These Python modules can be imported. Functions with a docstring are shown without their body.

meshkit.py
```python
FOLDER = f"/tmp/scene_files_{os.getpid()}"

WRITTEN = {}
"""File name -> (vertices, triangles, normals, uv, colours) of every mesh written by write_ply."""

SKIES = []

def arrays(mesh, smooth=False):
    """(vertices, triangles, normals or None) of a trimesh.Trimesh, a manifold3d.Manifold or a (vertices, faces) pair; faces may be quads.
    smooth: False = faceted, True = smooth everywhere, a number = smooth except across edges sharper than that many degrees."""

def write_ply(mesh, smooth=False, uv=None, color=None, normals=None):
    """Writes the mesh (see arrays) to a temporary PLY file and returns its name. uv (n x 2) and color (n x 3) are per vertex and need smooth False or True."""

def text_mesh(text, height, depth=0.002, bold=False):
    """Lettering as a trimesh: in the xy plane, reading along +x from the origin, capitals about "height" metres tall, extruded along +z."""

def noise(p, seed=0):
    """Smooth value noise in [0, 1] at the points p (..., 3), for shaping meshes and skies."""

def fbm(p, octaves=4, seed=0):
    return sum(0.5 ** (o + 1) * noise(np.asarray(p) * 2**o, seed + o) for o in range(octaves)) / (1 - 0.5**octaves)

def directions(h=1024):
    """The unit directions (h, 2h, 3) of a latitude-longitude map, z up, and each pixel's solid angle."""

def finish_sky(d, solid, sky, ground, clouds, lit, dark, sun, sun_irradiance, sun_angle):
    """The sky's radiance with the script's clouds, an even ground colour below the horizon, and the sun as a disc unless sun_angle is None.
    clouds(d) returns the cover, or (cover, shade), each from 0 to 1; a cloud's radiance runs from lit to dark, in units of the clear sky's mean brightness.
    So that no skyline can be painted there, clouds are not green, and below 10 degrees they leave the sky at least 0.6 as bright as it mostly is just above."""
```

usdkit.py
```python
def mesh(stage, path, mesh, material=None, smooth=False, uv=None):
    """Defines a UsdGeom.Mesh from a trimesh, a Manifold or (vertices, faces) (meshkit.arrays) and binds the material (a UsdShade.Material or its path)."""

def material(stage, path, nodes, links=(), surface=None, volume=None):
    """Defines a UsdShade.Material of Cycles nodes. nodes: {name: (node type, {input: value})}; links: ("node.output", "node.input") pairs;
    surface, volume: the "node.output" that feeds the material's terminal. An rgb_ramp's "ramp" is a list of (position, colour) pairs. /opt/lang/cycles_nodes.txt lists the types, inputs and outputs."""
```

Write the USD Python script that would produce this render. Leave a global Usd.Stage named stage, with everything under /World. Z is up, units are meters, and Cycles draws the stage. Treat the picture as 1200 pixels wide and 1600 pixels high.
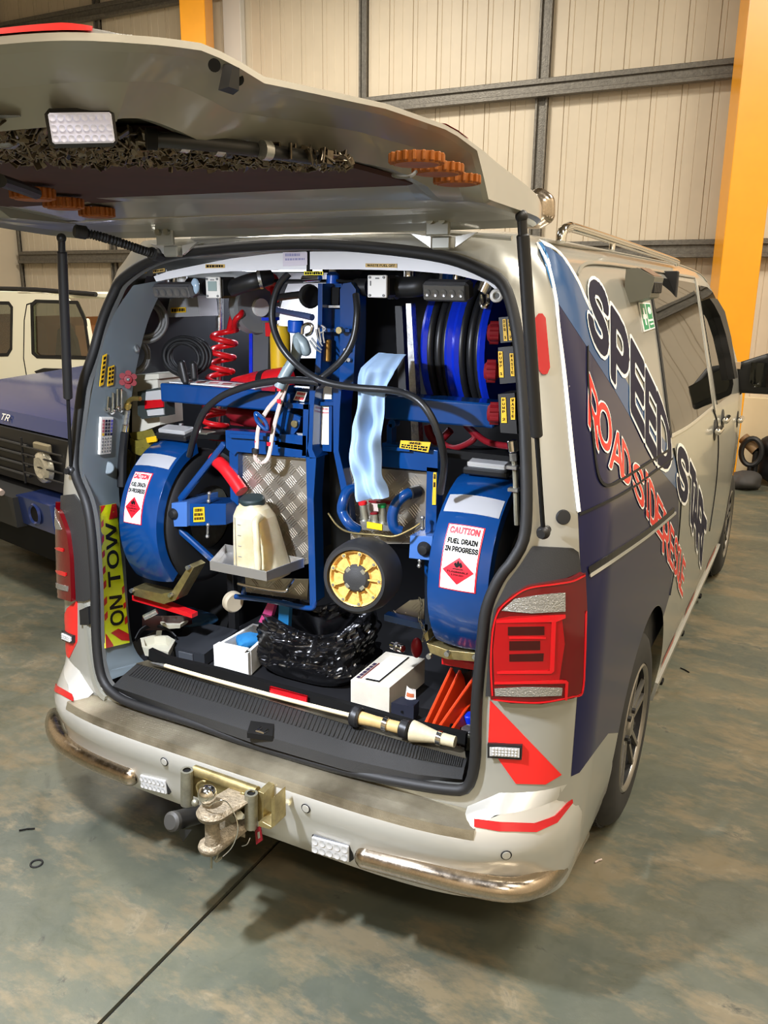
import math, random
import numpy as np, trimesh, usdkit, meshkit
from pxr import Usd, UsdGeom, UsdLux, Gf, Sdf, UsdShade
from shapely.geometry import Polygon, MultiPolygon, box as sbox, LineString, Point
from shapely import affinity
from shapely.ops import unary_union
from scipy.interpolate import LinearNDInterpolator, NearestNDInterpolator
rng = random.Random(7); nrng = np.random.default_rng(7)

stage = Usd.Stage.CreateInMemory()
UsdGeom.SetStageUpAxis(stage, UsdGeom.Tokens.z); UsdGeom.SetStageMetersPerUnit(stage, 1.0)
UsdGeom.Xform.Define(stage, '/World'); UsdGeom.Scope.Define(stage, '/World/Looks')

# ------------------------------------------------------------------ camera
CAM = np.array([1.3446, -1.7323, 1.7922]); YAW, PITCH, ROLL, FPX = -.47758, -.25909, .00974, 1303.8
_f = np.array([math.sin(YAW)*math.cos(PITCH), math.cos(YAW)*math.cos(PITCH), math.sin(PITCH)])
_r = np.array([math.cos(YAW), -math.sin(YAW), 0.0]); _u = np.cross(_r, _f)
_r, _u = math.cos(ROLL)*_r + math.sin(ROLL)*_u, math.cos(ROLL)*_u - math.sin(ROLL)*_r
cam = UsdGeom.Camera.Define(stage, '/World/camera')
m4 = Gf.Matrix4d(*_r, 0, *_u, 0, *(-_f), 0, *CAM, 1)
cam.AddTransformOp().Set(m4)
cam.CreateHorizontalApertureAttr(36.0); cam.CreateVerticalApertureAttr(48.0)
cam.CreateFocalLengthAttr(36.0*FPX/1200); cam.CreateClippingRangeAttr(Gf.Vec2f(0.05, 100))
cam.CreateExposureAttr(0.35)

# ------------------------------------------------------------------ lights of the workshop (high-bay lamps and roof lights)
def rect_light(name, pos, size, power, col, rot=(0, 0, 0)):
    l = UsdLux.RectLight.Define(stage, '/World/' + name)
    l.CreateWidthAttr(size[0]); l.CreateHeightAttr(size[1]); l.CreateIntensityAttr(power); l.CreateColorAttr(Gf.Vec3f(*col))
    l.AddTranslateOp().Set(Gf.Vec3d(*pos)); l.AddRotateXYZOp().Set(Gf.Vec3f(*rot)); return l
WARM = (1.0, .935, .83)
for i, (x, y, p) in enumerate([(2.9, 3.6, 85), (3.2, -.6, 52), (-1.2, -3.4, 20), (-3.4, 4.4, 80), (-4.6, 0.6, 80), (3.0, -4.5, 70)]):
    rect_light(f'ceiling_lamp_light_{i}', (x, y, 5.55), (1.5, .6), p, WARM)
dome = UsdLux.DomeLight.Define(stage, '/World/sky'); dome.CreateIntensityAttr(.05); dome.CreateColorAttr(Gf.Vec3f(.9, .95, 1))

# ------------------------------------------------------------------ things, parts, labels
def lin(c):
    c = np.asarray(c, float)/255.0
    return tuple(np.where(c <= .04045, c/12.92, ((c+.055)/1.055)**2.4))
MATS = {}
def mat(name, rgb, rough=.5, metal=0., coat=0., var=0., scale=8., bump=0., bscale=60., bevel=0., emit=0., alpha=None, trans=0., spec=None, rvar=0.):
    if name in MATS: return MATS[name]
    c = lin(rgb); n = {'p': ('principled_bsdf', {'base_color': c, 'roughness': rough, 'metallic': metal, 'coat_weight': coat, 'coat_roughness': .06, 'transmission_weight': trans})}
    if spec is not None: n['p'][1]['specular_ior_level'] = spec
    if emit: n['p'][1]['emission_color'] = c; n['p'][1]['emission_strength'] = emit
    L = []
    if var or bump or rvar:
        n['t'] = ('texture_coordinate', {})
    if var or rvar:
        n['n'] = ('noise_texture', {'scale': scale, 'detail': 5, 'roughness': .65}); L += [('t.object', 'n.vector')]
    if var:
        n['r'] = ('rgb_ramp', {'ramp': [(.3, tuple(np.array(c)*(1-var))), (.7, tuple(np.minimum(1, np.array(c)*(1+var))))]}); L += [('n.fac', 'r.fac'), ('r.color', 'p.base_color')]
    if rvar:
        n['mr'] = ('map_range', {'from_min': .3, 'from_max': .7, 'to_min': max(.02, rough-rvar), 'to_max': rough+rvar, 'clamp': True}); L += [('n.fac', 'mr.value'), ('mr.result', 'p.roughness')]
    if bump:
        n['bn'] = ('noise_texture', {'scale': bscale, 'detail': 3}); n['b'] = ('bump', {'strength': bump, 'distance': .01})
        L += [('t.object', 'bn.vector'), ('bn.fac', 'b.height'), ('b.normal', 'p.normal')]
    if bevel:
        n['bv'] = ('bevel', {'radius': bevel, 'samples': 4})
        L += [('bv.bevel', 'b.normal' if bump else 'p.normal')]
    MATS[name] = usdkit.material(stage, '/World/Looks/' + name, n, L, surface='p.BSDF')
    return MATS[name]

THINGS = []
class Thing:
    def __init__(s, name, label=None, cat=None, group=None, kind=None):
        s.name, s.label, s.cat, s.group, s.kind, s.parts = name, label, cat, group, kind, []; THINGS.append(s)
    def add(s, name, mesh, m, parent=None, label=None, smooth=30, kind=None):
        if isinstance(mesh, list): mesh = cat(mesh)
        s.parts.append([name, mesh, m, parent, label, smooth, kind]); return len(s.parts)-1
    def single(s): return len(s.parts) == 1 and s.parts[0][0] == s.name
USED = {}
def uniq(parent, name):
    k = USED.get((parent, name), 0); USED[(parent, name)] = k+1
    return f'{parent}/{name}' + (f'_{k:03d}' if k else '')
def flush():
    for t in THINGS:
        lo = np.min([p[1].bounds[0] for p in t.parts], 0); hi = np.max([p[1].bounds[1] for p in t.parts], 0)
        base = np.array([(lo[0]+hi[0])/2, (lo[1]+hi[1])/2, lo[2]])
        root = uniq('/World', t.name); paths = {}
        if not t.single():
            x = UsdGeom.Xform.Define(stage, root); x.AddTranslateOp().Set(Gf.Vec3d(*base)); prim = x.GetPrim()
        for i, (n, me, m, par, lab, sm, kind) in enumerate(t.parts):
            path = root if t.single() else uniq(root if par is None else paths[par], n)
            me = me.copy(); me.apply_translation(-base)
            g = usdkit.mesh(stage, path, me, m, smooth=sm); paths[i] = path
            if t.single(): g.AddTranslateOp().Set(Gf.Vec3d(*base)); prim = g.GetPrim()
            else:
                if lab: g.GetPrim().SetCustomDataByKey('label', lab)
                if kind: g.GetPrim().SetCustomDataByKey('kind', kind)
        for k, v in (('label', t.label), ('category', t.cat), ('group', t.group), ('kind', t.kind)):
            if v: prim.SetCustomDataByKey(k, v)
def one(name, mesh, m, label=None, cat_=None, group=None, kind=None, smooth=30):
    t = Thing(name, label, cat_, group, kind); t.add(name, mesh, m, smooth=smooth); return t

# ------------------------------------------------------------------ geometry helpers
def ray(px, py): return _f + (px-600)/FPX*_r - (py-800)/FPX*_u
def P(px, py, Y):
    d = ray(px, py); return CAM + d*(Y-CAM[1])/d[1]
def PX(px, py, X):
    d = ray(px, py); return CAM + d*(X-CAM[0])/d[0]
def PZ(px, py, Z):
    d = ray(px, py); return CAM + d*(Z-CAM[2])/d[2]
def project(p):
    d = np.asarray(p, float) - CAM; z = d@_f
    return np.stack([600+FPX*(d@_r)/z, 800-FPX*(d@_u)/z], -1), z
def cat(ms): return trimesh.util.concatenate([m for m in ms if m is not None])
def mesh(v, f):
    f = np.asarray(f)
    if f.shape[1] == 4: f = np.vstack([f[:, [0, 1, 2]], f[:, [0, 2, 3]]])
    return trimesh.Trimesh(np.asarray(v, float), f, process=False)
def hull(pts): return trimesh.convex.convex_hull(np.asarray(pts, float))
def box(c, size, R=None, b=.003):
    h = np.asarray(size, float)/2; b = min(b, h.min()*.49); pts = []
    for sx in (-1, 1):
        for sy in (-1, 1):
            for sz in (-1, 1):
                s = np.array([sx, sy, sz])
                for k in range(3):
                    q = h - b; q[k] = h[k]; pts.append(s*q)
    m = hull(pts)
    if R is not None:
        T = np.eye(4); T[:3, :3] = R; m.apply_transform(T)
    m.apply_translation(c); return m
def rot(ax, deg): return trimesh.transformations.rotation_matrix(math.radians(deg), ax)[:3, :3]
def frame(z):
    z = np.asarray(z, float); z = z/np.linalg.norm(z)
    a = np.array([1., 0, 0]) if abs(z[0]) < .8 else np.array([0, 1., 0])
    x = np.cross(a, z); x /= np.linalg.norm(x); return np.stack([x, np.cross(z, x), z], 1)
def cyl(p0, p1, r, n=20, r2=None, b=0.):
    p0, p1 = np.asarray(p0, float), np.asarray(p1, float); L = np.linalg.norm(p1-p0); r2 = r if r2 is None else r2
    prof = [(0, 0), (r, 0), (r2, L), (0, L)] if not b else [(0, 0), (r-b, 0), (r, b), (r2, L-b), (r2-b, L), (0, L)]
    return lathe(prof, p0, p1-p0, n)
def lathe(prof, o, axis, n=32):
    prof = np.asarray(prof, float); k = len(prof); a = np.arange(n)*2*np.pi/n
    v = np.stack([prof[None, :, 0]*np.cos(a)[:, None], prof[None, :, 0]*np.sin(a)[:, None], np.broadcast_to(prof[:, 1], (n, k))], -1).reshape(-1, 3)
    i, j = np.meshgrid(np.arange(n), np.arange(k-1), indexing='ij'); i2 = (i+1) % n
    q = np.stack([i*k+j, i2*k+j, i2*k+j+1, i*k+j+1], -1).reshape(-1, 4)
    m = mesh(v@frame(axis).T + np.asarray(o, float), q); m.update_faces(m.nondegenerate_faces()); m.merge_vertices(); return m
def spline(pts, n=8, closed=False):
    p = np.asarray(pts, float); N = len(p); out = []
    g = (lambda i: p[i % N]) if closed else (lambda i: p[min(max(i, 0), N-1)])
    for i in range(N if closed else N-1):
        for t in np.arange(n)/n:
            a, b, c, d = g(i-1), g(i), g(i+1), g(i+2)
            out.append(.5*(2*b+(c-a)*t+(2*a-5*b+4*c-d)*t*t+(3*b-a-3*c+d)*t**3))
    if not closed: out.append(p[-1])
    return np.array(out)
def tube(pts, r, n=10, closed=False, sm=0, flat=None, up=None):
    """A swept round (or flat: width, thickness) section along pts."""
    p = spline(pts, sm, closed) if sm else np.asarray(pts, float); N = len(p)
    t = (np.roll(p, -1, 0)-np.roll(p, 1, 0)) if closed else np.gradient(p, axis=0)
    t /= np.linalg.norm(t, axis=1, keepdims=True)+1e-12
    x = np.asarray(up, float) if up is not None else frame(t[0])[:, 0]; X = []
    for k in range(N):
        if up is not None: x = np.asarray(up, float)
        x = x - t[k]*(x@t[k]); x = x/(np.linalg.norm(x)+1e-12); X.append(x)
    X = np.array(X); Y = np.cross(t, X); a = np.arange(n)*2*np.pi/n
    if flat: 
        w, h = flat; sec = np.array([(w/2, h/2), (-w/2, h/2), (-w/2, -h/2), (w/2, -h/2)]); n = 4
        v = p[:, None]+sec[None, :, :1]*X[:, None]+sec[None, :, 1:]*Y[:, None]
    else:
        rr = np.broadcast_to(r, (N,))[:, None, None]
        v = p[:, None]+rr*(np.cos(a)[None, :, None]*X[:, None]+np.sin(a)[None, :, None]*Y[:, None])
    K = N if closed else N-1
    i, j = np.meshgrid(np.arange(K), np.arange(n), indexing='ij'); i2 = (i+1) % N
    q = np.stack([i*n+j, i*n+(j+1) % n, i2*n+(j+1) % n, i2*n+j], -1).reshape(-1, 4)
    f = np.vstack([q[:, [0, 1, 2]], q[:, [0, 2, 3]]])
    if not closed:
        c0 = [[0, k+1, k] for k in range(1, n-1)]; e = (N-1)*n; c1 = [[e, e+k, e+k+1] for k in range(1, n-1)]
        f = np.vstack([f, c0, c1])
    return mesh(v.reshape(-1, 3), f)
def sphere(c, r, sub=2, sc=(1, 1, 1)):
    m = trimesh.creation.icosphere(sub, r); m.vertices *= sc; m.apply_translation(c); return m
def extrude(poly, th):
    gs = getattr(poly, 'geoms', [poly]); return cat([trimesh.creation.extrude_polygon(g, th, engine='earcut') for g in gs if g.area > 1e-10])
def fixvol(m):
    if m.volume < 0: m.invert()
    return m
def prism(pts, th):
    """Slab: planar 3-D outline in a y = const plane (or any), extruded along +y by th."""
    p = np.asarray(pts, float); m = extrude(Polygon(p[:, [0, 2]]).buffer(0), th)
    v = m.vertices.copy(); m.vertices = np.stack([v[:, 0], p[0, 1]+v[:, 2], v[:, 1]], 1); return fixvol(m)
def pp(px, Y, th): return prism([P(a, b, Y) for a, b in px], th)
def ruled(A, B):
    A, B = np.asarray(A, float), np.asarray(B, float); n = len(A)
    return mesh(np.vstack([A, B]), [[i, i+1, n+i+1, n+i] for i in range(n-1)])
def ruled_thick(A, B, off):
    A, B, off = np.asarray(A, float), np.asarray(B, float), np.asarray(off, float); n = len(A)
    rows = [A, B, B+off, A+off]; v = np.vstack(rows); q = []
    for r in range(4):
        s = (r+1) % 4
        q += [[r*n+i, r*n+i+1, s*n+i+1, s*n+i] for i in range(n-1)]
    q += [[0, n, 2*n, 3*n], [n-1, 4*n-1, 3*n-1, 2*n-1]]
    m = mesh(v, q); trimesh.repair.fix_normals(m); return m
def cells(poly, c):
    x0, y0, x1, y1 = poly.bounds; out = []
    xs = np.arange(math.floor(x0/c[0]), math.ceil(x1/c[0])+1)*c[0]; ys = np.arange(math.floor(y0/c[1]), math.ceil(y1/c[1])+1)*c[1]
    from shapely.prepared import prep
    pr = prep(poly)
    for a, b in zip(xs[:-1], xs[1:]):
        for d, e in zip(ys[:-1], ys[1:]):
            cell = sbox(a, d, b, e)
            if pr.contains(cell): out.append(cell)
            elif pr.intersects(cell):
                g = poly.intersection(cell); out += [k for k in getattr(g, 'geoms', [g]) if k.geom_type == 'Polygon' and k.area > 1e-12]
    return out
def skin(poly, fn, c=(.05, .05), off=0., back=None, flip=False):
    """Polygon in (u, v) laid on the surface fn(points)->(positions, normals); back: depth of the rim walls."""
    V, F, n = [], [], 0
    if poly.is_empty: poly = Point(0, .5).buffer(.01); print('EMPTY POLY')
    for g in cells(poly, c):
        if len(g.exterior.coords) == 5 and not g.interiors and abs(g.area-c[0]*c[1]) < 1e-12:
            v = np.array(g.exterior.coords)[:4]; f = np.array([[0, 1, 2], [0, 2, 3]])
            if g.exterior.is_ccw is False: f = f[:, ::-1]
        else:
            v, f = trimesh.creation.triangulate_polygon(g, engine='earcut')
            if len(f) == 0: continue
            a = v[f]; ar = ((a[:, 1, 0]-a[:, 0, 0])*(a[:, 2, 1]-a[:, 0, 1])-(a[:, 2, 0]-a[:, 0, 0])*(a[:, 1, 1]-a[:, 0, 1]))
            f = f[abs(ar) > 1e-13]; ar = ar[abs(ar) > 1e-13]; f = np.where((ar < 0)[:, None], f[:, ::-1], f)
        V.append(np.asarray(v, float)[:, :2]); F.append(np.asarray(f)+n); n += len(v)
    uv = np.vstack(V); f = np.vstack(F); p, nn = fn(uv); m = mesh(p+nn*off, f[:, ::-1] if flip else f); m.merge_vertices(digits_vertex=6)
    out = [m]
    if back is not None:
        for g in getattr(poly, 'geoms', [poly]):
            for ring in [g.exterior, *g.interiors]:
                L = LineString(ring.coords); q = np.array([L.interpolate(t).coords[0] for t in np.arange(0, L.length, min(c)/2)] + [ring.coords[-1]])
                a, an = fn(q); w = ruled(a+an*off, a+an*back)
                if ring.is_ccw != flip: w.invert()
                out.append(w)
    return cat(out)
def quadfn(tl, tr, br, bl, bulge=0.):
    tl, tr, br, bl = (np.asarray(a, float) for a in (tl, tr, br, bl))
    def fn(uv):
        u, v = uv[:, :1], uv[:, 1:2]; p = (1-v)*((1-u)*tl+u*tr)+v*((1-u)*bl+u*br)
        du = (1-v)*(tr-tl)+v*(br-bl); dv = (1-u)*(bl-tl)+u*(br-tr); n = np.cross(dv, du); n /= np.linalg.norm(n, axis=1, keepdims=True)
        return p + n*bulge*(1-(2*u-1)**2), n
    return fn
GL = {}
def glyphs(text, bold=True):
    """Lettering as a shapely shape, about 1 high, x from 0."""
    if (text, bold) not in GL:
        m = meshkit.text_mesh(text, 1.0, .01, bold); fz = m.face_normals[:, 2] < -.5
        GL[(text, bold)] = unary_union([Polygon(t[:, :2]).buffer(1e-4) for t in m.triangles[fz]]).simplify(.004)
    return GL[(text, bold)]
def fit(shape, x0, y0, x1, y1):
    """Shape scaled into a (u, v) box whose v runs downwards."""
    a, b, c, d = shape.bounds
    return affinity.affine_transform(shape, [(x1-x0)/(c-a), 0, 0, -(y1-y0)/(d-b), x0-a*(x1-x0)/(c-a), y1+b*(y1-y0)/(d-b)])
def dashes(x0, y0, x1, y1, seed=1):
    """A line of print too small to read: uneven dashes."""
    g = random.Random(seed); out = []; x = 0.
    while x < 1: w = g.uniform(.05, .16); out.append(sbox(x0+(x1-x0)*x, y0, x0+(x1-x0)*min(1, x+w), y1)); x += w+.035
    return unary_union(out)
UNIT = sbox(0, 0, 1, 1)

# ------------------------------------------------------------------ materials
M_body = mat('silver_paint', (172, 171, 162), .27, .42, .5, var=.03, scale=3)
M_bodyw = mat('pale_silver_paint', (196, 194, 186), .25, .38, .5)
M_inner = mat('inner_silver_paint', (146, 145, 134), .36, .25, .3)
M_navy = mat('navy_film', (25, 26, 62), .24, 0, .15, spec=.35)
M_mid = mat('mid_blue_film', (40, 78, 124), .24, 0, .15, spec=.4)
M_sky = mat('light_blue_film', (40, 120, 180), .24, 0, .15)
M_whitef = mat('white_film', (245, 245, 240), .3)
M_redf = mat('red_film', (222, 40, 36), .3)
M_redrefl = mat('red_reflector', (176, 12, 24), .2, 0, .5)
M_black = mat('black_plastic', (26, 26, 27), .45)
M_dark = mat('dark_trim', (42, 42, 42), .55, bump=.1, bscale=300)
M_rub = mat('rubber', (22, 22, 23), .6)
M_tyre = mat('tyre_rubber', (34, 32, 29), .75, var=.25, scale=20)
M_chrome = mat('chrome', (225, 222, 215), .12, 1.)
M_steel = mat('stainless_steel', (190, 176, 158), .22, 1., rvar=.08, scale=30)
M_galv = mat('galvanised_steel', (150, 148, 132), .45, .8, var=.2, scale=40)
M_zinc = mat('passivated_zinc', (176, 160, 112), .35, .85, var=.3, scale=25, bevel=.002)
M_dirty = mat('dirty_iron', (140, 128, 108), .55, .5, var=.35, scale=60, bump=.4, bscale=150)
M_blue = mat('blue_enamel', (8, 58, 116), .2, .0, .6, var=.08, scale=10, bevel=.003)
M_bluel = mat('bright_blue_plastic', (12, 50, 205), .25, 0, .3)
M_red = mat('red_plastic', (205, 24, 32), .35)
M_redk = mat('dull_red_plastic', (112, 14, 24), .5, spec=.25)
M_redhose = mat('red_hose', (200, 22, 28), .3)
M_white = mat('white_plastic', (232, 230, 224), .4)
M_grey = mat('grey_plastic', (120, 122, 122), .5)
M_yel = mat('yellow_label', (225, 178, 22), .45)
M_flu = mat('fluorescent_yellow_film', (225, 238, 20), .35)
M_blk = mat('black_ink', (14, 14, 14), .7, spec=.2)
M_alu = mat('aluminium', (190, 192, 192), .3, .9, rvar=.1, scale=30)
M_amber = mat('orange_plastic', (150, 82, 18), .55, var=.25, scale=30)
M_hose = mat('black_hose', (28, 29, 31), .38)
M_led = mat('led_lens', (228, 230, 250), .2, emit=.10)
M_lens = mat('clear_lens', (205, 205, 205), .12, .35, .4)
M_tlens = mat('ribbed_clear_lens', (158, 156, 150), .16, .6, .5, bump=.5, bscale=260)
M_dullens = mat('unlit_lens', (120, 120, 122), .2, .6, .4)
M_cloth = mat('navy_handle', (20, 40, 90), .3)

# ================================================================== THE ROOM
YW = 7.4
def floor_material():
    n = {'t': ('texture_coordinate', {}), 'p': ('principled_bsdf', {'roughness': .42}),
         'a': ('noise_texture', {'scale': .9, 'detail': 8, 'roughness': .68, 'distortion': .6}), 'b': ('noise_texture', {'scale': 5.5, 'detail': 6, 'roughness': .7, 'distortion': 1.2}),
         'c': ('noise_texture', {'scale': 22, 'detail': 4}), 'mp': ('mapping', {'scale': (1, 2.2, 1), 'rotation': (0, 0, .5)}), 'd': ('noise_texture', {'scale': 2.2, 'detail': 7, 'roughness': .72}),
         's': ('math', {'math_type': 'multiply'}), 'r1': ('rgb_ramp', {'ramp': [(.40, (0, 0, 0)), (.62, (1, 1, 1))]}), 'r2': ('rgb_ramp', {'ramp': [(.48, (0, 0, 0)), (.60, (1, 1, 1))]}),
         'r3': ('rgb_ramp', {'ramp': [(.62, (0, 0, 0)), (.72, (1, 1, 1))]}), 'r4': ('rgb_ramp', {'ramp': [(.56, (0, 0, 0)), (.7, (1, 1, 1))]}),
         'm1': ('mix', {'color1': lin((95, 95, 79)), 'color2': lin((76, 80, 70))}), 'm2': ('mix', {'color2': lin((112, 102, 80))}), 'm3': ('mix', {'color2': lin((134, 124, 101))}), 'm4': ('mix', {'color2': lin((62, 62, 54))}),
         'rr': ('map_range', {'from_min': .3, 'from_max': .7, 'to_min': .30, 'to_max': .62, 'clamp': True}), 'bm': ('bump', {'strength': .12, 'distance': .01})}
    L = [('t.object', 'a.vector'), ('t.object', 'b.vector'), ('t.object', 'c.vector'), ('t.object', 'mp.vector'), ('mp.vector', 'd.vector'), ('a.fac', 'r1.fac'), ('r1.color', 'm1.fac'),
         ('d.fac', 'r2.fac'), ('b.fac', 'r4.fac'), ('r2.color', 's.value1'), ('r4.color', 's.value2'), ('m1.color', 'm2.color1'), ('r2.color', 'm2.fac'), ('m2.color', 'm3.color1'), ('s.value', 'm3.fac'),
         ('b.fac', 'r3.fac'), ('m3.color', 'm4.color1'), ('r3.color', 'm4.fac'), ('m4.color', 'p.base_color'), ('b.fac', 'rr.value'), ('rr.result', 'p.roughness'), ('c.fac', 'bm.height'), ('bm.normal', 'p.normal')]
    return usdkit.material(stage, '/World/Looks/worn_floor_paint', n, L, surface='p.BSDF')
M_floor = floor_material()
M_clad = mat('cream_cladding', (206, 193, 170), .5, 0, .0, var=.05, scale=1.5)
M_dado = mat('cream_painted_wall', (222, 208, 172), .6, var=.04, scale=3)
M_rail = mat('galvanised_rail', (112, 108, 100), .5, .5, var=.25, scale=30, bump=.3, bscale=80)
M_yellow = mat('yellow_steel_paint', (244, 164, 22), .35, 0, .3, var=.04, scale=4)
M_ceil = mat('ceiling_sheet', (120, 115, 104), .7)
# floor: two slabs meeting at the dark joint that runs from under the van to the photo's lower left
j0, j1 = PZ(410, 1340, 0)[:2], PZ(155, 1600, 0)[:2]; jd = (j1-j0)/np.linalg.norm(j1-j0); jn = np.array([-jd[1], jd[0]])
room = sbox(-9.6, -7, 4.6, YW+.1)
half = Polygon([*(j0-jd*30+jn*.006, j0+jd*30+jn*.006, j0+jd*30+jn*60, j0-jd*30+jn*60)])
half2 = Polygon([*(j0-jd*30-jn*.006, j0+jd*30-jn*.006, j0+jd*30-jn*60, j0-jd*30-jn*60)])
fl = Thing('floor', 'worn grey-green painted concrete workshop floor', 'floor', kind='structure')
for h in (half, half2):
    m = extrude(room.intersection(h), .05); m.apply_translation((0, 0, -.05)); fl.add('slab', m, M_floor, smooth=False)
fl.add('joint_filler', box((-2.5, 0, -.032), (14.2, 14.4, .04), b=.001), M_blk, label='dark joint between the slabs', smooth=False)
# rear wall of ribbed sheeting, one mesh per sheet
def sheet(L, d, n, z0, z1, pitch):
    """Ribbed strip of sheeting: L a point, d along, n towards the room."""
    pr = [(0, -.012), (.006, 0), (.05, 0), (.055, -.006), (.061, 0), (pitch*.55, 0), (pitch*.565, .003), (pitch*.58, 0), (pitch-.004, 0), (pitch, -.012)]
    L, d, n = np.array(L, float), np.array(d, float), np.array(n, float)
    a = np.array([[*(L+d*u+n*v), z0] for u, v in pr]); b = a.copy(); b[:, 2] = z1
    m = ruled(a, b); return m
PITCH_W = .289
wb = Thing('wall_back', 'cream ribbed steel sheeting wall behind the vehicles', 'wall', kind='structure')
x = -9.5
x_ph = P(888, 50, YW)[0]; x = x_ph - math.ceil((x_ph+9.5)/PITCH_W)*PITCH_W
while x < 4.6:
    m = sheet((x, YW), (1, 0), (0, -1), 0.0, 6.0, PITCH_W); m.invert() if m.face_normals[0][1] > 0 else None
    wb.add('cladding_sheet', m, M_clad, smooth=False); x += PITCH_W
wb.add('backing', box((-2.5, YW+.06, 3), (14.2, .04, 6), b=.001), M_rail, smooth=False)
zd = P(1190, 622, YW-.06)[2]
wb.add('dado', box((2.4, YW-.03, zd/2), (4.3, .06, zd), b=.004), M_dado, label='smooth cream painted lower wall', smooth=False)
wr = Thing('wall_right', 'cream ribbed steel sheeting wall right of the van', 'wall', kind='structure')
y = -6.9
while y < YW:
    m = sheet((4.6, y), (0, 1), (-1, 0), 0, 6.0, .6); m.invert() if m.face_normals[0][0] > 0 else None
    wr.add('cladding_sheet', m, M_clad, smooth=False); y += .6
for nm, c, s in (('wall_left', (-9.65, .2, 3), (.1, 14.4, 6)), ('wall_front', (-2.5, -7.05, 3), (14.2, .1, 6))):
    one(nm, box(c, s, b=.001), M_clad, 'plain cream sheeting wall out of the photo', 'wall', kind='structure', smooth=False)
one('ceiling', box((-2.5, .2, 6.05), (14.3, 14.6, .1), b=.001), M_ceil, 'grey underside of the workshop roof', 'ceiling', kind='structure', smooth=False)
def channel(z, x0, x1, y, h=.17, dpt=.12):
    """Horizontal Z-section sheeting rail: web with two lips."""
    return cat([box(((x0+x1)/2, y, z+h*.36), (x1-x0, dpt*.55, h*.30), b=.004), box(((x0+x1)/2, y+dpt*.2, z), (x1-x0, dpt*.5, h*.9), b=.003), box(((x0+x1)/2, y-.01, z-h*.38), (x1-x0, dpt*.7, h*.24), b=.004)])
k = 1
for (a, b), x0, x1 in (((620, 160), -9.5, 4.5), ((1120, 388), -9.5, 4.5), ((100, 27), -9.5, 4.5)):
    one(f'trim_{k}', channel(P(a, b, YW-.12)[2], x0, x1, YW-.09), M_rail, ('galvanised sheeting rail crossing the wall above the van roof', 'galvanised sheeting rail at the height of the van roof rack', 'galvanised sheeting rail high on the wall at the upper left')[k-1], 'rail', kind='structure'); k += 1
for a, b, w, z1, lab in ((567, 70, .10, 6.0, 'narrow dark upright against the wall above the tailgate'), (845, 180, .13, 6.0, 'grey galvanised upright against the wall behind the raised tailgate hinge'), (28, 400, .12, 6.0, 'grey galvanised upright above the white car'), (150, 25, .10, 6.0, 'galvanised upright high at the upper left')):
    p = P(a, b, YW-.05)
    one(f'trim_{k}', cat([box((p[0]-w/2+.012, YW-.035, z1/2), (.024, .05, z1), b=.003), box((p[0]+w/2-.012, YW-.035, z1/2), (.024, .05, z1), b=.003), box((p[0], YW-.022, z1/2), (w, .02, z1), b=.003)]), M_rail, lab, 'upright', kind='structure'); k += 1
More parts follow.
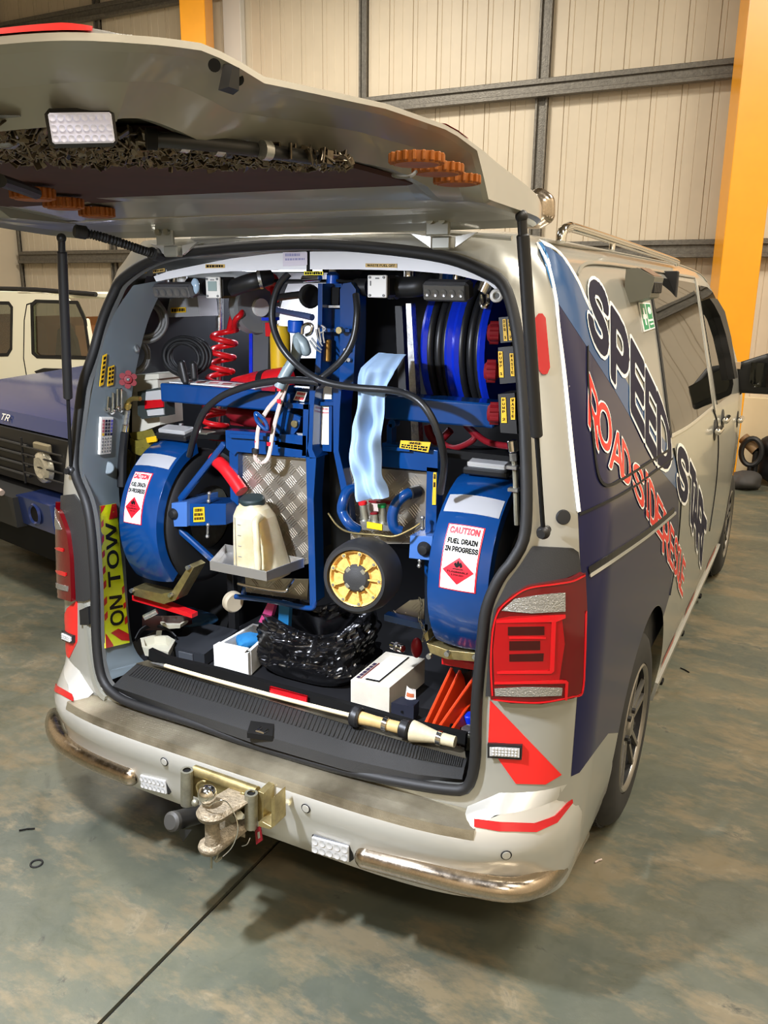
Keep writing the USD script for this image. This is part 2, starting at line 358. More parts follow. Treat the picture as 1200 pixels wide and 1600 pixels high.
def column(px0, py, w, Y, label):
    p = P(px0, py, Y); t = Thing('steel_column', label, 'column'); R = rot((0, 0, 1), 20); c = np.array([p[0]+w*.5*(math.cos(math.radians(20))), Y+w*.64, 3.0]); c[0] += .0
    t.add('shaft', box(c, (w, w, 6), R, .006), M_yellow); t.add('base_plate', box((c[0], c[1], .012), (w+.1, w+.1, .024), R, .004), M_yellow)
    return t
cr = column(1136, 230, .34, YW-.72, 'yellow painted steel column behind the front of the van')
for sx in (-1, 1): pass
p = P(1131, 491, YW-.735)
M_paper = mat('paper_sticker', (228, 205, 190), .6)
cr.add('paper_sticker', box((p[0]+.01, YW-.625, p[2]), (.07, .004, .11), rot((0, 0, 1), 20), .001), M_paper, label='small pale paper sticker')
cl = column(276, 40, .30, YW-.70, 'yellow painted steel column above the raised tailgate at the upper left')
x0 = P(345, 40, YW-.2)[0]
one(f'trim_{k}', box((x0+.09, YW-.06, 3), (.26, .09, 6), b=.005), mat('white_flashing', (214, 212, 205), .5), 'flat white flashing strip beside the upper left yellow column', 'flashing', kind='structure'); k += 1
# high-bay lamps under the roof
for i, (x, y) in enumerate([(2.9, 3.6), (3.2, -.6), (-1.2, -3.4), (-3.4, 4.4), (-4.6, .6), (3.0, -4.5)]):
    t = Thing('ceiling_lamp', 'long white workshop lamp under the roof, ' + ('above the van front', 'right of the van rear', 'behind the photographer on the left', 'above the white car', 'left of the blue car', 'behind the photographer on the right')[i], 'lamp', group='workshop ceiling lamps')
    t.add('housing', box((x, y, 5.63), (1.56, .66, .08), b=.01), M_white); t.add('hanger', cyl((x, y, 5.66), (x, y, 6.0), .01), M_galv)

# ================================================================== THE VAN: surface of the body
XC = .035
class Surf:
    """A van-like skin: plan outline (rear face, rounded corner, flank) at every height. u = signed arc length from the rear centre, v = height."""
    def __init__(s, W, R, L, m, k, z0, z1, smax=5.6):
        s.z = np.linspace(z0, z1, 90); s.u = np.linspace(-smax, smax, 1121); s.tab = np.zeros((len(s.u), len(s.z), 3)); s.s0 = []
        s.W, s.R, s.L = W, R, L
        for j, z in enumerate(s.z):
            w, r0 = W(z), R(z)
            th = np.linspace(0, np.pi/2, 240); xx = np.unique(np.r_[np.linspace(0, .9, 100), np.sin(th)**(2/m), 1-np.geomspace(1e-5, .1, 40)]); xx = np.clip(xx, 0, 1)
            d = L-L*np.clip(1-xx**m, 0, 1)**(1/k); x = w*xx; y = r0+d
            ys = np.linspace(r0+L, 6.5, 300)[1:]; F = 1-.13*np.clip((ys-3.2)/1.8, 0, 1.4)**2
            x = np.r_[x, w*F]; y = np.r_[y, ys]; a = np.r_[0, np.cumsum(np.hypot(np.diff(x), np.diff(y)))]
            s.s0.append(np.interp(w*.99999, x[:len(xx)], a[:len(xx)]))
            xs = np.interp(abs(s.u), a, x)*np.sign(s.u); s.tab[:, j] = np.stack([XC+xs, np.interp(abs(s.u), a, y), np.full(len(s.u), z)], -1)
        du = np.gradient(s.tab, axis=0); dz = np.gradient(s.tab, axis=1); n = np.cross(du, dz); s.n = n/np.maximum(np.linalg.norm(n, axis=2, keepdims=True), 1e-12)
        px, zc = project(s.tab); facing = (s.n*(CAM-s.tab)).sum(-1) > .004
        ok = facing & (zc > .1) & (abs(px[..., 0]-600) < 1000) & (abs(px[..., 1]-800) < 1200)
        U, V = np.meshgrid(s.u, s.z, indexing='ij'); q = px[ok]; val = np.stack([U[ok], V[ok]], -1)
        s.inv = LinearNDInterpolator(q, val); s.near = NearestNDInterpolator(q, val)
    def fn(s, uv):
        a = np.clip((uv[:, 0]-s.u[0])/(s.u[1]-s.u[0]), 0, len(s.u)-1.001); b = np.clip((uv[:, 1]-s.z[0])/(s.z[1]-s.z[0]), 0, len(s.z)-1.001)
        i, j = a.astype(int), b.astype(int); a, b = (a-i)[:, None], (b-j)[:, None]; out = []
        for T in (s.tab, s.n):
            out.append((1-a)*(1-b)*T[i, j]+a*(1-b)*T[i+1, j]+(1-a)*b*T[i, j+1]+a*b*T[i+1, j+1])
        return out[0], out[1]/np.linalg.norm(out[1], axis=1, keepdims=True)
    def at(s, px):
        q = s.inv(np.asarray(px, float)); bad = np.isnan(q[:, 0])
        if bad.any(): q[bad] = s.near(np.asarray(px, float)[bad])
        return q
    def p3(s, px, off=0.):
        p, n = s.fn(s.at([px])); return (p+n*off)[0]
    def poly(s, px, sm=0):
        p = np.asarray(px, float)
        if sm: p = spline(p, sm, True)
        L = LineString(np.vstack([p, p[:1]])); k = max(8, int(L.length/6)); q = np.array([L.interpolate(t).coords[0] for t in np.linspace(0, L.length, k, endpoint=False)])
        q = np.vstack([q, p]); q = q[np.argsort([L.project(Point(a)) for a in q])]
        return Polygon(s.at(q)).buffer(0)
    def line(s, px, off=0., n=60, sm=6):
        p = spline(px, sm) if sm else np.asarray(px, float); L = LineString(p)
        q = s.at([L.interpolate(t, normalized=True).coords[0] for t in np.linspace(0, 1, n)]); a, b = s.fn(q); return a+b*off
    def uy(s, y, z, side=1):
        """u of a point of the flank at depth y."""
        j = np.clip((z-s.z[0])/(s.z[1]-s.z[0]), 0, len(s.z)-1); s0 = np.interp(j, np.arange(len(s.z)), s.s0); return side*(s0+y-s.R(z)-s.L)
IP = lambda xs, ys: (lambda z: np.interp(z, xs, ys))
from scipy.interpolate import PchipInterpolator
W_ = PchipInterpolator([.2, .3, .5, .9, 1.15, 1.28, 1.45, 1.6, 1.8, 1.88, 1.93], [.855, .882, .905, .912, .905, .893, .853, .805, .738, .69, .615])
R_ = PchipInterpolator([.2, .5, .6, 1.1, 1.3, 1.95], [.02, .01, .02, .06, .09, .22])
B = Surf(W_, R_, .22, 7, 2.2, .24, 1.93)
K = Surf(PchipInterpolator([.2, .3, .42, .5, .6, .75], [.85, .88, .898, .902, .898, .895]), PchipInterpolator([.2, .28, .34, .415, .43, .47, .492, .52, .56, .62, .75], [.01, -.045, -.072, -.086, -.096, -.101, -.095, -.075, -.05, -.015, .0]), .30, 5, 2.2, .26, .74, 2.4)

OPEN_PX = [(195, 430), (177, 460), (161, 500), (147, 550), (131, 600), (123, 650), (117, 700), (118, 745), (137, 800), (146, 900), (149, 1000), (158, 1060), (181, 1090), (219, 1108), (312, 1137), (387, 1164), (500, 1198), (600, 1222), (700, 1239), (736, 1234), (750, 1190), (753, 1100), (762, 1000), (769, 950), (788, 906), (806, 883), (826, 845), (831, 790), (829, 700), (826, 640), (818, 540), (806, 475), (790, 438), (760, 418), (700, 396), (600, 382), (480, 375), (350, 382), (250, 397)]
OPEN = B.poly(OPEN_PX, 6)
v = Thing('van', 'silver roadside recovery van with navy swoosh, rear tailgate raised', 'van')
yf = lambda z: np.interp(z, [.24, .6, .95, 1.05, 1.2, 1.9, 1.93], [4.75, 4.85, 4.8, 4.6, 3.95, 3.05, 2.95])
zz = np.linspace(.26, 1.93, 60)
body = Polygon([(B.uy(yf(z), z, 1), z) for z in zz]+[(B.uy(yf(z), z, -1), z) for z in zz[::-1]]).buffer(0)
def arch(yc, zc, r, side):
    a = np.linspace(0, 2*np.pi, 48, endpoint=False); return Polygon([(B.uy(yc+r*np.cos(t), max(.25, min(1.2, zc+r*np.sin(t))), side), zc+r*np.sin(t)) for t in a]).buffer(0)
YR, YF, ZW, RT = .97, 3.95, .345, .345
for y in (YR, YF):
    for sd in (-1, 1): body = body.difference(arch(y, .36, .415, sd))
body = body.difference(OPEN)
under = Polygon([(B.uy(-.2, .4, 1), 0), (-B.uy(-.2, .4, 1), 0), (-B.uy(-.2, .4, 1), .44), (B.uy(-.2, .4, 1), .44)]) if False else None
v.add('body_shell', skin(body, B.fn, (.02, .05)), M_body, smooth=40, label='silver painted body sides and rear frame')
# roof, windscreen and bonnet close the shell
def cross_strip(prof, bul):
    rows = []
    for (y, z) in prof:
        w = W_(min(z, 1.93))*(1-.13*np.clip((y-3.2)/1.8, 0, 1.4)**2)
        d = np.clip((y-R_(min(z, 1.93)))/.22, 0, 1); w *= (1-(1-d)**2.2)**(1/7) if d < 1 else 1
        u = np.linspace(-1, 1, 25); rows.append(np.stack([XC+w*u, np.full(25, y)+bul[0]*(1-u**2), z+bul[1]*(1-u**4)*min(1, max(0, (y-.217)/.5)**.6)], -1))
    rows = np.array(rows); n = len(prof); i, j = np.meshgrid(np.arange(n-1), np.arange(24), indexing='ij')
    m = mesh(rows.reshape(-1, 3), np.stack([i*25+j, i*25+j+1, (i+1)*25+j+1, (i+1)*25+j], -1).reshape(-1, 4)); return m
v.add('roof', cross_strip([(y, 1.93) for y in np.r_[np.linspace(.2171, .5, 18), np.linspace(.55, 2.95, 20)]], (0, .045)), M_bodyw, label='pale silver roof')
M_glass = mat('dark_tinted_glass', (9, 10, 9), .02, spec=.9)
v.add('windscreen', cross_strip([(y, z) for z, y in zip(np.linspace(1.93, 1.2, 12), np.interp(np.linspace(1.93, 1.2, 12), [1.2, 1.9, 1.93], [3.95, 3.05, 2.95]))], (.05, .02)), M_glass)
v.add('bonnet', cross_strip([(3.95, 1.2), (4.3, 1.13), (4.6, 1.05), (4.8, .95), (4.85, .6), (4.75, .26)], (.02, .01)), M_body)
v.add('underbody', box((XC, 2.4, .36), (1.45, 4.5, .16), b=.02), M_blk, label='black underside')
# load space shell
M_load = mat('dark_load_lining', (22, 22, 25), .6, var=.15, scale=6)
M_trimg = mat('pale_grey_trim', (112, 124, 130), .5)
v.add('load_floor', box((XC, 1.0, .515), (1.40, 1.84, .05), b=.004), M_load, label='black load floor')
v.add('load_bulkhead', box((XC, 1.9, 1.2), (1.5, .04, 1.36), b=.004), M_load)
zl = np.linspace(.5, 1.85, 20)
for sd in (1, -1): v.add('load_lining', skin(Polygon([(B.uy(.42, z, sd), z) for z in zl]+[(B.uy(1.88, z, sd), z) for z in zl[::-1]]).buffer(0), B.fn, (.2, .1), -.035), M_load, label='dark lining of the load space')
v.add('load_ceiling', box((XC, 1.1, 1.90), (1.2, 1.6, .02), b=.004), mat('load_ceiling_lining', (205, 205, 205), .6))
# rubber seal and inner return of the tailgate opening
ring = np.array(OPEN.exterior.coords)[:-1]; Lr = LineString(np.vstack([ring, ring[:1]])); rq = np.array([Lr.interpolate(t, normalized=True).coords[0] for t in np.linspace(0, 1, 220, endpoint=False)])
pr_, nr_ = B.fn(rq); cen = pr_.mean(0); 
inw = np.roll(pr_, -1, 0)-np.roll(pr_, 1, 0); inw = np.cross(inw, nr_); inw /= np.linalg.norm(inw, axis=1, keepdims=True); inw *= np.sign(((cen-pr_)*inw).sum(1))[:, None]
v.add('opening_seal', tube(pr_+inw*.012+nr_*.006, .0145, 10, True), M_rub, label='black rubber seal around the rear opening')
a = pr_+inw*.010; b_ = pr_+inw*.020-nr_*.008; c_ = pr_+inw*.021-nr_*.020
def loop(A, Bq): 
    m = ruled(np.vstack([A, A[:1]]), np.vstack([Bq, Bq[:1]])); return m
v.add('opening_return', cat([loop(pr_, a-nr_*.004), loop(a-nr_*.004, b_), loop(b_, c_)]), mat('grey_return', (96, 97, 96), .4, .3), label='painted inner edge of the rear opening')

# ------------------------------------------------------------------ livery and side details
def decal(name, px, m, off=.0008, label=None, sm=0, back=0., parent=None, c=(.02, .05)):
    g = B.poly(px, sm); return v.add(name, skin(g, B.fn, c, off, back), m, parent, label, smooth=40)
wheel_hole = arch(YR, .36, .417, 1)
SW_TOP = [(845, 378), (880, 404), (902, 440), (914, 468), (950, 540), (985, 608), (1020, 663), (1048, 703), (1062, 733), (1068, 760)]
SW_MID = [(868, 468), (917, 543), (960, 610), (1005, 688), (1030, 733), (1060, 768)]
nav = B.poly([(862, 440), (870, 500), (880, 575), (890, 680), (903, 800), (907, 890), (908, 950), (905, 1020), (902, 1085), (897, 1150), (892, 1213), (905, 1207), (932, 1170), (950, 1146), (975, 1144), (1000, 1060), (1030, 985), (1046, 930), (1052, 880), (1060, 819), (1060, 768)]+SW_MID[::-1])
v.add('navy_livery', skin(nav.difference(wheel_hole), B.fn, (.02, .05), .0008), M_navy, label='navy blue livery on the rear flank', smooth=40)
decal('mid_blue_livery', SW_TOP+SW_MID[::-1]+[(862, 440), (852, 400)], M_mid, .0012, 'mid blue swoosh on the flank')
decal('light_blue_livery', [(838, 379), (846, 379), (856, 400), (866, 440), (869, 470), (863, 452), (850, 408)], M_sky, .0016, 'light blue tip of the swoosh')
def stripe(name, px, w, m, off=.002, sm=6, n=60, parent=None, label=None):
    q = spline(px, sm) if sm else np.asarray(px, float); L = LineString(q); q = B.at([L.interpolate(t, normalized=True).coords[0] for t in np.linspace(0, 1, n)])
    g = LineString(q).buffer(w/2, cap_style=2); return v.add(name, skin(g, B.fn, (.02, .05), off, 0.), m, parent, label, smooth=40)
stripe('white_edge', [(846, 379), (868, 390), (884, 408), (903, 440), (914, 466), (922, 482)], .018, M_whitef, label='white edge of the swoosh')
stripe('pillar_edge', [(838, 380), (856, 415), (868, 468), (872, 510), (882, 590), (893, 700), (904, 800)], .009, M_whitef, .0032, label='pale edge beside the navy livery')
# lettering: every letter has its own quad (left-top, right-top, right-bottom, left-bottom), stepping down the flank
def letters(word, tops, bots, inner, outer, bold, ow, name, lab, fat=.03):
    tops, bots = np.asarray(tops, float), np.asarray(bots, float); n = len(word)
    g_out, g_in = [], []
    for i, ch in enumerate(word):
        if ch == ' ': continue
        sh = fit(glyphs(ch, bold), 0, 0, 1, 1).buffer(fat, join_style=2, mitre_limit=2); d = sh.buffer(ow*.62, join_style=2, mitre_limit=2.5)
        for src, acc in ((sh, g_in), (d, g_out)):
            for g in getattr(src, 'geoms', [src]):
                def mp(c):
                    L = LineString(c); c = np.array([L.interpolate(t).coords[0] for t in np.linspace(0, L.length, max(12, int(L.length*14)))])
                    u, w = c[:, :1], c[:, 1:2]; t = tops[i, 0:2]*(1-u)+tops[i, 2:4]*u; b = bots[i, 0:2]*(1-u)+bots[i, 2:4]*u
                    return B.at(t*(1-w)+b*w)
                acc.append(Polygon(mp(g.exterior.coords), [mp(h.coords) for h in g.interiors]).buffer(0))
    go, gi = unary_union(g_out), unary_union(g_in)
    a = v.add(name, skin(go, B.fn, (.02, .05), .003), outer, None, lab, smooth=40)
    v.add('letter_faces', skin(gi, B.fn, (.02, .05), .0038), inner, a, smooth=40)
M_ltr = mat('letter_navy', (25, 25, 48), .5, 0, 0, spec=.12)
def quads(cols):
    """cols: (x, top y, bottom y) at each letter boundary pair."""
    return [(a[0], a[1], b[0], b[1]) for a, b in cols], [(a[0], a[2], b[0], b[2]) for a, b in cols]
T, Bt = quads([((919, 422, 542), (946, 472, 566)), ((954, 478, 592), (980, 536, 632)), ((985, 532, 636), (1002, 568, 668)), ((1005, 572, 672), (1022, 606, 699)), ((1025, 612, 705), (1043, 668, 736)),])
T = [(918, 428, 950, 462), (953, 479, 981, 522), (984, 530, 1005, 570), (1007, 576, 1024, 612), (1025, 612, 1046, 668)]
Bt = [(918, 520, 948, 568), (953, 588, 980, 634), (984, 640, 1005, 684), (1007, 688, 1024, 720), (1026, 722, 1048, 738)]
letters('SPEED', T, Bt, M_ltr, M_whitef, True, .085, 'lettering', 'navy word outlined in white, on the rear flank')
T = [(1057, 690, 1076, 716), (1077, 722, 1086, 742), (1083, 742, 1091, 768), (1091, 764, 1099, 790), (1096, 800, 1103, 816)]
Bt = [(1057, 770, 1072, 790), (1074, 806, 1084, 826), (1080, 826, 1088, 852), (1087, 852, 1094, 880), (1091, 872, 1097, 892)]
letters('START', T, Bt, M_ltr, M_whitef, True, .10, 'lettering', 'navy word outlined in white, low on the sliding door')
T = [(918, 580, 936, 632), (930, 620, 954, 640), (955, 668, 972, 682), (970, 682, 984, 712), (986, 716, 998, 732), (999, 722, 1008, 740), (1007, 734, 1011, 740), (1012, 744, 1024, 768), (1025, 770, 1035, 790)]
Bt = [(917, 662, 934, 708), (932, 690, 954, 716), (949, 730, 973, 750), (970, 748, 984, 764), (986, 762, 998, 780), (999, 790, 1008, 806), (1008, 806, 1012, 812), (1014, 816, 1023, 830), (1022, 828, 1034, 846)]
letters('ROADSIDE', [T[0], T[1], T[2], T[3], (987, 717, 1005, 737), T[6], T[7], T[8]], [Bt[0], Bt[1], Bt[2], Bt[3], (987, 764, 1005, 804), Bt[6], Bt[7], Bt[8]], M_redf, M_whitef, True, .07, 'lettering', 'red word outlined in white, on the navy flank', -.012)
T = [(1035, 792, 1045, 812), (1046, 816, 1052, 830), (1053, 832, 1059, 846), (1058, 846, 1063, 858), (1062, 856, 1067, 868), (1066, 868, 1070, 880)]
Bt = [(1033, 862, 1044, 880), (1044, 880, 1050, 892), (1050, 892, 1056, 904), (1055, 902, 1060, 914), (1057, 914, 1062, 926), (1060, 922, 1065, 934)]
letters('RESCUE', T, Bt, M_redf, M_whitef, True, .07, 'lettering', 'red word outlined in white, below the slide rail', -.012)
# panel gaps, crease and slide rail
M_gap = mat('panel_gap', (10, 10, 12), .6)
stripe('panel_gap', [(904, 804), (930, 792), (980, 766), (1050, 716)], .006, M_gap, .0042, label='dark panel gap')
stripe('slide_rail', [(919, 893), (960, 866), (1010, 832), (1052, 797)], .022, M_black, .0045, label='dark sliding door rail')
stripe('slide_rail_edge', [(920, 899), (962, 871), (1012, 836), (1054, 801)], .009, M_bodyw, .006, label='bright lower lip of the sliding door rail')
stripe('panel_gap', [(1064, 765), (1062, 810), (1056, 870), (1046, 930)], .006, M_gap, .0042)
stripe('panel_gap', [(1052, 700), (1058, 735), (1063, 765)], .006, M_gap, .0042)
stripe('panel_gap', [(1114, 640), (1120, 660), (1122, 700), (1118, 760), (1108, 830)], .007, M_gap, .0042)
stripe('window_rebate', [(917, 540), (918, 600), (925, 680), (932, 735), (940, 755), (952, 758), (975, 746), (1045, 702)], .007, M_gap, .0041, label='pressed edge of the blank window panel')
stripe('window_rebate', [(902, 430), (912, 414), (940, 412), (1008, 421), (1085, 434)], .008, M_inner, .0041, label='pressed edge above the blank window panel')
stripe('panel_gap', [(1008, 420), (1009, 428), (1010, 436)], .006, M_gap, .0045)
stripe('roof_gutter', [(852, 377), (900, 386), (960, 393), (1030, 405), (1086, 424), (1104, 440)], .010, M_inner, .0035, label='roof gutter line')
# windows of the right flank
decal('side_window', [(1013, 433), (1050, 437), (1085, 443), (1093, 500), (1103, 570), (1112, 634), (1100, 648), (1075, 664), (1048, 680), (1042, 640), (1032, 560), (1022, 490)], M_glass, .003, 'dark tinted sliding door window', back=0.)
stripe('window_seal', [(1013, 433), (1022, 490), (1032, 560), (1042, 640), (1047, 682)], .030, M_rub, .0045, label='black rear edge of the side window')
stripe('window_seal', [(1048, 681), (1076, 665), (1112, 636)], .012, M_bodyw, .0045)
decal('side_window', [(1091, 446), (1104, 449), (1113, 457), (1124, 480), (1134, 515), (1141, 560), (1145, 600), (1142, 615), (1120, 632), (1114, 590), (1106, 540), (1098, 490)], M_glass, .003, 'dark front door window', back=0.)
stripe('window_pillar', [(1087, 438), (1096, 500), (1106, 570), (1117, 640)], .030, M_bodyw, .005, label='bright pillar between the side windows')
# wind deflector on the front door: raised black strip
v.add('wind_deflector', skin(B.poly([(1097, 470), (1110, 471), (1122, 490), (1132, 530), (1139, 575), (1142, 592), (1137, 594), (1131, 560), (1123, 525), (1114, 497), (1104, 479)]), B.fn, (.05, .05), .035, .002), M_black, label='black wind deflector', smooth=40)
# door handles
for q in ((1117, 672), (1129, 655), (1152, 655)):
    p, n = B.fn(B.at([q])); p, n = p[0], n[0]
    h = v.add('door_handle', hull(np.vstack([sphere(p+n*.020+np.array([0, -.055, 0]), .016, 2).vertices, sphere(p+n*.020+np.array([0, .055, 0]), .016, 2).vertices])), M_chrome, smooth=50)
    v.add('handle_cup', lathe([(0, .002), (.045, .004), (.05, .001)], p, n, 20), M_dark, h)
# first-aid sticker
M_green = mat('safety_green', (16, 140, 92), .35)
Q = [B.p3(q, .004) for q in ((996, 473), (1014, 474), (1022, 513), (1005, 519))]
fn = quadfn(*Q); st = v.add('first_aid_sticker', skin(UNIT, fn, (.25, .25), 0., -.003), M_whitef, label='small green and white first aid sticker')
for bx in ((.05, .05, .46, .95), (.54, .05, .95, .62), (.54, .70, .95, .95)): v.add('green_field', skin(sbox(*bx), fn, (.5, .5), .0006), M_green, st)
v.add('white_cross', skin(unary_union([sbox(.20, .2, .32, .8), sbox(.10, .42, .42, .58)]), fn, (.5, .5), .0012), M_whitef, st)
v.add('white_figure', skin(unary_union([Point(.75, .3).buffer(.14), sbox(.6, .78, .9, .84)]), fn, (.5, .5), .0012), M_whitef, st)
# scene lamp high on the flank
p, n = B.fn(B.at([(986, 450)])); p, n = p[0], n[0]; up = np.array([0, 0, 1.]); fw = np.array([0, 1., 0]); nn = np.array([1., 0, .12])
bx = [(-.16, .0, -.07), (-.16, .0, .075), (.16, 0, -.07), (.16, 0, .075), (-.15, .05, .075), (.15, .05, .075), (-.13, .125, .03), (.13, .125, .03), (-.13, .11, -.05), (.13, .11, -.05)]
sl = v.add('scene_lamp', hull([p+fw*a*.62+nn*b*.68+up*c*.74 for a, b, c in bx]), mat('grey_lamp_housing', (98, 98, 88), .4), label='grey scene lamp box above the first aid sticker')
v.add('lamp_louvre', cat([box(p+nn*.080+fw*(-.055+.028*i)+up*-.008, (.010, .018, .034), b=.003) for i in range(5)]), M_black, sl)
v.add('lamp_top', hull([p+fw*a*.62+nn*b*.68+up*c*.74 for a, b, c in ((-.13, .055, .077), (.13, .055, .077), (-.11, .118, .037), (.11, .118, .037), (-.11, .118, .034), (.11, .118, .034))]), mat('rusty_lamp_top', (112, 84, 60), .5), sl)
# white plug on the pillar, red reflector on the D-pillar
p, n = B.fn(B.at([(880, 808)])); v.add('pillar_plug', lathe([(0, .008), (.016, .007), (.018, .001)], p[0], n[0], 24), M_rub, label='round black rubber plug')
decal('pillar_reflector', [(835, 498), (840, 491), (846, 491), (851, 498), (858, 575), (854, 585), (847, 586), (841, 578)], M_redrefl, .006, 'red rounded reflector strip on the D-pillar', back=0.)
# white front face of the right pillar: bright paint as everywhere; black step beside the lamp
decal('lamp_surround', [(766, 1000), (773, 950), (793, 909), (812, 884), (832, 853), (893, 856), (901, 862), (905, 892), (880, 903), (855, 908), (815, 922), (782, 950), (770, 985), (768, 1086), (760, 1086)], M_dark, .010, 'black plastic step around the right tail lamp', back=0.)
# ------------------------------------------------------------------ tail lamps
M_rl = mat('red_lens', (92, 3, 9), .08, 0, .6); M_rl2 = mat('dark_red_lens', (52, 3, 6), .12, 0, .5); M_rl3 = mat('bright_red_ridge', (196, 14, 24), .1, 0, .6)
TLAMP = [(770, 1086), (768, 1030), (771, 978), (780, 946), (801, 926), (824, 912), (860, 906), (887, 901), (905, 891), (907, 950), (905, 1020), (901, 1077), (887, 1084), (843, 1093), (800, 1092)]
tl = decal('tail_lamp', TLAMP, M_rl, .028, 'right red tail lamp with clear band', back=0.)
decal('clear_band', [(787, 949), (806, 931), (840, 925), (877, 921), (877, 950), (830, 953)], M_tlens, .031, 'clear indicator window', parent=tl, back=.028)
decal('clear_band', [(776, 1069), (820, 1066), (872, 1067), (871, 1079), (820, 1081), (777, 1080)], M_tlens, .031, 'clear reversing window', parent=tl, back=.028)
decal('inner_lens', [(779, 962), (800, 958), (872, 955), (876, 1000), (868, 1056), (776, 1060), (774, 1010)], mat('mid_red_lens', (150, 5, 14), .1, 0, .6), .0296, parent=tl, back=.028)
for q in ([(796, 974), (848, 973), (848, 986), (796, 987)], [(798, 996), (842, 995), (842, 1009), (798, 1010)], [(798, 1016), (847, 1014), (846, 1026), (798, 1027)]):
    decal('dark_bar', q, M_rl2, .0305, parent=tl, back=.028)
for q in ([(779, 964), (872, 955), (877, 955), (877, 960), (864, 966), (861, 1041), (857, 1045), (780, 1046), (780, 1042), (855, 1040), (858, 966), (779, 968)], [(776, 1059), (877, 1055), (880, 1058), (878, 1086), (875, 1086), (876, 1060), (776, 1062)], [(798, 989), (850, 989), (850, 992), (798, 992)]):
    decal('lens_ridge', q, M_rl3, .0318, parent=tl, back=.028)
stripe('lamp_edge', [(773, 1080), (771, 1030), (774, 980), (783, 949), (803, 929), (826, 915), (862, 909), (888, 904), (904, 895)], .0035, M_rl3, .0305, parent=tl)
stripe('lamp_edge', [(774, 1086), (800, 1089), (843, 1090), (886, 1081), (899, 1074), (903, 1020), (905, 950)], .003, M_rl3, .0305, parent=tl)
tl2 = decal('tail_lamp', [(86, 786), (92, 782), (104, 802), (114, 830), (119, 870), (121, 938), (100, 932), (92, 926), (86, 880), (84, 820)], M_rl, .022, 'left red tail lamp', back=0.)
decal('clear_band', [(87, 795), (92, 795), (103, 815), (108, 827), (100, 826), (87, 818)], M_tlens, .025, parent=tl2, back=.02)
decal('clear_band', [(93, 908), (117, 914), (117, 922), (93, 916)], M_tlens, .025, parent=tl2, back=.02)
decal('lens_ridge', [(90, 850), (110, 856), (110, 861), (90, 856)], M_rl3, .025, parent=tl2, back=.02)
decal('lens_ridge', [(92, 886), (114, 893), (114, 899), (92, 893)], M_rl3, .025, parent=tl2, back=.02)
decal('lamp_surround', [(88, 782), (100, 774), (118, 772), (128, 786), (136, 812), (143, 860), (145, 935), (134, 939), (122, 938), (119, 870), (113, 828), (104, 802)], M_dark, .008, 'black plastic step beside the left tail lamp', back=0.)
# rear corners: chevrons, marker lamps
decal('red_chevron', [(766, 1094), (877, 1210), (852, 1225), (806, 1224), (763, 1163)], M_redf, .0025, 'red reflective chevron on the right rear corner')
decal('red_chevron', [(96, 972), (106, 950), (121, 938), (121, 1003), (109, 1028), (101, 1020), (97, 995)], M_redf, .0025, 'red reflective chevron on the left rear corner')
stripe('tailgate_edge', [(134, 942), (138, 980), (144, 1030), (155, 1075), (168, 1090)], .018, M_inner, .012, label='painted flange beside the opening')
def led_unit(px, m, label, nx, ny, off=.012, shell=M_black, inset=.14, par=None):
    q = [B.p3(a, off) for a in px]; fn = quadfn(*q); n = fn(np.array([[.5, .5]]))[1][0]
    sg = 1 if n@(CAM-q[0]) > 0 else -1
    k = v.add('marker_lamp', skin(sbox(0, 0, 1, 1).buffer(-.02), fn, (.5, .5), sg*.001, -sg*off), shell, par, label)
    sh = sbox(inset*.6, inset*1.4, 1-inset*.6, 1-inset*1.4); v.add('lens', skin(sh, fn, (.5, .5), sg*.004, 0.), M_lens, k)
    dots = []
    for i in range(nx):
        for j in range(ny):
            c = fn(np.array([[inset+(1-2*inset)*(i+.5)/nx, .22+.56*(j+.5)/ny]]))[0][0]+n*sg*.004; dots.append(sphere(c, np.linalg.norm(q[1]-q[0])*(1-2*inset)/nx*.42, 1, (1, 1, 1)))
    v.add('led_dots', cat(dots), M_lens, k); return k
led_unit([(762, 1158), (817, 1161), (816, 1184), (762, 1181)], None, 'small white LED marker lamp on the right chevron', 8, 3)
led_unit([(96, 985), (119, 992), (119, 1005), (96, 998)], None, 'small white LED marker lamp on the left chevron', 7, 3)
decal('striker_plate', [(130, 952), (143, 946), (145, 974), (131, 975)], M_black, .014, 'black catch on the left flange', back=0.)

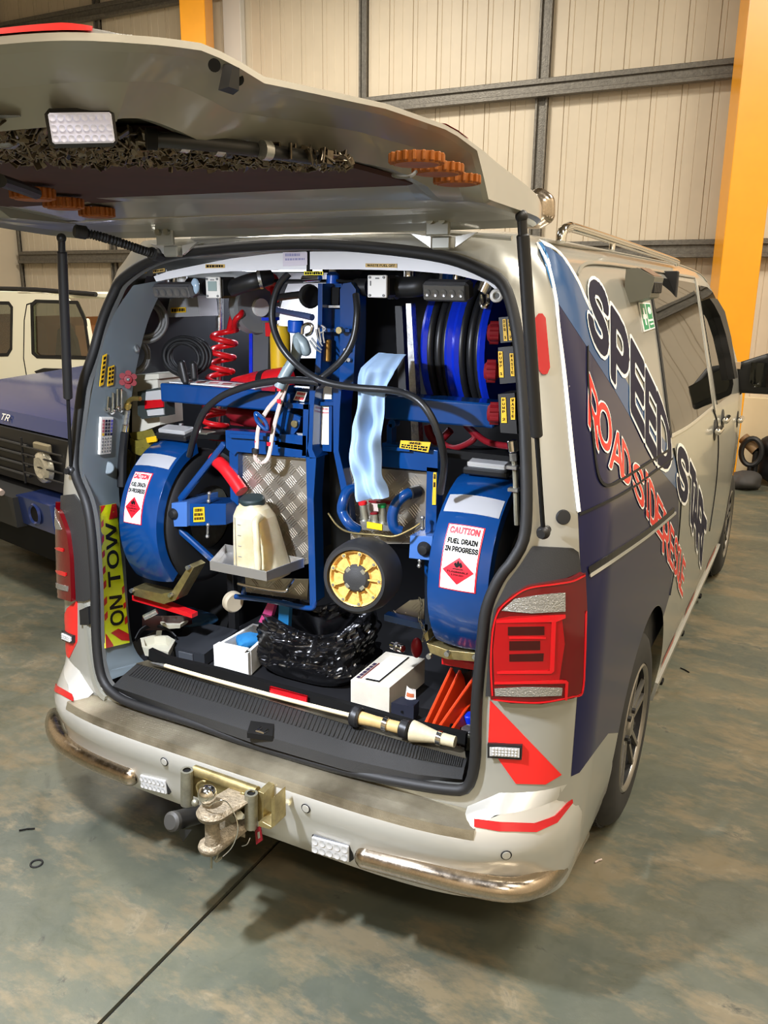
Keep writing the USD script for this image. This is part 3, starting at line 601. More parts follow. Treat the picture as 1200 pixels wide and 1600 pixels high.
# ------------------------------------------------------------------ bumper, step and tow bar
lip = .492
zt = lambda u: np.interp(abs(u), [0, .66, .74, .90, 1.16, 1.30, 1.42], [lip, lip, .545, .565, .555, .60, .66])
uu = np.linspace(-1.42, 1.42, 120)
bp = Polygon([(u, zt(u)) for u in uu]+[(u, np.interp(abs(u), [0, .9, 1.2, 1.42], [.285, .285, .28, .27])) for u in uu[::-1]]).buffer(0)
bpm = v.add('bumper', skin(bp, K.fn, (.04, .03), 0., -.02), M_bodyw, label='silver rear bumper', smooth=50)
us = np.linspace(-.70, .70, 60); lipp = K.fn(np.stack([us, np.full(60, lip)], -1))[0]; top = lipp.copy()
sillz = .520; tt = B.fn(np.stack([us*.985, np.full(60, sillz)], -1))[0]
mid = lipp*.9+tt*.1; mid[:, 2] = sillz-.006
n_t = usdkit.material(stage, '/World/Looks/tread_plate', {'t': ('texture_coordinate', {}), 'p': ('principled_bsdf', {'base_color': lin((150, 142, 120)), 'metallic': .75, 'roughness': .36}), 'm': ('mapping', {'scale': (1, 1, 1), 'rotation': (0, 0, .785)}), 'w': ('checker_texture', {'scale': 160}), 'n': ('noise_texture', {'scale': 6, 'detail': 4}), 'r': ('rgb_ramp', {'ramp': [(.35, lin((110, 102, 84))), (.65, lin((176, 168, 146)))]}), 'b': ('bump', {'strength': .5, 'distance': .004})}, [('t.object', 'm.vector'), ('m.vector', 'w.vector'), ('t.object', 'n.vector'), ('n.fac', 'r.fac'), ('r.color', 'p.base_color'), ('w.fac', 'b.height'), ('b.normal', 'p.normal')], surface='p.BSDF')
v.add('step_plate', cat([ruled(lipp, mid), ruled(mid, tt)]), n_t, bpm, 'dull treaded metal top of the bumper', smooth=30)
for sd in (-1, 1):
    u2 = np.linspace(.66, 1.42, 40)*sd; a = K.fn(np.stack([u2, [zt(u) for u in u2]], -1))[0]; zb = np.array([zt(u) for u in u2])
    b = B.fn(np.stack([u2*.985, zb+.035], -1))[0]; v.add('corner_top', ruled(a, b) if sd > 0 else ruled(b, a), M_bodyw, bpm, smooth=50)
def bdecal(name, px, m, off, lab, parent=bpm, back=0.):
    v.add(name, skin(K.poly(px), K.fn, (.04, .03), off, back), m, parent, lab, smooth=40)
bdecal('reflector', [(741, 1279), (780, 1284), (835, 1286), (866, 1275), (893, 1247), (894, 1254), (870, 1285), (838, 1300), (780, 1299), (741, 1292)], M_redrefl, .003, 'long red reflector on the right bumper corner')
bdecal('reflector', [(81, 1066), (114, 1085), (115, 1096), (82, 1078)], M_redrefl, .003, 'red reflector on the left bumper corner')
for q in ((257, 1190), (478, 1263), (791, 1336)):
    p, n = K.fn(K.at([q])); s = v.add('parking_sensor', lathe([(0, .0035), (.0105, .003), (.0115, .0)], p[0], n[0], 24), M_bodyw, bpm, smooth=40)
    # thin dark gap ring round the sensor
    F_ = frame(n[0]); a = np.arange(28)*2*np.pi/28; v.parts[s][1] = cat([v.parts[s][1], ])
    v.add('sensor_ring', tube([p[0]+n[0]*.0008+F_[:, 0]*math.cos(t)*.0125+F_[:, 1]*math.sin(t)*.0125 for t in a], .0014, 6, True), M_gap, bpm)
# black sill trim inside the opening: ribbed tread between seal and load floor
def sillpt(px, Y): return P(*px, Y)
far = [PZ(*q, .585) for q in ((215, 1036), (300, 1058), (420, 1092), (560, 1136), (660, 1165), (730, 1184))]
near = [PZ(*q, .575) for q in ((176, 1072), (280, 1108), (400, 1146), (540, 1186), (650, 1210), (722, 1218))]
near2 = [PZ(*q, .545) for q in ((172, 1078), (278, 1120), (400, 1163), (540, 1204), (650, 1228), (728, 1228))]
nk = 110; F2, N2, N3 = (np.array([np.interp(np.linspace(0, 5, nk), range(6), np.array(a)[:, k]) for k in range(3)]).T for a in (far, near, near2))
mid2 = F2*.45+N2*.55; mid2[:, 2] = .583
st_ = v.add('sill_trim', cat([ruled(N3, N2), ruled(N2, mid2), ruled(mid2, F2), ruled(F2, F2-np.array([0, 0, .05]))]), M_dark, label='black plastic sill trim with ribbed tread', smooth=20)
v.add('tread_rib', cat([tube([mid2[i]+(0, 0, .002), F2[i]+(0, 0, .0005)], .0022, 6) for i in range(2, nk-2)]), M_dark, st_, kind='stuff')
lp = [PZ(*q, .580) for q in ((392, 1128), (428, 1133), (426, 1152), (386, 1147))]; v.add('latch_recess', hull(np.vstack([np.array(lp)+(0, 0, .004), np.array(lp)-(0, 0, .012)])), M_blk, st_, 'recess for the tailgate latch')
p = PZ(413, 1139, .586); v.add('latch_bar', tube([p+(-.012, 0, 0), p+(-.012, -.02, 0), p+(.012, -.02, 0), p+(.012, 0, 0)], .004, 8), M_chrome, st_)
# stainless corner tubes under the bumper
def bar(px, Ys, r, lab):
    t = v.add('corner_tube', tube([P(*a, Y) for a, Y in zip(px, Ys)], r, 20, sm=10), M_steel, None, lab, smooth=60)
    e = P(*px[0], Ys[0]); d = P(*px[0], Ys[0])-P(*px[1], Ys[1]); d /= np.linalg.norm(d); v.add('end_cap', sphere(e, r*1.02, 2, (1, 1, 1)), M_steel, t, smooth=True)
bar([(204, 1212), (150, 1190), (108, 1168), (90, 1150), (84, 1130), (86, 1118)], [-.07, -.06, -.03, .03, .12, .25], .030, 'stainless tube under the left bumper corner')
bar([(572, 1339), (660, 1362), (740, 1382), (800, 1390), (845, 1378), (880, 1340), (905, 1300)], [-.07, -.065, -.045, -.02, .06, .24, .42], .030, 'stainless tube under the right bumper corner')
def work_lamp(t, c, ax, w, h, d, nrm, nx, ny, name, lab, lens=M_lens, r=.42, shell=M_black, parent=None):
    """Rectangular LED lamp: shell, lens and a grid of LED cups. ax: long axis, nrm: outwards."""
    ax, nrm = np.asarray(ax, float), np.asarray(nrm, float); ax /= np.linalg.norm(ax); nrm -= ax*(ax@nrm); nrm /= np.linalg.norm(nrm); upv = np.cross(nrm, ax); R = np.stack([ax, upv, nrm], 1)
    k = t.add(name, box(c-nrm*d/2, (w, h, d), R, .008), shell, parent, lab)
    if parent is None or t is not v: par2 = k
    else: par2 = parent
    t.add('lens', box(np.asarray(c)+nrm*.002, (w*.90, h*.78, .008), R, .003), lens, par2)
    dots = [lathe([(0, -.0005), (w*.9/nx*r*.5, 0), (w*.9/nx*r, .0014)], c+ax*w*.9*((i+.5)/nx-.5)+upv*h*.78*((j+.5)/ny-.5)+nrm*.0065, nrm, 12) for i in range(nx) for j in range(ny)]
    t.add('led_cup', cat(dots), lens, par2, smooth=True); return k
def lampP(a, b, Y, Y2): return (P(*a, Y)+P(*b, Y2))/2, P(*b, Y2)-P(*a, Y)
c, ax = lampP((217, 1219), (265, 1231), -.075, -.08); work_lamp(v, c, ax, .115, .055, .04, (.25, -1, .1), 6, 2, 'reversing_lamp', 'white LED lamp under the bumper left of the tow bar')
c, ax = lampP((484, 1317), (550, 1335), -.085, -.08); work_lamp(v, c, ax, .125, .058, .04, (.25, -1, .1), 5, 2, 'reversing_lamp', 'white LED lamp under the bumper right of the tow bar')
# wheels
def wheel(yc, side, xo):
    ax = np.array([side, 0, 0.]); o = np.array([xo, yc, ZW]); R = RT; wd = .225
    prof = [(.215, -.02), (.225, -.004), (.25, .0), (.285, -.002), (.315, -.012), (.335, -.03), (R, -.055), (R, -wd+.05), (.33, -wd+.02), (.28, -wd), (.2, -wd)]
    k = v.add('tyre', lathe(prof, o, ax, 72), M_tyre, None, None, smooth=40)
    gr = []
    for i in range(90):
        a = 2*np.pi*i/90
        for (t0, t1, sk) in ((-.052, -.085, .03), (-.09, -.135, -.03), (-.14, -.175, .03)):
            p0 = o+ax*t0+np.array([0, math.cos(a), math.sin(a)])*(R+.0015); a2 = a+sk; p1 = o+ax*t1+np.array([0, math.cos(a2), math.sin(a2)])*(R+.0015); gr.append(tube([p0, p1], .006, 4))
    v.add('tread_block', cat(gr), M_tyre, k, kind='stuff', smooth=False)
    prof = [(.222, -.006), (.216, -.002), (.208, -.012), (.204, -.06), (.2, -.16), (.0, -.165)]
    M_rim = mat('alloy_rim', (138, 133, 124), .32, .75, var=.1, scale=20); M_rimd = mat('dark_alloy', (24, 23, 22), .6, .2)
    rm = v.add('rim', lathe([(.224, -.008), (.217, -.001), (.209, -.005), (.206, -.014)], o, ax, 64), M_rim, smooth=50)
    v.add('rim_barrel', lathe([(.2065, -.013), (.204, -.14), (.0, -.145)], o, ax, 64), M_rimd, rm)
    for i in range(5):
        a = 2*np.pi*(i+.25)/5
        for s2 in (-1, 1):
            def q(r, da, h): return o+ax*h+np.array([0, math.cos(a+da), math.sin(a+da)])*r
            pts = [q(r, s2*da, h) for r, h in ((.05, -.022), (.212, -.010)) for da in ((.15, .55) if r < .1 else (.14, .21))]+[q(r, s2*da, h) for r, h in ((.05, -.036), (.212, -.024)) for da in ((.15, .55) if r < .1 else (.14, .21))]
            v.add('spoke', hull(pts), M_rim, rm)
    v.add('hub', lathe([(0, -.012), (.032, -.012), (.038, -.02), (.075, -.024), (.08, -.06)], o, ax, 32), M_rim, rm)
    for i in range(5):
        a = 2*np.pi*(i+.75)/5; c = o+np.array([0, math.cos(a), math.sin(a)])*.056; v.add('wheel_nut', cyl(c-ax*.03, c-ax*.012, .011, 6), M_rimd, rm)
for y in (YR, YF):
    wheel(y, 1, XC+.895); wheel(y, -1, XC-.895)
for y in (YR, YF):
    for sd in (-1, 1): v.add('wheel_arch_liner', lathe([(.425, 0), (.43, .30), (.0, .31)], (XC+sd*.855, y, .36), (-sd, 0, 0), 40).slice_plane((0, 0, .29), (0, 0, 1)), M_blk, label='black wheel arch liner')
# side sill strip with red reflective dashes
for i, (y0, y1) in enumerate(((1.45, 1.75), (2.05, 2.35), (2.8, 3.2))):
    g = Polygon([(B.uy(y0, .38), .36), (B.uy(y1, .38), .36), (B.uy(y1+.04, .38), .40), (B.uy(y0+.04, .38), .40)]); v.add('sill_reflector', skin(g, B.fn, (.1, .1), .002), mat('faded_red_film', (170, 92, 80), .4), label='faded red reflective dash on the sill')
v.add('side_sill', skin(Polygon([(B.uy(y, z), z) for y, z in ((1.40, .25), (3.52, .25), (3.52, .33), (1.40, .33))]), B.fn, (.1, .05), .012, 0.), M_body, label='pale lower sill')
for px in ((1031, 1064), (1064, 989), (1092, 931)):
    p = PX(*px, .86); v.add('jacking_plug', box(p, (.03, .05, .02), b=.004), M_blk)
# mirror
p = P(1190, 590, 3.62); mk = v.add('door_mirror', hull(np.vstack([sphere(P(*q, Y), .03, 1).vertices for q, Y in (((1152, 575), 3.62), ((1200, 560), 3.58), ((1235, 580), 3.58), ((1160, 606), 3.62), ((1235, 610), 3.58), ((1200, 580), 3.75))])), M_black, None, 'black door mirror', smooth=50)
gl = [P(*q, 3.535) for q in ((1174, 566), (1240, 570), (1240, 606), (1178, 605), (1171, 596))]
v.add('mirror_glass', prism(gl, .012), mat('mirror_glass', (60, 62, 60), .03, 1.), mk)
v.add('mirror_arm', hull(np.vstack([sphere(P(*q, 3.7), .025, 1).vertices for q in ((1146, 605), (1165, 600), (1146, 618))])), M_black, mk)
pl = P(1153, 571, 3.57); v.add('mirror_sticker', box(pl, (.03, .004, .04), b=.001), mat('tan_sticker', (196, 170, 140), .5), mk)
# roof rail
RX = lambda px: PX(*px, .70)
rr = [RX(q) for q in ((876, 378), (879, 362), (888, 356), (900, 357), (960, 376), (1020, 396), (1052, 407), (1058, 410))]
rl = v.add('roof_rail', tube(rr, .0135, 14, sm=6), M_chrome, None, 'polished tubular roof rail', smooth=60)
for q, b in (((958, 375), (956, 391)), ((1055, 408), (1057, 413))): v.add('rail_foot', cyl(RX(b), RX(q), .010, 14), M_chrome, rl)
bc = P(846, 320, .55); v.add('beacon_end', hull(np.vstack([sphere(P(*q, .6), .03, 2).vertices for q in ((842, 312), (850, 318), (850, 335), (842, 340), (830, 318), (830, 340))])), M_steel, None, 'rounded metal end of the roof light bar', smooth=60)

# ================================================================== the raised tailgate
TX = .04
half_o = [(0, .19), (.45, .19), (.66, .175), (.71, .15), (.735, .05), (.725, -.1), (.718, -.22), (.715, -.60), (.70, -.95), (.66, -1.07), (.55, -1.12), (.30, -1.135), (0, -1.14)]
rt = spline(half_o, 8); lf = rt[::-1]*(-1, 1); ol = np.vstack([rt, lf[1:-1]])
tg_t = np.roll(ol, -1, 0)-np.roll(ol, 1, 0); tg_n = np.stack([tg_t[:, 1], -tg_t[:, 0]], 1); tg_n /= np.linalg.norm(tg_n, axis=1, keepdims=True)
tg_n *= np.sign(((np.array([0, -.48])-ol)*tg_n).sum(1))[:, None]
yU = lambda y: np.interp(y, [-1.14, -1.05, -.97, -.92, -.88, -.7, -.6, -.37, -.22, -.05, .05, .12, .19], [2.022, 2.028, 2.037, 2.031, 2.024, 2.038, 2.046, 2.052, 2.035, 2.005, 1.985, 1.965, 1.95])
yL = lambda y: np.interp(y, [-1.14, -.24, -.20, .19], [0, 0, 1, 1])
def tring(ins, zf):
    p = ol+tg_n*ins; return np.stack([p[:, 0]+TX, p[:, 1], zf(ol[:, 1])], -1)
zl0 = lambda y: (1-yL(y))*(yU(y)-.007)+yL(y)*np.interp(y, [-.2, .19], [1.958, 1.938])
zl2 = lambda y: (1-yL(y))*(yU(y)-.062)+yL(y)*1.957; zl3 = lambda y: (1-yL(y))*1.996+yL(y)*1.962
T = [tring(0, yU), tring(.03, lambda y: yU(y)+.005+.010*np.clip((-1.04-y)/.06, 0, 1)), tring(.10, lambda y: yU(y)+.010+.016*np.clip((-1.04-y)/.06, 0, 1)), tring(.2, lambda y: yU(y)+.014+.018*np.clip((-1.04-y)/.06, 0, 1))]
Bo = [tring(0, zl0), tring(.010, lambda y: zl0(y)-.006), tring(.05, lambda y: (zl0(y)*.55+zl2(y)*.45)), tring(.095, zl2), tring(.115, lambda y: zl2(y)+.004), tring(.15, zl3)]
def rings(rs): return cat([loop(a, b) for a, b in zip(rs[:-1], rs[1:])])
def capz(r, flip):
    k = Polygon(r[:, :2]).buffer(0); k = max(getattr(k, 'geoms', [k]), key=lambda g: g.area); a, f = trimesh.creation.triangulate_polygon(k, engine='earcut')
    near = np.argmin(np.linalg.norm(a[:, None, :2]-r[None, :, :2], axis=2), 1); return mesh(np.c_[a[:, :2], r[near, 2]], f[:, ::-1] if flip else f)
outer = cat([rings([Bo[0]]+T), capz(T[-1], False)]); inner = cat([rings(Bo), capz(Bo[-1], True)])
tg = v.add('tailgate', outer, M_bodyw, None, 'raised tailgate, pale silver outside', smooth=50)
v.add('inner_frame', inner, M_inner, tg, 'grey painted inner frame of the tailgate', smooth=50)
def tpatch(sel, name, m, lab, k0=0, k1=3):
    rs = [r[sel]+(0, 0, .0015) for r in T[k0:k1+1]]; rs = [r+np.c_[-tg_n[sel]*.0015, np.zeros(sel.sum() if sel.dtype == bool else len(sel))] for r in rs]
    v.add(name, cat([ruled(a, b) for a, b in zip(rs[:-1], rs[1:])]), m, tg, lab, smooth=50)
idx = np.arange(len(ol))
tpatch(idx[(ol[:, 1] < -.26) & (ol[:, 1] > -.40) & (ol[:, 0] > 0)], 'red_chevron', M_redf, 'red reflective patch on the tailgate edge')
tpatch(idx[(ol[:, 1] < -1.06) & (ol[:, 0] > -.1) & (ol[:, 0] < .66)], 'red_chevron', M_redf, 'red reflective band on the tailgate far edge')
M_brd = mat('dark_red_board', (62, 32, 30), .85, var=.2, scale=12)
v.add('lining_board', prism([(-.52, 0, 0), (.60, 0, 0), (.60, 0, .80), (.5, 0, .86), (-.45, 0, .86), (-.52, 0, .8)], .008), M_brd, tg, 'dark maroon lining board')
bm_ = v.parts[-1][1]; q = bm_.vertices.copy(); bm_.vertices = np.stack([q[:, 0]+.03, .0-q[:, 2], 1.990+q[:, 1]-.006], 1); bm_.invert() if bm_.volume < 0 else None
# guide block with two holes on the rim
c = PZ(352, 121, 2.014)
v.add('guide_block', hull([c+.5*np.array(d) for d in ((.012, -.02, .022), (.012, .02, .022), (.0, -.026, -.03), (.0, .026, -.03), (.03, -.012, .018), (.03, .012, .018), (.022, -.018, -.024), (.022, .018, -.024))]), M_black, tg)
for q_ in ((335, 102), (372, 124)): e = PZ(*q_, 2.016); v.add('screw_hole', cyl(e, e+(CAM-e)/np.linalg.norm(CAM-e)*.002, .0065, 16), M_blk, tg)
# hinges, struts, wiring loom
for px in ((690, 355), (266, 372)):
    c = P(*px, .16); h = v.add('hinge', cat([box(c+(0, -.02, .005), (.06, .012, .05), b=.003), box(c+(0, .01, -.035), (.05, .03, .03), b=.004)]), M_inner, None, 'silver tailgate hinge')
    v.add('hinge_bolt', cat([cyl(c+(d, -.024, .014), c+(d, -.036, .014), .009, 12) for d in (-.015, .015)]), M_galv, h)
    for s in (-1, 1): v.add('hinge_cover', hull([c+np.array(d) for d in ((s*.032, .01, -.02), (s*.032, .01, -.045), (s*.085, .01, -.012), (s*.085, .02, -.012), (s*.032, .02, -.045))]), M_bodyw, h)
def strut(a, b, k, lab):
    a, b = np.array(a), np.array(b); m = a+(b-a)*k; s = v.add('gas_strut', cat([cyl(a+(b-a)*.05, m, .0135, 18, b=.003), cyl(a, a+(b-a)*.055, .010, 12), sphere(a, .013)]), M_black, None, lab, smooth=40)
    v.add('strut_rod', cyl(m-(b-a)*.01, b, .0055, 12), M_blk, s); v.add('strut_end', cat([sphere(b, .016), cyl(b-(.0, .02, 0), b+(0, .03, 0), .010, 12)]), M_black, s)
strut(P(815, 338, -.03), P(849, 832, .07), .67, 'black gas strut right of the opening')
strut(P(96, 372, -.02), P(111, 735, .09), .66, 'black gas strut left of the opening')
lo = spline([P(120, 362, -.08), P(150, 368, -.04), P(190, 380, .04), P(225, 392, .11), P(246, 398, .17)], 24); wob = .0105+.0022*np.sign(np.sin(np.arange(len(lo))*np.pi/1.5))
lm = v.add('wiring_loom', tube(lo, wob, 12), M_rub, None, 'black ribbed wiring loom'); v.add('loom_boot', cat([cyl(P(116, 361, -.09), P(136, 364, -.06), .017, 16, b=.004), cyl(P(236, 396, .14), P(252, 399, .19), .018, 16, b=.004)]), M_rub, lm)
# small dash mirror-like silver rail below the tailgate
v.add('drip_rail', tube([P(300, 372, .21), P(480, 361, .21), P(640, 360, .21), P(800, 372, .20)], .006, 8, sm=6), M_bodyw, None, 'bright drip rail above the opening')
# lamps on the tailgate
LAMPC = PZ(128, 200, 1.955)
nrm = CAM-LAMPC; nrm /= np.linalg.norm(nrm); axl = np.cross([0, 0, 1.], nrm); axl /= np.linalg.norm(axl); axl = axl*.99+np.array([0, 0, .08])
work_lamp(v, LAMPC, axl, .070, .038, .022, nrm, 8, 3, 'tailgate_lamp', 'lit LED lamp on the raised tailgate', lens=M_led, r=.42, parent=tg)
gp = v.add('grab_handle', hull([PZ(*q, z) for q, z in (((-30, 172), 1.99), ((60, 178), 1.99), ((88, 232), 1.975), ((-30, 236), 1.972), ((30, 180), 1.97), ((-30, 180), 1.97))]), M_grey, tg, 'grey grab handle moulding'); v.add('handle_cup', sphere(PZ(10, 222, 1.965), .016, 2, (1, 1, .5)), M_dullens, tg)
def area(name, pos, tgt, size, power, col):
    l = UsdLux.RectLight.Define(stage, '/World/'+name); l.CreateWidthAttr(size[0]); l.CreateHeightAttr(size[1]); l.CreateIntensityAttr(power); l.CreateColorAttr(Gf.Vec3f(*col))
    z = np.asarray(pos, float)-np.asarray(tgt, float); F_ = frame(z); l.AddTransformOp().Set(Gf.Matrix4d(*F_[:, 0], 0, *F_[:, 1], 0, *F_[:, 2], 0, *map(float, pos), 1)); return l
COOL = (.82, .88, 1.0)
area('tailgate_lamp_light', (-.05, -.85, 1.90), (-.05, -.74, 0), (.14, .06), 2600, COOL)

# ---- chains, hoses and orange toothed discs hung under the tailgate
M_link = mat('bright_link_steel', (104, 94, 80), .28, .9, var=.4, scale=60)
ch = Thing('snow_chain', 'tangled bright steel snow chain hung under the raised tailgate', 'chain', kind='stuff')
lk = []
for i in range(2600):
    u = nrng.random()**1.15; px = u*545; cy = np.interp(px, [0, 150, 300, 430, 545], [222, 232, 240, 246, 254]); py = cy+np.interp(px, [0, 200, 545], [26, 20, 6])*np.clip(nrng.normal()*.55, -1.2, 1.2)
    c = PZ(px, py, 1.966+.010*nrng.random()); Rm = trimesh.transformations.random_rotation_matrix(nrng.random(3))[:3, :3]; s = .008+.007*nrng.random()
    lk.append(box(c, (s*1.5, s*.8, .0025), Rm, .0008))
ch.add('snow_chain', cat(lk), M_link, smooth=False)
t = Thing('tyre_inflator_hose', 'black hose with two bright clamps under the raised tailgate', 'hose')
pts = [PZ(245, 218, 1.962), PZ(300, 222, 1.962), PZ(400, 234, 1.964), PZ(520, 251, 1.968)]; t.add('tube', tube(pts, .009, 12, sm=6), M_hose)
for px in ((285, 222), (415, 235), (340, 228)): c = PZ(*px, 1.9625); d = pts[2]-pts[1]; d /= np.linalg.norm(d); t.add('clamp', cyl(c-d*.006, c+d*.006, .012, 16), M_alu)
t.add('nozzle', cyl(pts[0]-(pts[1]-pts[0])*.3, pts[0], .012, 16), M_blk)
one('tailgate_strap', tube([PZ(0, 282, 1.945), PZ(30, 292, 1.945), PZ(56, 302, 1.945)], .010, 10), M_black, 'black bar at the left edge under the raised tailgate', 'bar')
def disc(c, r, h, lab, tilt=(0, 0, 1)):
    t = Thing('toothed_disc', lab, 'disc', 'orange toothed discs'); F_ = frame(tilt); c = np.asarray(c)
    t.add('body', lathe([(0, 0), (r*.8, 0), (r*.86, h*.3), (r*.86, h), (0, h)], c, F_[:, 2], 28), M_amber)
    for i in range(18):
        a = 2*np.pi*i/18; d = F_[:, 0]*math.cos(a)+F_[:, 1]*math.sin(a); R = np.stack([d, np.cross(F_[:, 2], d), F_[:, 2]], 1); t.add('tooth', box(c+d*r*.88+F_[:, 2]*h*.55, (r*.26, r*.15, h*.9), R, .002), M_amber)
for px, lab in (((655, 252), 'orange toothed disc under the right side of the raised tailgate, farthest from the hinge'), ((688, 267), 'middle orange toothed disc of the three under the right side of the tailgate'), ((718, 283), 'orange toothed disc under the right side of the tailgate, nearest the gas strut')):
    disc(PZ(px[0]-4, px[1]+6, 1.974), .042, .016, lab)
for px, lab in (((52, 313), 'orange toothed disc under the left side of the tailgate, leftmost of three'), ((100, 327), 'middle orange toothed disc of the three under the left side of the tailgate'), ((152, 340), 'orange toothed disc under the left side of the tailgate, rightmost of three')):
    disc(PZ(*px, 1.955), .042, .022, lab)
one('cable_tie_strap', tube([PZ(650, 268, 1.976), PZ(640, 276, 1.966), PZ(620, 276, 1.968), PZ(614, 274, 1.976)], .003, 6, sm=5), M_grey, 'short grey strap under the tailgate beside the orange discs', 'strap')

# ================================================================== inside the opening: header, pillar trim
M_hdr = mat('white_header', (228, 230, 236), .4)
hp = v.add('header_panel', pp([(240, 432), (262, 424), (300, 416), (360, 404), (420, 397), (479, 393), (479, 421), (420, 422), (360, 424), (310, 428), (268, 435), (244, 440)], .262, .012), M_hdr, None, 'white header panel left of the joint')
v.add('header_panel', pp([(484, 393), (540, 393), (600, 396), (660, 401), (700, 407), (742, 418), (772, 434), (795, 462), (800, 480), (786, 462), (760, 441), (710, 429), (640, 423), (560, 421), (484, 421)], .262, .012), M_hdr, None, 'white header panel right of the joint')
v.add('header_joint', pp([(479, 392), (485, 392), (485, 424), (479, 424)], .264, .012), M_blk)
def label(t, px, Y, text, m=M_yel, ink=M_blk, lab=None, parent=None, rotl=False, th=.0015, pad=.14, lines=None, name='label'):
    """Printed label on the quad px (tl, tr, br, bl) at depth Y (or four depths)."""
    Ys = [Y]*4 if np.isscalar(Y) else Y; q = [P(*a, y) for a, y in zip(px, Ys)]; fn = quadfn(*q); n = fn(np.array([[.5, .5]]))[1][0]; sg = 1 if n@(CAM-q[0]) > 0 else -1
    k = t.add(name, skin(UNIT, fn, (1, 1), 0., -sg*th), m, parent, lab, smooth=False)
    for (tx, x0, y0, x1, y1) in (lines or ([(text, pad*.4, pad*1.4, 1-pad*.4, 1-pad*1.4)] if text else [])):
        g = dashes(x0, y0, x1, y1, len(t.parts)) if tx == '~' else fit(glyphs(tx, True), x0, y0, x1, y1)
        if rotl: g = affinity.affine_transform(fit(glyphs(tx, True), y0, x0, y1, x1), [0, 1, 1, 0, 0, 0])
        t.add('print', skin(g, fn, (1, 1), sg*.0006), ink, k if parent is None else parent, smooth=False)
    return k
M_tan = mat('brass_label', (205, 172, 98), .5)
label(v, [(321, 413), (351, 413), (351, 418.5), (321, 419)], .260, '~', M_tan, name='header_label', lab='small brass label on the left header')
label(v, [(571, 411.5), (620, 412), (620, 418.5), (571, 417.5)], .260, 'WASTE FUEL OFF', M_tan, name='header_label', lab='brass label WASTE FUEL OFF on the header')
label(v, [(239, 422), (257, 419), (257, 424), (239, 427)], .258, '~', M_tan, name='header_label'); label(v, [(222, 423), (229, 422), (229, 427), (222, 428)], .258, None, M_tan, name='header_label')
label(v, [(442, 394), (480, 394), (480, 414), (442, 416)], .258, None, mat('pale_print', (214, 208, 222), .5), name='header_notice', lab='pale printed notice on the header', lines=[('~', .1, .1, .7, .3), ('~', .1, .45, .9, .6)], ink=mat('violet_ink', (150, 150, 190), .5))
label(v, [(475, 424), (505, 424), (505, 430), (475, 430)], .30, '~', mat('bright_yellow_label', (240, 225, 40), .45), name='header_label')
# left D-pillar trim, leaning from the seal into the load space
A = [P(*q, Y) for q, Y in (((208, 446), .23), ((174, 500), .19), ((150, 580), .16), ((136, 660), .13), ((129, 720), .11), ((131, 770), .10), ((148, 808), .085), ((157, 880), .07), ((161, 1000), .05), ((174, 1062), .045))]
Bq = [P(*q, Y) for q, Y in (((262, 436), .34), ((232, 500), .36), ((212, 580), .36), ((200, 660), .36), ((188, 720), .34), ((186, 770), .33), ((190, 810), .32), ((196, 880), .30), ((206, 1000), .27), ((232, 1040), .24))]
v.add('pillar_trim', ruled(spline(A, 6), spline(Bq, 6)), M_trimg, None, 'pale grey trim of the left pillar', smooth=50)
def trimP(px, py, off=.004):
    """Point on the left pillar trim under a pixel."""
    a, b = np.array(A), np.array(Bq); pa, pb = project(a)[0], project(b)[0]; best = None
    for t in np.linspace(0, len(a)-1, 240):
        i = min(int(t), len(a)-2); f = t-i; qa, qb = pa[i]*(1-f)+pa[i+1]*f, pb[i]*(1-f)+pb[i+1]*f; d = qb-qa; s = np.clip(((px, py)-qa)@d/(d@d), -.1, 1.1); e = np.linalg.norm(qa+d*s-(px, py))
        if best is None or e < best[0]: best = (e, (a[i]*(1-f)+a[i+1]*f)*(1-s)+(b[i]*(1-f)+b[i+1]*f)*s)
    p = best[1]; return p+(CAM-p)/np.linalg.norm(CAM-p)*off
label(v, [(170, 795), (171, 796), (172, 800), (171, 800)], .12, None) if False else None
# ON TOW board: red and yellow chequered, black letters reading upwards
_v = np.linspace(0, 1, 14); _L = np.array([trimP(156+(165-156)*w, 790+(1012-790)*w, .010) for w in _v]); _R = np.array([trimP(181+(202-181)*w, 787+(1004-787)*w, .010) for w in _v])
def fn(uv):
    lp, rp = (np.stack([np.interp(uv[:, 1], _v, E_[:, k_]) for k_ in range(3)], -1) for E_ in (_L, _R)); p = lp+(rp-lp)*uv[:, :1]
    n = np.cross(_R[7]-_L[7], _L[9]-_L[5]); n = n/np.linalg.norm(n); n = n if n@(CAM-_L[7]) > 0 else -n; return p, np.repeat(n[None], len(uv), 0)
tq = [_L[0]]; sg = 1
t = Thing('on_tow_board', 'fluorescent yellow ON TOW board with red chequered edges, on the left pillar', 'sign')
t.add('board', skin(UNIT, fn, (.5, .04), 0., -sg*.004), M_flu, smooth=False)
M_tred = mat('board_red', (196, 22, 26), .4)
for k_, sh in enumerate([[(0, 0), (.30, 0), (0, .06)], [(.70, 0), (1, 0), (1, .10), (.45, .11)], [(.0, .12), (.13, .10), (.13, .145), (0, .16)]]+[[(0, y), (.13, y-.02), (.13, y+.025), (0, y+.045)] for y in (.22, .33, .44, .55, .66, .76)]+[[(.87, y), (1, y-.015), (1, y+.03), (.87, y+.045)] for y in (.60, .71, .82)]+[[(.22, .905), (.55, .88), (1, .93), (1, .985), (.66, .97)], [(0, .90), (.3, .99), (.28, 1), (0, 1)]]):
    g = Polygon(sh).buffer(0).intersection(UNIT)
    if not g.is_empty: t.add('red_patch', skin(g, fn, (1, .04), sg*.0008), M_tred, smooth=False)
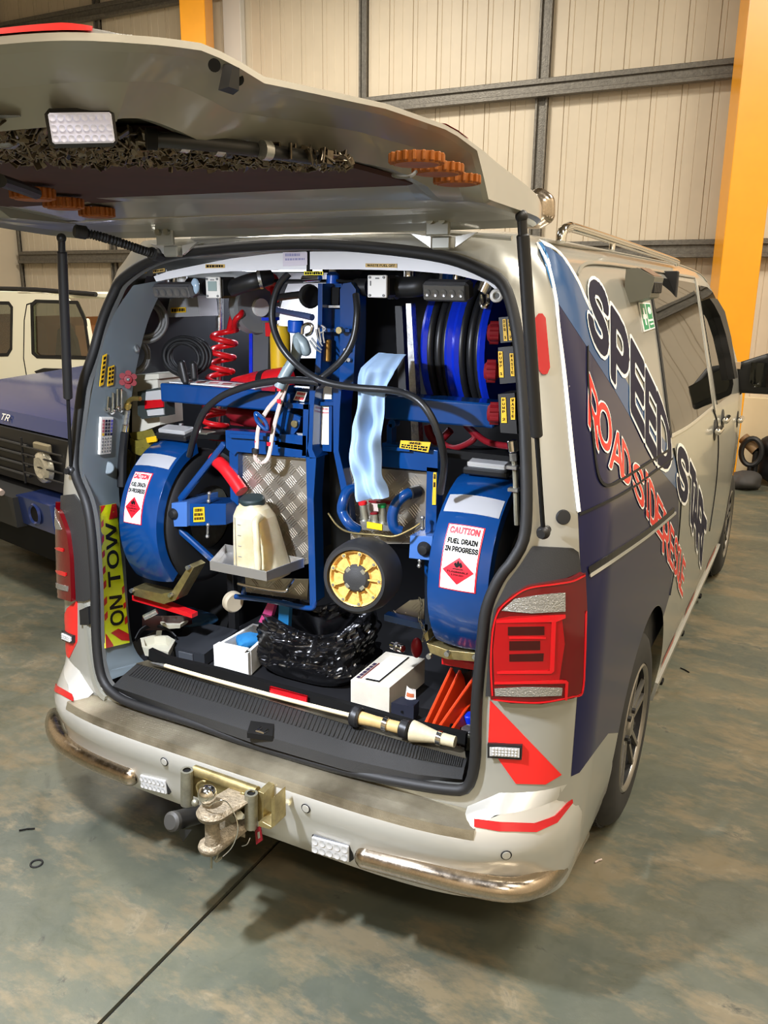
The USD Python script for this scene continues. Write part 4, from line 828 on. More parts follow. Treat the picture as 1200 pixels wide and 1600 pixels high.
for tx, y0, y1 in (('ON', .855, .645), ('TOW', .585, .13)):
    g = fit(glyphs(tx, True), 0, 0, 1, 1); g = affinity.affine_transform(g, [0, .62, y1-y0, 0, .22, y0]); t.add('lettering', skin(g, fn, (1, .04), sg*.0012), M_blk, smooth=False)
# remote control clipped to the trim
rq_ = [trimP(*q, .014) for q in ((157.5, 652), (176, 651), (172, 708), (155, 710))]; fn = quadfn(*rq_); sg = 1 if fn(np.array([[.5, .5]]))[1][0]@(CAM-rq_[0]) > 0 else -1
t = Thing('remote_control', 'slim white remote control with coloured buttons on the left pillar', 'remote control')
t.add('body', skin(UNIT, fn, (.5, .5), 0., -sg*.010), M_white, smooth=False)
for i in range(4):
    for j in range(5): t.add('button', skin(sbox(.06+.235*i, .06+.09*j, .24+.235*i, .13+.09*j), fn, (1, 1), sg*.0022, sg*0.), [mat('dull_pink', (186, 96, 106), .5), M_navy, M_navy, mat('violet_blue', (90, 90, 180), .5)][i] if j < 4 else [M_yel, M_navy, M_black, M_navy][i], smooth=False)
    for j in range(5): t.add('button', skin(sbox(.08+.235*i, .54+.088*j, .22+.235*i, .60+.088*j), fn, (1, 1), sg*.0022, 0.), M_grey, smooth=False)
one('trim_plug', lathe([(0, .004), (.018, .003), (.021, 0)], trimP(167, 731, .001), CAM-trimP(167, 731), 24), M_trimg, 'round pale grey plug on the left pillar below the remote control', 'plug')
for i, (px, tx) in enumerate(([[(161, 556), (167, 554), (161, 602), (155, 604)], 'DERV IN'], [[(169, 573), (178, 572), (176, 601), (167, 603)], None])):
    q = [trimP(*a, .006) for a in px]; fn = quadfn(*q); sg = 1 if fn(np.array([[.5, .5]]))[1][0]@(CAM-q[0]) > 0 else -1
    t = Thing('valve_label', ('narrow yellow label on the left pillar, left of two', 'wide yellow label on the left pillar beside the red tap')[i], 'label'); t.add('plate', skin(UNIT, fn, (1, 1), 0., -sg*.002), M_yel, smooth=False)
    for k_ in range(1 if i == 0 else 2):
        for j in range(6 if i == 0 else 4): x0 = .2 if i == 0 else .08+.48*k_; t.add('print', skin(sbox(x0, .06+.9*j/(6 if i == 0 else 4), x0+(.6 if i == 0 else .36), .06+.9*(j+.6)/(6 if i == 0 else 4)), fn, (1, 1), sg*.0006), M_blk, smooth=False)
# interior lamps: LED strip under the roof at the front of the load space
M_strip = mat('led_strip', (225, 232, 255), .3, emit=6.0)
lc = P(440, 432, .95); lc[2] = 1.868
v.add('load_lamp', box(lc, (.30, .10, .02), b=.004), M_strip, None, 'lit LED strip under the roof of the load space')
area('load_lamp_light', (lc[0], lc[1]-.02, lc[2]-.02), (lc[0], lc[1]-.1, .9), (.30, .10), 60, COOL)
v.add('load_back_panel', pp([(408, 426), (512, 426), (512, 560), (408, 560)], 1.25, .02), M_white, None, 'white panel at the front of the load space')

# ================================================================== the blue towing dolly folded upright in the load space
d_ = Thing('towing_dolly', 'blue steel folding towing dolly with two mudguards, standing in the load space', 'dolly')
def arc(phi, R=.285): return np.array([.50-R*math.cos(math.radians(phi)), 1.020+R*math.sin(math.radians(phi))])
def guard(xc, w, phis, lab):
    ph = np.linspace(*phis, 40); hw = w/2
    def fn(uv):
        u = (uv[:, 0]-.5)*w; a = np.radians(phis[0]+(phis[1]-phis[0])*uv[:, 1]); R = .285-.010*(2*uv[:, 0]-1)**2
        p = np.stack([xc+u, .50-R*np.cos(a), 1.020+R*np.sin(a)], -1); n = np.stack([.08*(2*uv[:, 0]-1)*1, -np.cos(a), np.sin(a)], -1); return p, n/np.linalg.norm(n, axis=1, keepdims=True)
    g = d_.add('mudguard', skin(UNIT.buffer(0), fn, (.125, .05), 0., -.012), M_blue, None, lab, smooth=50)
    for sx in (-1, 1):
        a_ = np.array([(xc+sx*hw, *arc(p)) for p in ph]); b_ = np.array([(xc+sx*hw, *arc(p, .24)) for p in ph]); c_ = np.array([(xc+sx*(hw-.006), *arc(p, .24)) for p in ph]); e_ = np.array([(xc+sx*(hw-.006), *arc(p, .275)) for p in ph])
        a_[:, 1:] = [(arc(p, .275)) for p in ph]; m = cat([ruled(a_, b_), ruled(b_, c_), ruled(c_, e_)]); d_.add('side_flange', m, M_blue, g, smooth=50)
    return g, fn
gL, fL = guard(-.575, .16, (78, -40), 'left blue mudguard with caution sticker'); gR, fR = guard(.553, .175, (78, -42), 'right blue mudguard with caution sticker')
M_silv = mat('silver_film', (196, 198, 204), .3, .35); M_cr = mat('caution_red', (214, 24, 44), .4)
def vlen(h): return h/(.285*math.radians(119))
def sticker(g, fn, u0, v0, u1, v1):
    def f2(uv): return fn(np.stack([u0+(u1-u0)*uv[:, 0], v0+(v1-v0)*uv[:, 1]], -1))
    C = (.1, .05); 
    d_.add('caution_sticker', skin(UNIT, f2, C, .0012, 0.), M_cr, g, 'white caution sticker with red border', smooth=50)
    d_.add('sticker_field', skin(sbox(.035, .015, .965, .985), f2, C, .0022), M_whitef, g, smooth=50)
    for tx, y0, y1, x0, x1, m in (('CAUTION', .05, .145, .10, .90, M_cr), ('FUEL DRAIN', .225, .30, .10, .90, M_blk), ('IN PROGRESS', .345, .42, .07, .95, M_blk)):
        d_.add('lettering', skin(fit(glyphs(tx), x0, y0, x1, y1).buffer(.006 if m is M_cr else .004), f2, C, .0034), m, g, tx.lower() + ' lettering', smooth=50)
    d_.add('diamond', skin(Polygon([(.5, .50), (.92, .70), (.5, .90), (.08, .70)]), f2, C, .0034), M_cr, g, 'red flammable liquid diamond', smooth=50)
    fl = unary_union([Polygon([(.42, .635), (.38, .60), (.43, .57), (.45, .60), (.48, .54), (.53, .585), (.56, .565), (.60, .60), (.61, .63), (.56, .65), (.54, .615), (.50, .64), (.46, .65)]).buffer(0), sbox(.36, .665, .64, .675)])
    d_.add('flame_symbol', skin(fl, f2, C, .0044), M_blk, g, smooth=50)
    for tx, y0, y1, x0, x1 in (('FLAMMABLE', .70, .727, .22, .78), ('LIQUID', .745, .772, .34, .66)): d_.add('lettering', skin(fit(glyphs(tx), x0, y0, x1, y1), f2, C, .0044), M_blk, g, smooth=50)
sticker(gR, fR, .22, .345, .82, .645); sticker(gL, fL, .16, .31, .66, .61)
for g, fn, (u0, v0, u1, v1) in ((gR, fR, (.06, .185, .97, .285)), (gL, fL, (.04, .175, .94, .265))): d_.add('reflective_strip', skin(sbox(u0, v0, u1, v1), fn, (.25, .03), .0015, 0.), M_silv, g, 'silver reflective strip', smooth=50)
for xc, g in ((-.575, gL), (.553, gR)):
    y, z = arc(80, .29); d_.add('marker_base', box((xc+.0, y-.012, z+.008), (.135, .075, .022), rot((1, 0, 0), 10), .008), M_black, g); d_.add('marker_lens', box((xc, y-.014, z+.024), (.115, .055, .016), rot((1, 0, 0), 10), .007), M_lens, g, 'clear marker lens')
    d_.add('bracket', cat([box((xc+.02, y+.03, z+.016), (.19, .05, .006), b=.002)]), M_galv, g)
    for dx in (-.02, .06): d_.add('nut', cyl((xc+dx, y+.035, z+.018), (xc+dx, y+.035, z+.038), .008, 6), M_alu, g)
    # dark tyre inside the guard
    d_.add('tyre', lathe([(.11, -.06), (.2, -.07), (.232, -.045), (.238, 0), (.232, .045), (.2, .07), (.11, .06)], (xc+.02, .50, 1.020), (1, 0, 0), 40), M_rub, None, 'black tyre under the mudguard', smooth=50)
    d_.add('wheel_disc', lathe([(0, -.03), (.11, -.05), (.115, .05), (0, .03)], (xc+.02, .50, 1.020), (1, 0, 0), 32), M_galv)
for x_ in (-.46, .46): d_.add('stand_leg', box((x_, .56, .70), (.03, .03, .31), b=.003), M_black)
# galvanised feet under the mudguards
for px, Y in (([(208, 918), (252, 928), (268, 925), (296, 882), (303, 887), (274, 938), (256, 944), (207, 930)], .30), ([(664, 1004), (700, 1016), (744, 1021), (744, 1034), (698, 1030), (672, 1020), (662, 992), (668, 986), (670, 1000)], .29)):
    k = d_.add('foot_bracket', pp(px, Y, .06), M_zinc, None, 'zinc plated bracket under the mudguard')
    q = np.array(px)[[0, 2, 3]] if Y == .30 else np.array(px)[[1, 2, 5]]
    for a in q: c = P(a[0], a[1]+4, Y-.002); d_.add('bolt', cyl(c, c+(0, -.012, 0), .008, 8), M_alu, k)
d_.add('red_rail', pp([(206, 930), (258, 944), (300, 960), (300, 966), (254, 952), (206, 938)], .33, .03), M_red); d_.add('red_rail', pp([(690, 1028), (745, 1038), (745, 1048), (690, 1038)], .34, .03), M_red)
# beams and mast
def beam(px, Y, dpt, name='beam', m=M_blue, lab=None, parent=None): return d_.add(name, pp(px, Y, dpt), m, parent, lab)
def rail(p0, p1, w, dp, name='beam', m=M_blue, lab=None):
    p0, p1 = np.array(p0), np.array(p1); z = p1-p0; L = np.linalg.norm(z); z /= L; x = np.cross((0, 1., 0), z); x /= np.linalg.norm(x); R = np.stack([x, np.cross(z, x), z], 1); return d_.add(name, box((p0+p1)/2, (w, dp, L), R, .004), m, None, lab)
YB = .36
z0 = P(360, 620, YB)[2]; xa, xb = P(250, 618, YB)[0], P(452, 628, YB)[0]
bl = d_.add('cross_beam', box(((xa+xb)/2, YB+.09, z0-.004), (xb-xa, .18, .060), b=.005), M_blue, None, 'left cross beam'); 
xs = [P(263, 607, YB+.03)[0], P(397, 617, YB+.03)[0]]; d_.add('white_label', box(((xs[0]+xs[1])/2, YB+.085, z0+.0268), (xs[1]-xs[0], .10, .002), b=.0008), M_whitef, bl, 'white label along the top of the left beam')
for i in range(6): d_.add('print', box((xs[0]+.04+(xs[1]-xs[0]-.08)*i/5, YB+.085, z0+.0282), (.030, .045, .0008), rot((0, 0, 1), 30), .0003), mat('pink_ink', (190, 110, 110), .5), bl)
xa, xb = P(600, 640, YB)[0], P(772, 650, YB)[0]; z1 = P(690, 652, YB)[2]
d_.add('cross_beam', box(((xa+xb)/2, YB+.05, z1+.014), (xb-xa, .10, .066), b=.005), M_blue, None, 'right cross beam')
# end plate between the beam and the mast (open square with a gusset)
YE = .345
for px in ([(430, 607), (445, 603), (443, 640), (434, 695), (430, 695)], [(436, 628), (482, 632), (482, 640), (438, 636)], [(474, 632), (484, 632), (482, 690), (478, 712), (472, 712)], [(434, 690), (478, 696), (478, 704), (434, 698)]): beam(px, YE, .05)
beam([(444, 640), (470, 652), (467, 668), (455, 684), (440, 692)], YE+.02, .012, 'gusset'); c = P(461.5, 662, YE+.018); d_.add('gusset_bolt', cyl(c, c+(0, -.008, 0), .011, 12), M_zinc)
label(d_, [(464, 611), (480, 613), (475, 628), (458, 625)], YE+.03, None, M_white, lines=[('~', .12, .1, .9, .35), ('~', .12, .55, .9, .85)], ink=M_cr, name='capacity_label')
beam([(452, 604), (490, 608), (488, 632), (440, 628)], YE+.055, .012, 'top_plate')
# mast
YM = .345
beam([(497, 443), (504, 443), (503, 520), (500, 600), (492, 610), (490, 610), (496, 520)], YM, .07, 'mast_side', lab='left upright of the mast')
beam([(531, 452), (536, 443), (548, 441), (556, 452), (556, 520), (552, 600), (530, 600), (531, 520)], YM+.01, .06, 'mast_side', lab='right upright of the mast')
beam([(498, 443), (534, 443), (532, 600), (497, 600)], YM+.06, .012, 'mast_back')
beam([(503, 449), (530, 449), (529, 476), (503, 476)], YM+.045, .014, 'mast_window', M_blk)
beam([(500, 477), (531, 477), (531, 481), (500, 481)], YM+.03, .02, 'mast_bar', M_alu)
beam([(496, 513), (546, 514), (546, 519), (496, 519)], YM-.01, .03, 'mast_bar'); c = P(533, 516, YM-.012); d_.add('mast_bolt', cat([cyl(c, c+(0, -.014, 0), .010, 10)]), M_zinc)
for q in ((542, 547), (547, 547), (541, 562), (547, 562)): c = P(*q, YM+.008); d_.add('mast_bolt', cyl(c, c+(0, -.010, 0), .006, 8), M_alu)
beam([(484, 598), (494, 596), (490, 640), (488, 702), (494, 716), (484, 716), (480, 700)], YM, .07, 'mast_side'); beam([(520, 598), (534, 600), (531, 640), (529, 704), (540, 750), (544, 768), (548, 830), (541, 832), (534, 772), (521, 706)], YM, .07, 'mast_side')
beam([(492, 596), (522, 596), (521, 640), (520, 706), (490, 704), (490, 640)], YM+.05, .012, 'mast_back')
label(d_, [(501, 599), (519, 599), (518, 624), (500, 624)], YM+.046, None, M_whitef, name='white_plate'); label(d_, [(499, 634), (516.5, 635), (515.5, 695), (498, 694)], YM+.046, None, M_whitef, name='white_plate', lab='white plate on the mast', lines=[('~', .2, .05, .8, .1), ('~', .15, .15, .85, .19)], ink=mat('pink_ink', (190, 110, 110), .5))
beam([(514, 634), (519, 634), (518, 706), (514, 706)], YM+.035, .02, 'mast_rib'); beam([(493, 628), (521, 628), (521, 634), (493, 634)], YM+.03, .025, 'mast_rib')
beam([(478, 714), (494, 716), (490, 780), (494, 940), (484, 948), (480, 790)], YM, .05, 'frame_side', lab='right post of the left carrying frame')
# left carrying frame
beam([(352, 672), (478, 681), (478, 716), (370, 706), (366, 712), (353, 700)], YM, .04, 'frame_top'); beam([(358, 678), (432, 683), (432, 689), (358, 684)], YM-.015, .05, 'frame_lip')
beam([(358, 706), (372, 708), (372, 790), (360, 780)], YM+.01, .04, 'frame_side')
rail(P(352, 692, YM+.02), P(266, 800, .33), .020, .02, 'brace'); rail(P(274, 822, .33), P(345, 886, YM+.02), .020, .02, 'brace')
d_.add('frame_bottom', tube([P(368, 932, YM), P(420, 938, YM), P(480, 950, YM), P(491, 944, YM+.005), P(492, 925, YM+.01)], .009, 10, sm=5), M_blue)
M_cheq = usdkit.material(stage, '/World/Looks/chequer_plate', {'t': ('texture_coordinate', {}), 'p': ('principled_bsdf', {'base_color': lin((186, 178, 165)), 'metallic': .85, 'roughness': .34}), 'n': ('noise_texture', {'scale': 5, 'detail': 4}), 'r': ('rgb_ramp', {'ramp': [(.35, lin((150, 142, 128))), (.65, lin((200, 194, 184)))]})}, [('t.object', 'n.vector'), ('n.fac', 'r.fac'), ('r.color', 'p.base_color')], surface='p.BSDF')
def chequer(px, Y, lab):
    q = np.array([P(*a, Y) for a in px]); k = d_.add('chequer_plate', prism(q, .004), M_cheq, None, lab); pol = Polygon(q[:, [0, 2]]).buffer(-.006); x0, zz0, x1, zz1 = pol.bounds; bars = []
    g = .042; i = 0
    for ix, x in enumerate(np.arange(x0, x1, g)):
        for iz, z in enumerate(np.arange(zz0, zz1, g)):
            a = 45 if (ix+iz) % 2 else -45
            for j in range(-2, 3):
                o = j*.0075; c = np.array([x+o*math.cos(math.radians(a+90)), z+o*math.sin(math.radians(a+90))])
                if pol.contains(Point(c).buffer(.004)): bars.append(box((c[0], Y-.001, c[1]), (.030, .003, .0026), rot((0, -1, 0), a), .001))
    d_.add('tread_bar', cat(bars), M_cheq, k, kind='stuff', smooth=False)
chequer([(371, 708), (478, 717), (481, 790), (484, 880), (470, 885), (372, 880)], YM+.035, 'chequer plate of the left frame'); chequer([(383, 902), (400, 903), (482, 905), (480, 938), (384, 925)], YM+.03, 'lower chequer plate of the left frame')
chequer([(546, 730), (600, 733), (667, 738), (667, 850), (548, 850)], YM+.035, 'chequer plate of the right frame'); chequer([(612, 958), (640, 938), (663, 936), (662, 974), (612, 966)], YM+.035, 'lower chequer plate of the right frame')
# right carrying frame
beam([(597, 692), (684, 704), (684, 738), (597, 729)], YM, .04, 'frame_top'); beam([(600, 698), (640, 700), (640, 706), (600, 703)], YM-.015, .05, 'frame_lip')
beam([(667, 730), (684, 732), (681, 840), (679, 1000), (664, 998), (663, 880)], YM, .04, 'frame_side', lab='right post of the right carrying frame')
beam([(600, 960), (668, 976), (668, 986), (600, 970)], YM, .03, 'frame_bottom'); beam([(604, 664), (612, 662), (612, 692), (604, 692)], YM+.02, .03, 'frame_lug'); c = P(612, 662, YM+.02); d_.add('frame_lug', cyl(c, c+(0, .03, 0), .012, 16), M_blue)
M_wl = mat('warning_yellow', (222, 176, 30), .5)
label(d_, [(626, 688), (673, 691), (669, 707), (650, 706), (622, 696)][:3]+[(624, 700)], YM-.018, None, M_wl, name='warning_label', lab='yellow warning label on the right frame', lines=[('~', .3, .1, .7, .35), ('~', .06, .45, .94, .62), ('~', .06, .7, .94, .88)])
label(d_, [(677, 738), (682, 738), (681, 789), (675, 789)], YM-.003, None, M_wl, name='warning_label', lab='narrow yellow label on the right post', lines=[('~', .2, .05, .8, .2), ('~', .2, .3, .8, .45)])
# stub axle arms
beam([(268, 786), (292, 784), (292, 823), (268, 823)], .30, .16, 'arm_end', mat('pale_blue_enamel', (70, 110, 175), .25, 0, .5, bevel=.003), 'left stub arm end'); c = P(271, 803, .298); d_.add('end_cap', lathe([(0, .014), (.012, .012), (.018, .004), (.019, 0)], c, (0, -1, 0), 24), M_black)
beam([(291, 787), (353, 787), (353, 820), (291, 822)], .315, .10, 'arm', lab='left stub arm'); label(d_, [(302, 793), (319, 792), (320, 815), (302, 816)], .312, None, M_wl, name='warning_label', lab='square yellow label on the left arm', lines=[('~', .15, .1, .85, .3), ('~', .1, .4, .9, .58), ('~', .1, .68, .9, .86)])
beam([(641, 837), (676, 838), (675, 876), (639, 872)], .30, .10, 'arm_end', MATS['pale_blue_enamel'], 'right stub arm end'); c = P(663, 858, .298); d_.add('end_cap', lathe([(0, .016), (.013, .014), (.020, .005), (.022, 0)], c, (0, -1, 0), 24), M_black)
for q0, q1 in (((327, 771), (326, 783)), ((325, 820), (324, 838)), ((660, 809), (660, 826)), ((656, 876), (655, 884))): d_.add('adjuster_bolt', cat([cyl(P(*q0, .31), P(*q1, .31), .004, 8), sphere(P(*q0, .31), .007, 1), sphere(P(*q1, .31), .007, 1)]), M_alu)
# carrying handles and the small castor
d_.add('handle', tube([P(559, 762, .37), P(543, 768, .34), P(536, 785, .32), P(535, 800, .32), P(545, 818, .31), P(560, 828, .33)], .016, 14, sm=6), M_blue, None, 'left tubular handle', smooth=60)
d_.add('handle', tube([P(652, 768, .37), P(634, 773, .34), P(620, 786, .32), P(613, 806, .31), P(616, 824, .31), P(626, 830, .32)], .016, 14, sm=6), M_blue, None, 'right tubular handle', smooth=60)
d_.add('handle_grip', cyl(P(640, 771, .345), P(653, 767, .375), .018, 14), M_black)
c = P(364, 940, .37); d_.add('castor', lathe([(0, -.014), (.030, -.016), (.036, -.008), (.036, .008), (.030, .016), (0, .014)], c, (.85, -.4, 0), 28), mat('cream_rubber', (176, 164, 140), .6), None, 'small cream castor wheel'); d_.add('castor_fork', hull([c+np.array(q) for q in ((.01, .02, .0), (.03, .02, .06), (.05, .02, .06), (.03, .03, .0), (.03, .04, .06))]), M_blue)
d_.add('spring_wire', tube([P(513, 802, .30), P(528, 822, .28), P(548, 832, .26), P(590, 836, .25), P(616, 838, .25), P(640, 828, .27), P(656, 818, .29)], .003, 6, sm=6), M_zinc)
d_.add('under_leg', pp([(436, 940), (452, 944), (450, 985), (434, 985)], .40, .02), mat('teal_strap', (24, 100, 150), .5)); d_.add('under_leg', pp([(418, 942), (430, 942), (420, 976), (404, 972)], .39, .02), mat('magenta_strap', (176, 60, 112), .5))
for q in ((520, 851), (499, 812), (528, 812)): pass

# ================================================================== things stowed in the load space
def pipe(name, px, Ys, r, m, label, cat_, sm=6, n=12, group=None, extra=None):
    Y = [Ys]*len(px) if np.isscalar(Ys) else Ys
    t = Thing(name, label, cat_, group); pts = [P(*q, y) for q, y in zip(px, Y)]; t.add(name if extra is None else 'tube', tube(pts, r, n, sm=sm), m, smooth=60)
    for e in (extra or []): t.add(*e)
    return t, pts
def disc_ring(c, axis, R, r, m): return tube([c+frame(axis)[:, 0]*R*math.cos(t)+frame(axis)[:, 1]*R*math.sin(t) for t in np.arange(48)*2*np.pi/48], r, 10, True)
# --- hose reels (axis across the van): blue flanges, black hose windings
rax = np.array([1., -.10, 0]); rax /= np.linalg.norm(rax)
def reel(c, w, nh, lab, R=.232):
    t = Thing('hose_reel', lab, 'hose reel', 'hose reels'); c = np.asarray(c, float)
    for s in (-1, 1): t.add('flange', lathe([(.05, -.006), (R-.01, -.006), (R, -.012), (R+.008, 0), (R, .012), (R-.01, .006), (.05, .006)], c+rax*s*w/2, rax, 56), M_bluel, None, smooth=40)
    t.add('drum', cyl(c-rax*w/2, c+rax*w/2, .09, 32), M_black)
    for i in range(nh):
        o = c+rax*(w*(i+.5)/nh-w/2); t.add('hose_turn', disc_ring(o, rax, R-.012-.006*(i % 2), w/nh*.50, M_hose), M_hose, smooth=60)
        t.add('hose_turn', disc_ring(o, rax, R-.05, w/nh*.5, M_hose), M_hose, smooth=60)
    t.add('axle', cyl(c-rax*(w/2+.02), c+rax*(w/2+.02), .02, 16), M_alu)
    return t
rc_ = P(690, 548, .73)+(.105, .0, .02)
reel(rc_, .080, 3, 'blue flanged hose reel with black hose, left of the two reels')
reel(rc_+rax*.104, .080, 3, 'blue flanged hose reel with black hose, right of the two beside the valve boxes')
# --- red coiled air hose on its silver post
pts = []; N = 8; top, bot = P(352, 512, .61), P(333, 684, .61)
for k in range(N*22+1):
    f = k/(N*22); a = 2*np.pi*N*f; R = .040+.004*f; pts.append(top+(bot-top)*f+np.array([math.cos(a)*R, math.sin(a)*R, 0]))
lead = [P(375, 495, .42), P(378, 500, .40), P(370, 520, .38), P(356, 500, .38), P(350, 505, .40)]
t = Thing('coiled_air_hose', 'red spiral air hose hanging on the left', 'hose'); t.add('coil', tube(pts, .0098, 10), M_redhose, smooth=60); t.add('lead', tube([pts[0], P(368, 500, .57), P(377, 490, .58), P(374, 482, .61), P(364, 492, .63), P(358, 515, .64)], .0095, 10, sm=8), M_redhose, smooth=60)
one('support_post', cyl(P(343, 700, .70), P(343, 466, .70), .013, 16), M_alu, 'thin silver post behind the red spiral hose', 'post')
one('support_post', prism([P(*q, .47) for q in ((634, 474), (642, 474), (655, 690), (643, 690))], .03), M_alu, 'flat aluminium post left of the blue hose reels', 'post')
one('stowed_bar', cat([prism([P(*q, .50) for q in ((617, 478), (628, 478), (636, 640), (624, 640))], .03)]), M_black, 'black upright bar beside the aluminium post', 'bar')
# --- digital flow meters with black pipes
def meter(px, Y, lab, screen):
    t = Thing('flow_meter', lab, 'meter', 'flow meters'); x = np.array(px, float); q = [P(*a, Y) for a in px]; c = np.mean(q, 0); w = q[1][0]-q[0][0]; h = q[0][2]-q[3][2]
    t.add('body', box(c+(0, .045, 0), (w*1.02, .08, h*1.02), b=.008), M_black); t.add('face_plate', box(c, (w, .008, h), b=.003), M_white)
    if screen: t.add('display', box(c+(0, -.004, .004), (w*.62, .006, h*.46), b=.002), mat('lcd_grey_green', (150, 168, 165), .25)); t.add('print', cat([box(c+(-w*.1+i*w*.1, -.0045, h*.36), (w*.07, .002, h*.05), b=.0005) for i in range(3)]), M_grey)
    else:
        t.add('print', box(c+(-w*.33, -.0045, h*.14), (w*.06, .002, h*.22), b=.0005), M_grey); t.add('print', box(c+(.02*w, -.0045, h*.36), (w*.2, .002, h*.06), b=.0005), M_grey)
    for sx in (-1, 1):
        for sz in (-1, 1): t.add('screw', cyl(c+(sx*w*.36, -.003, sz*h*.4), c+(sx*w*.36, -.007, sz*h*.4), .0035, 8), M_grey)
    return c
cm = meter([(321, 433), (343, 433), (346, 465), (324, 466)], .34, 'white flow meter with LCD screen at the upper left', True)
pipe('meter_pipe', [(346, 450), (362, 450), (384, 443), (402, 438), (420, 432)], [.40, .40, .40, .41, .45], .026, M_black, 'black pipe joining the LCD flow meter', 'pipe', extra=[('hose_clamp', cyl(P(350, 450, .40), P(360, 450, .40), .030, 20), M_alu), ('hose_clamp', cyl(P(404, 437, .415), P(409, 436, .42), .029, 20), M_alu)])
pipe('meter_pipe', [(296, 446), (312, 447), (322, 449)], .40, .024, M_black, 'short black pipe left of the LCD flow meter', 'pipe')
cm2 = meter([(575, 430), (605, 430), (605, 465), (575, 465)], .33, 'white flow meter plate under the header', False)
pipe('meter_pipe', [(606, 449), (630, 449), (655, 447), (666, 440), (672, 430)], [.40, .40, .40, .42, .45], .028, M_black, 'black pipe right of the white flow meter', 'pipe', extra=[('hose_clamp', cat([cyl(P(608+5*i, 449, .40), P(611+5*i, 449, .40), .032, 20) for i in range(3)]), M_alu)])
pipe('meter_pipe', [(556, 449), (566, 449), (576, 449)], .40, .024, M_black, 'short black pipe left of the white flow meter', 'pipe')
# --- LED work lamps
def wl(px0, px1, Y, h, lab, name='work_lamp'):
    t = Thing('work_lamp', lab, 'lamp', 'LED work lamps'); a, b = P(*px0, Y), P(*px1, Y); work_lamp(t, (a+b)/2, b-a, np.linalg.norm(b-a), h, .045, (.35, -1, -.25), 5, 1, 'housing', None, lens=M_dullens, r=.40, shell=mat('lamp_housing', (70, 70, 72), .4))
wl((238, 456), (299, 456), .28, .042, 'LED work lamp with five cells at the upper left'); wl((659, 456), (731, 458), .29, .050, 'LED work lamp with five cells above the blue hose reels')
one('bare_bulb', sphere(P(305, 447, .30), .018, 2, (.8, .6, 1.3)), mat('pale_blue_glass', (160, 185, 205), .15), 'small pale blue lens at the right end of the left work lamp', 'lens')
# --- chrome cylinder with shackle, white round cap
t = Thing('chrome_canister', 'short chrome cylinder hanging at the top right of the opening', 'canister'); t.add('body', cyl(P(766, 436, .30), P(757, 458, .30), .021, 28, b=.003), M_chrome)
t.add('shackle', tube([P(752, 462, .30), P(753, 476, .29), P(757, 479, .29), P(762, 474, .29), P(763, 460, .30)], .006, 10, sm=6), M_chrome)
t = Thing('round_plug', 'round white plug at the upper right of the opening', 'plug'); c = P(776, 462, .26); t.add('rim', lathe([(.006, .006), (.010, .012), (.015, .010), (.017, 0), (.0, 0)], c, CAM-c, 28), M_white); t.add('centre', lathe([(0, .008), (.009, .007), (.010, 0)], c, CAM-c, 20), M_grey)
# --- valve boxes on the right with yellow upright labels and red taps
def vbox(px, Y, d, lab, labels, knob):
    t = Thing('valve_box', lab, 'valve', 'valve boxes'); t.add('box', pp(px, Y, d), M_black)
    for lp, tx in labels:
        q = [P(*a, Y-.002) for a in lp]; fn = quadfn(*q); sg = 1 if fn(np.array([[.5, .5]]))[1][0]@(CAM-q[0]) > 0 else -1; k = t.add('label', skin(UNIT, fn, (1, 1), 0., -sg*.0015), M_yel, smooth=False)
        for j, ch_ in enumerate(tx):
            if ch_ != ' ': t.add('print', skin(fit(glyphs(ch_), .25, .05+.9*j/len(tx), .75, .05+.9*(j+.68)/len(tx)), fn, (1, 1), sg*.0007), M_blk, k, smooth=False)
    if knob:
        c = P(*knob, Y+.03); n = np.array([-1, -.35, .0]); t.add('tap', lathe([(0, .020), (.017, .018), (.023, .012), (.024, -.010), (.016, -.016), (.016, -.03)], c, n, 12), M_redk); F_ = frame(n)
        for i in range(6): dd = F_[:, 0]*math.cos(i*np.pi/3)+F_[:, 1]*math.sin(i*np.pi/3); t.add('tap_lobe', cyl(c+dd*.021-F_[:, 2]*.010, c+dd*.021+F_[:, 2]*.012, .0075, 10), M_redk)
vbox([(779, 496), (800, 494), (804, 534), (782, 536)], .24, .08, 'black valve box with a dull red tap, topmost of three on the right', [([(785, 499), (790, 498), (793, 533), (787, 533)], 'DDB 1'), ([(793, 499), (799, 499), (801, 532), (795, 532)], 'ERV 2')], (773, 520))
vbox([(778, 543), (802, 541), (806, 598), (781, 600)], .20, .09, 'black valve box labelled PUMP 1, middle of three on the right', [([(778, 549), (785, 549), (787, 590), (780, 590)], 'PUMP 1'), ([(796, 552), (802, 552), (804, 588), (798, 588)], 'WASTE')], (768, 580))
vbox([(778, 616), (804, 614), (808, 678), (782, 676)], .19, .09, 'black valve box labelled PUMP 2, lowest of three on the right', [([(783, 621), (790, 621), (792, 661), (783, 661)], 'PUMP 2'), ([(797, 622), (805, 621), (805, 656), (798, 656)], 'WASTE')], (773, 646))
t = Thing('hose_coupling', 'chrome hose coupling and grey pipe down the right side of the opening', 'coupling'); t.add('coupling', cyl(P(800, 688, .20), P(803, 706, .20), .013, 20, b=.002), M_chrome); t.add('nut', cyl(P(802, 708, .20), P(803, 720, .20), .010, 6), M_alu); t.add('pipe', tube([P(803, 720, .20), P(805, 740, .20), P(807, 800, .19), P(808, 820, .19)], .007, 10, sm=4), M_galv)
for q in ((801, 730), (803, 765)): t.add('pipe_clip', box(P(*q, .19), (.028, .02, .010), b=.002), M_alu)
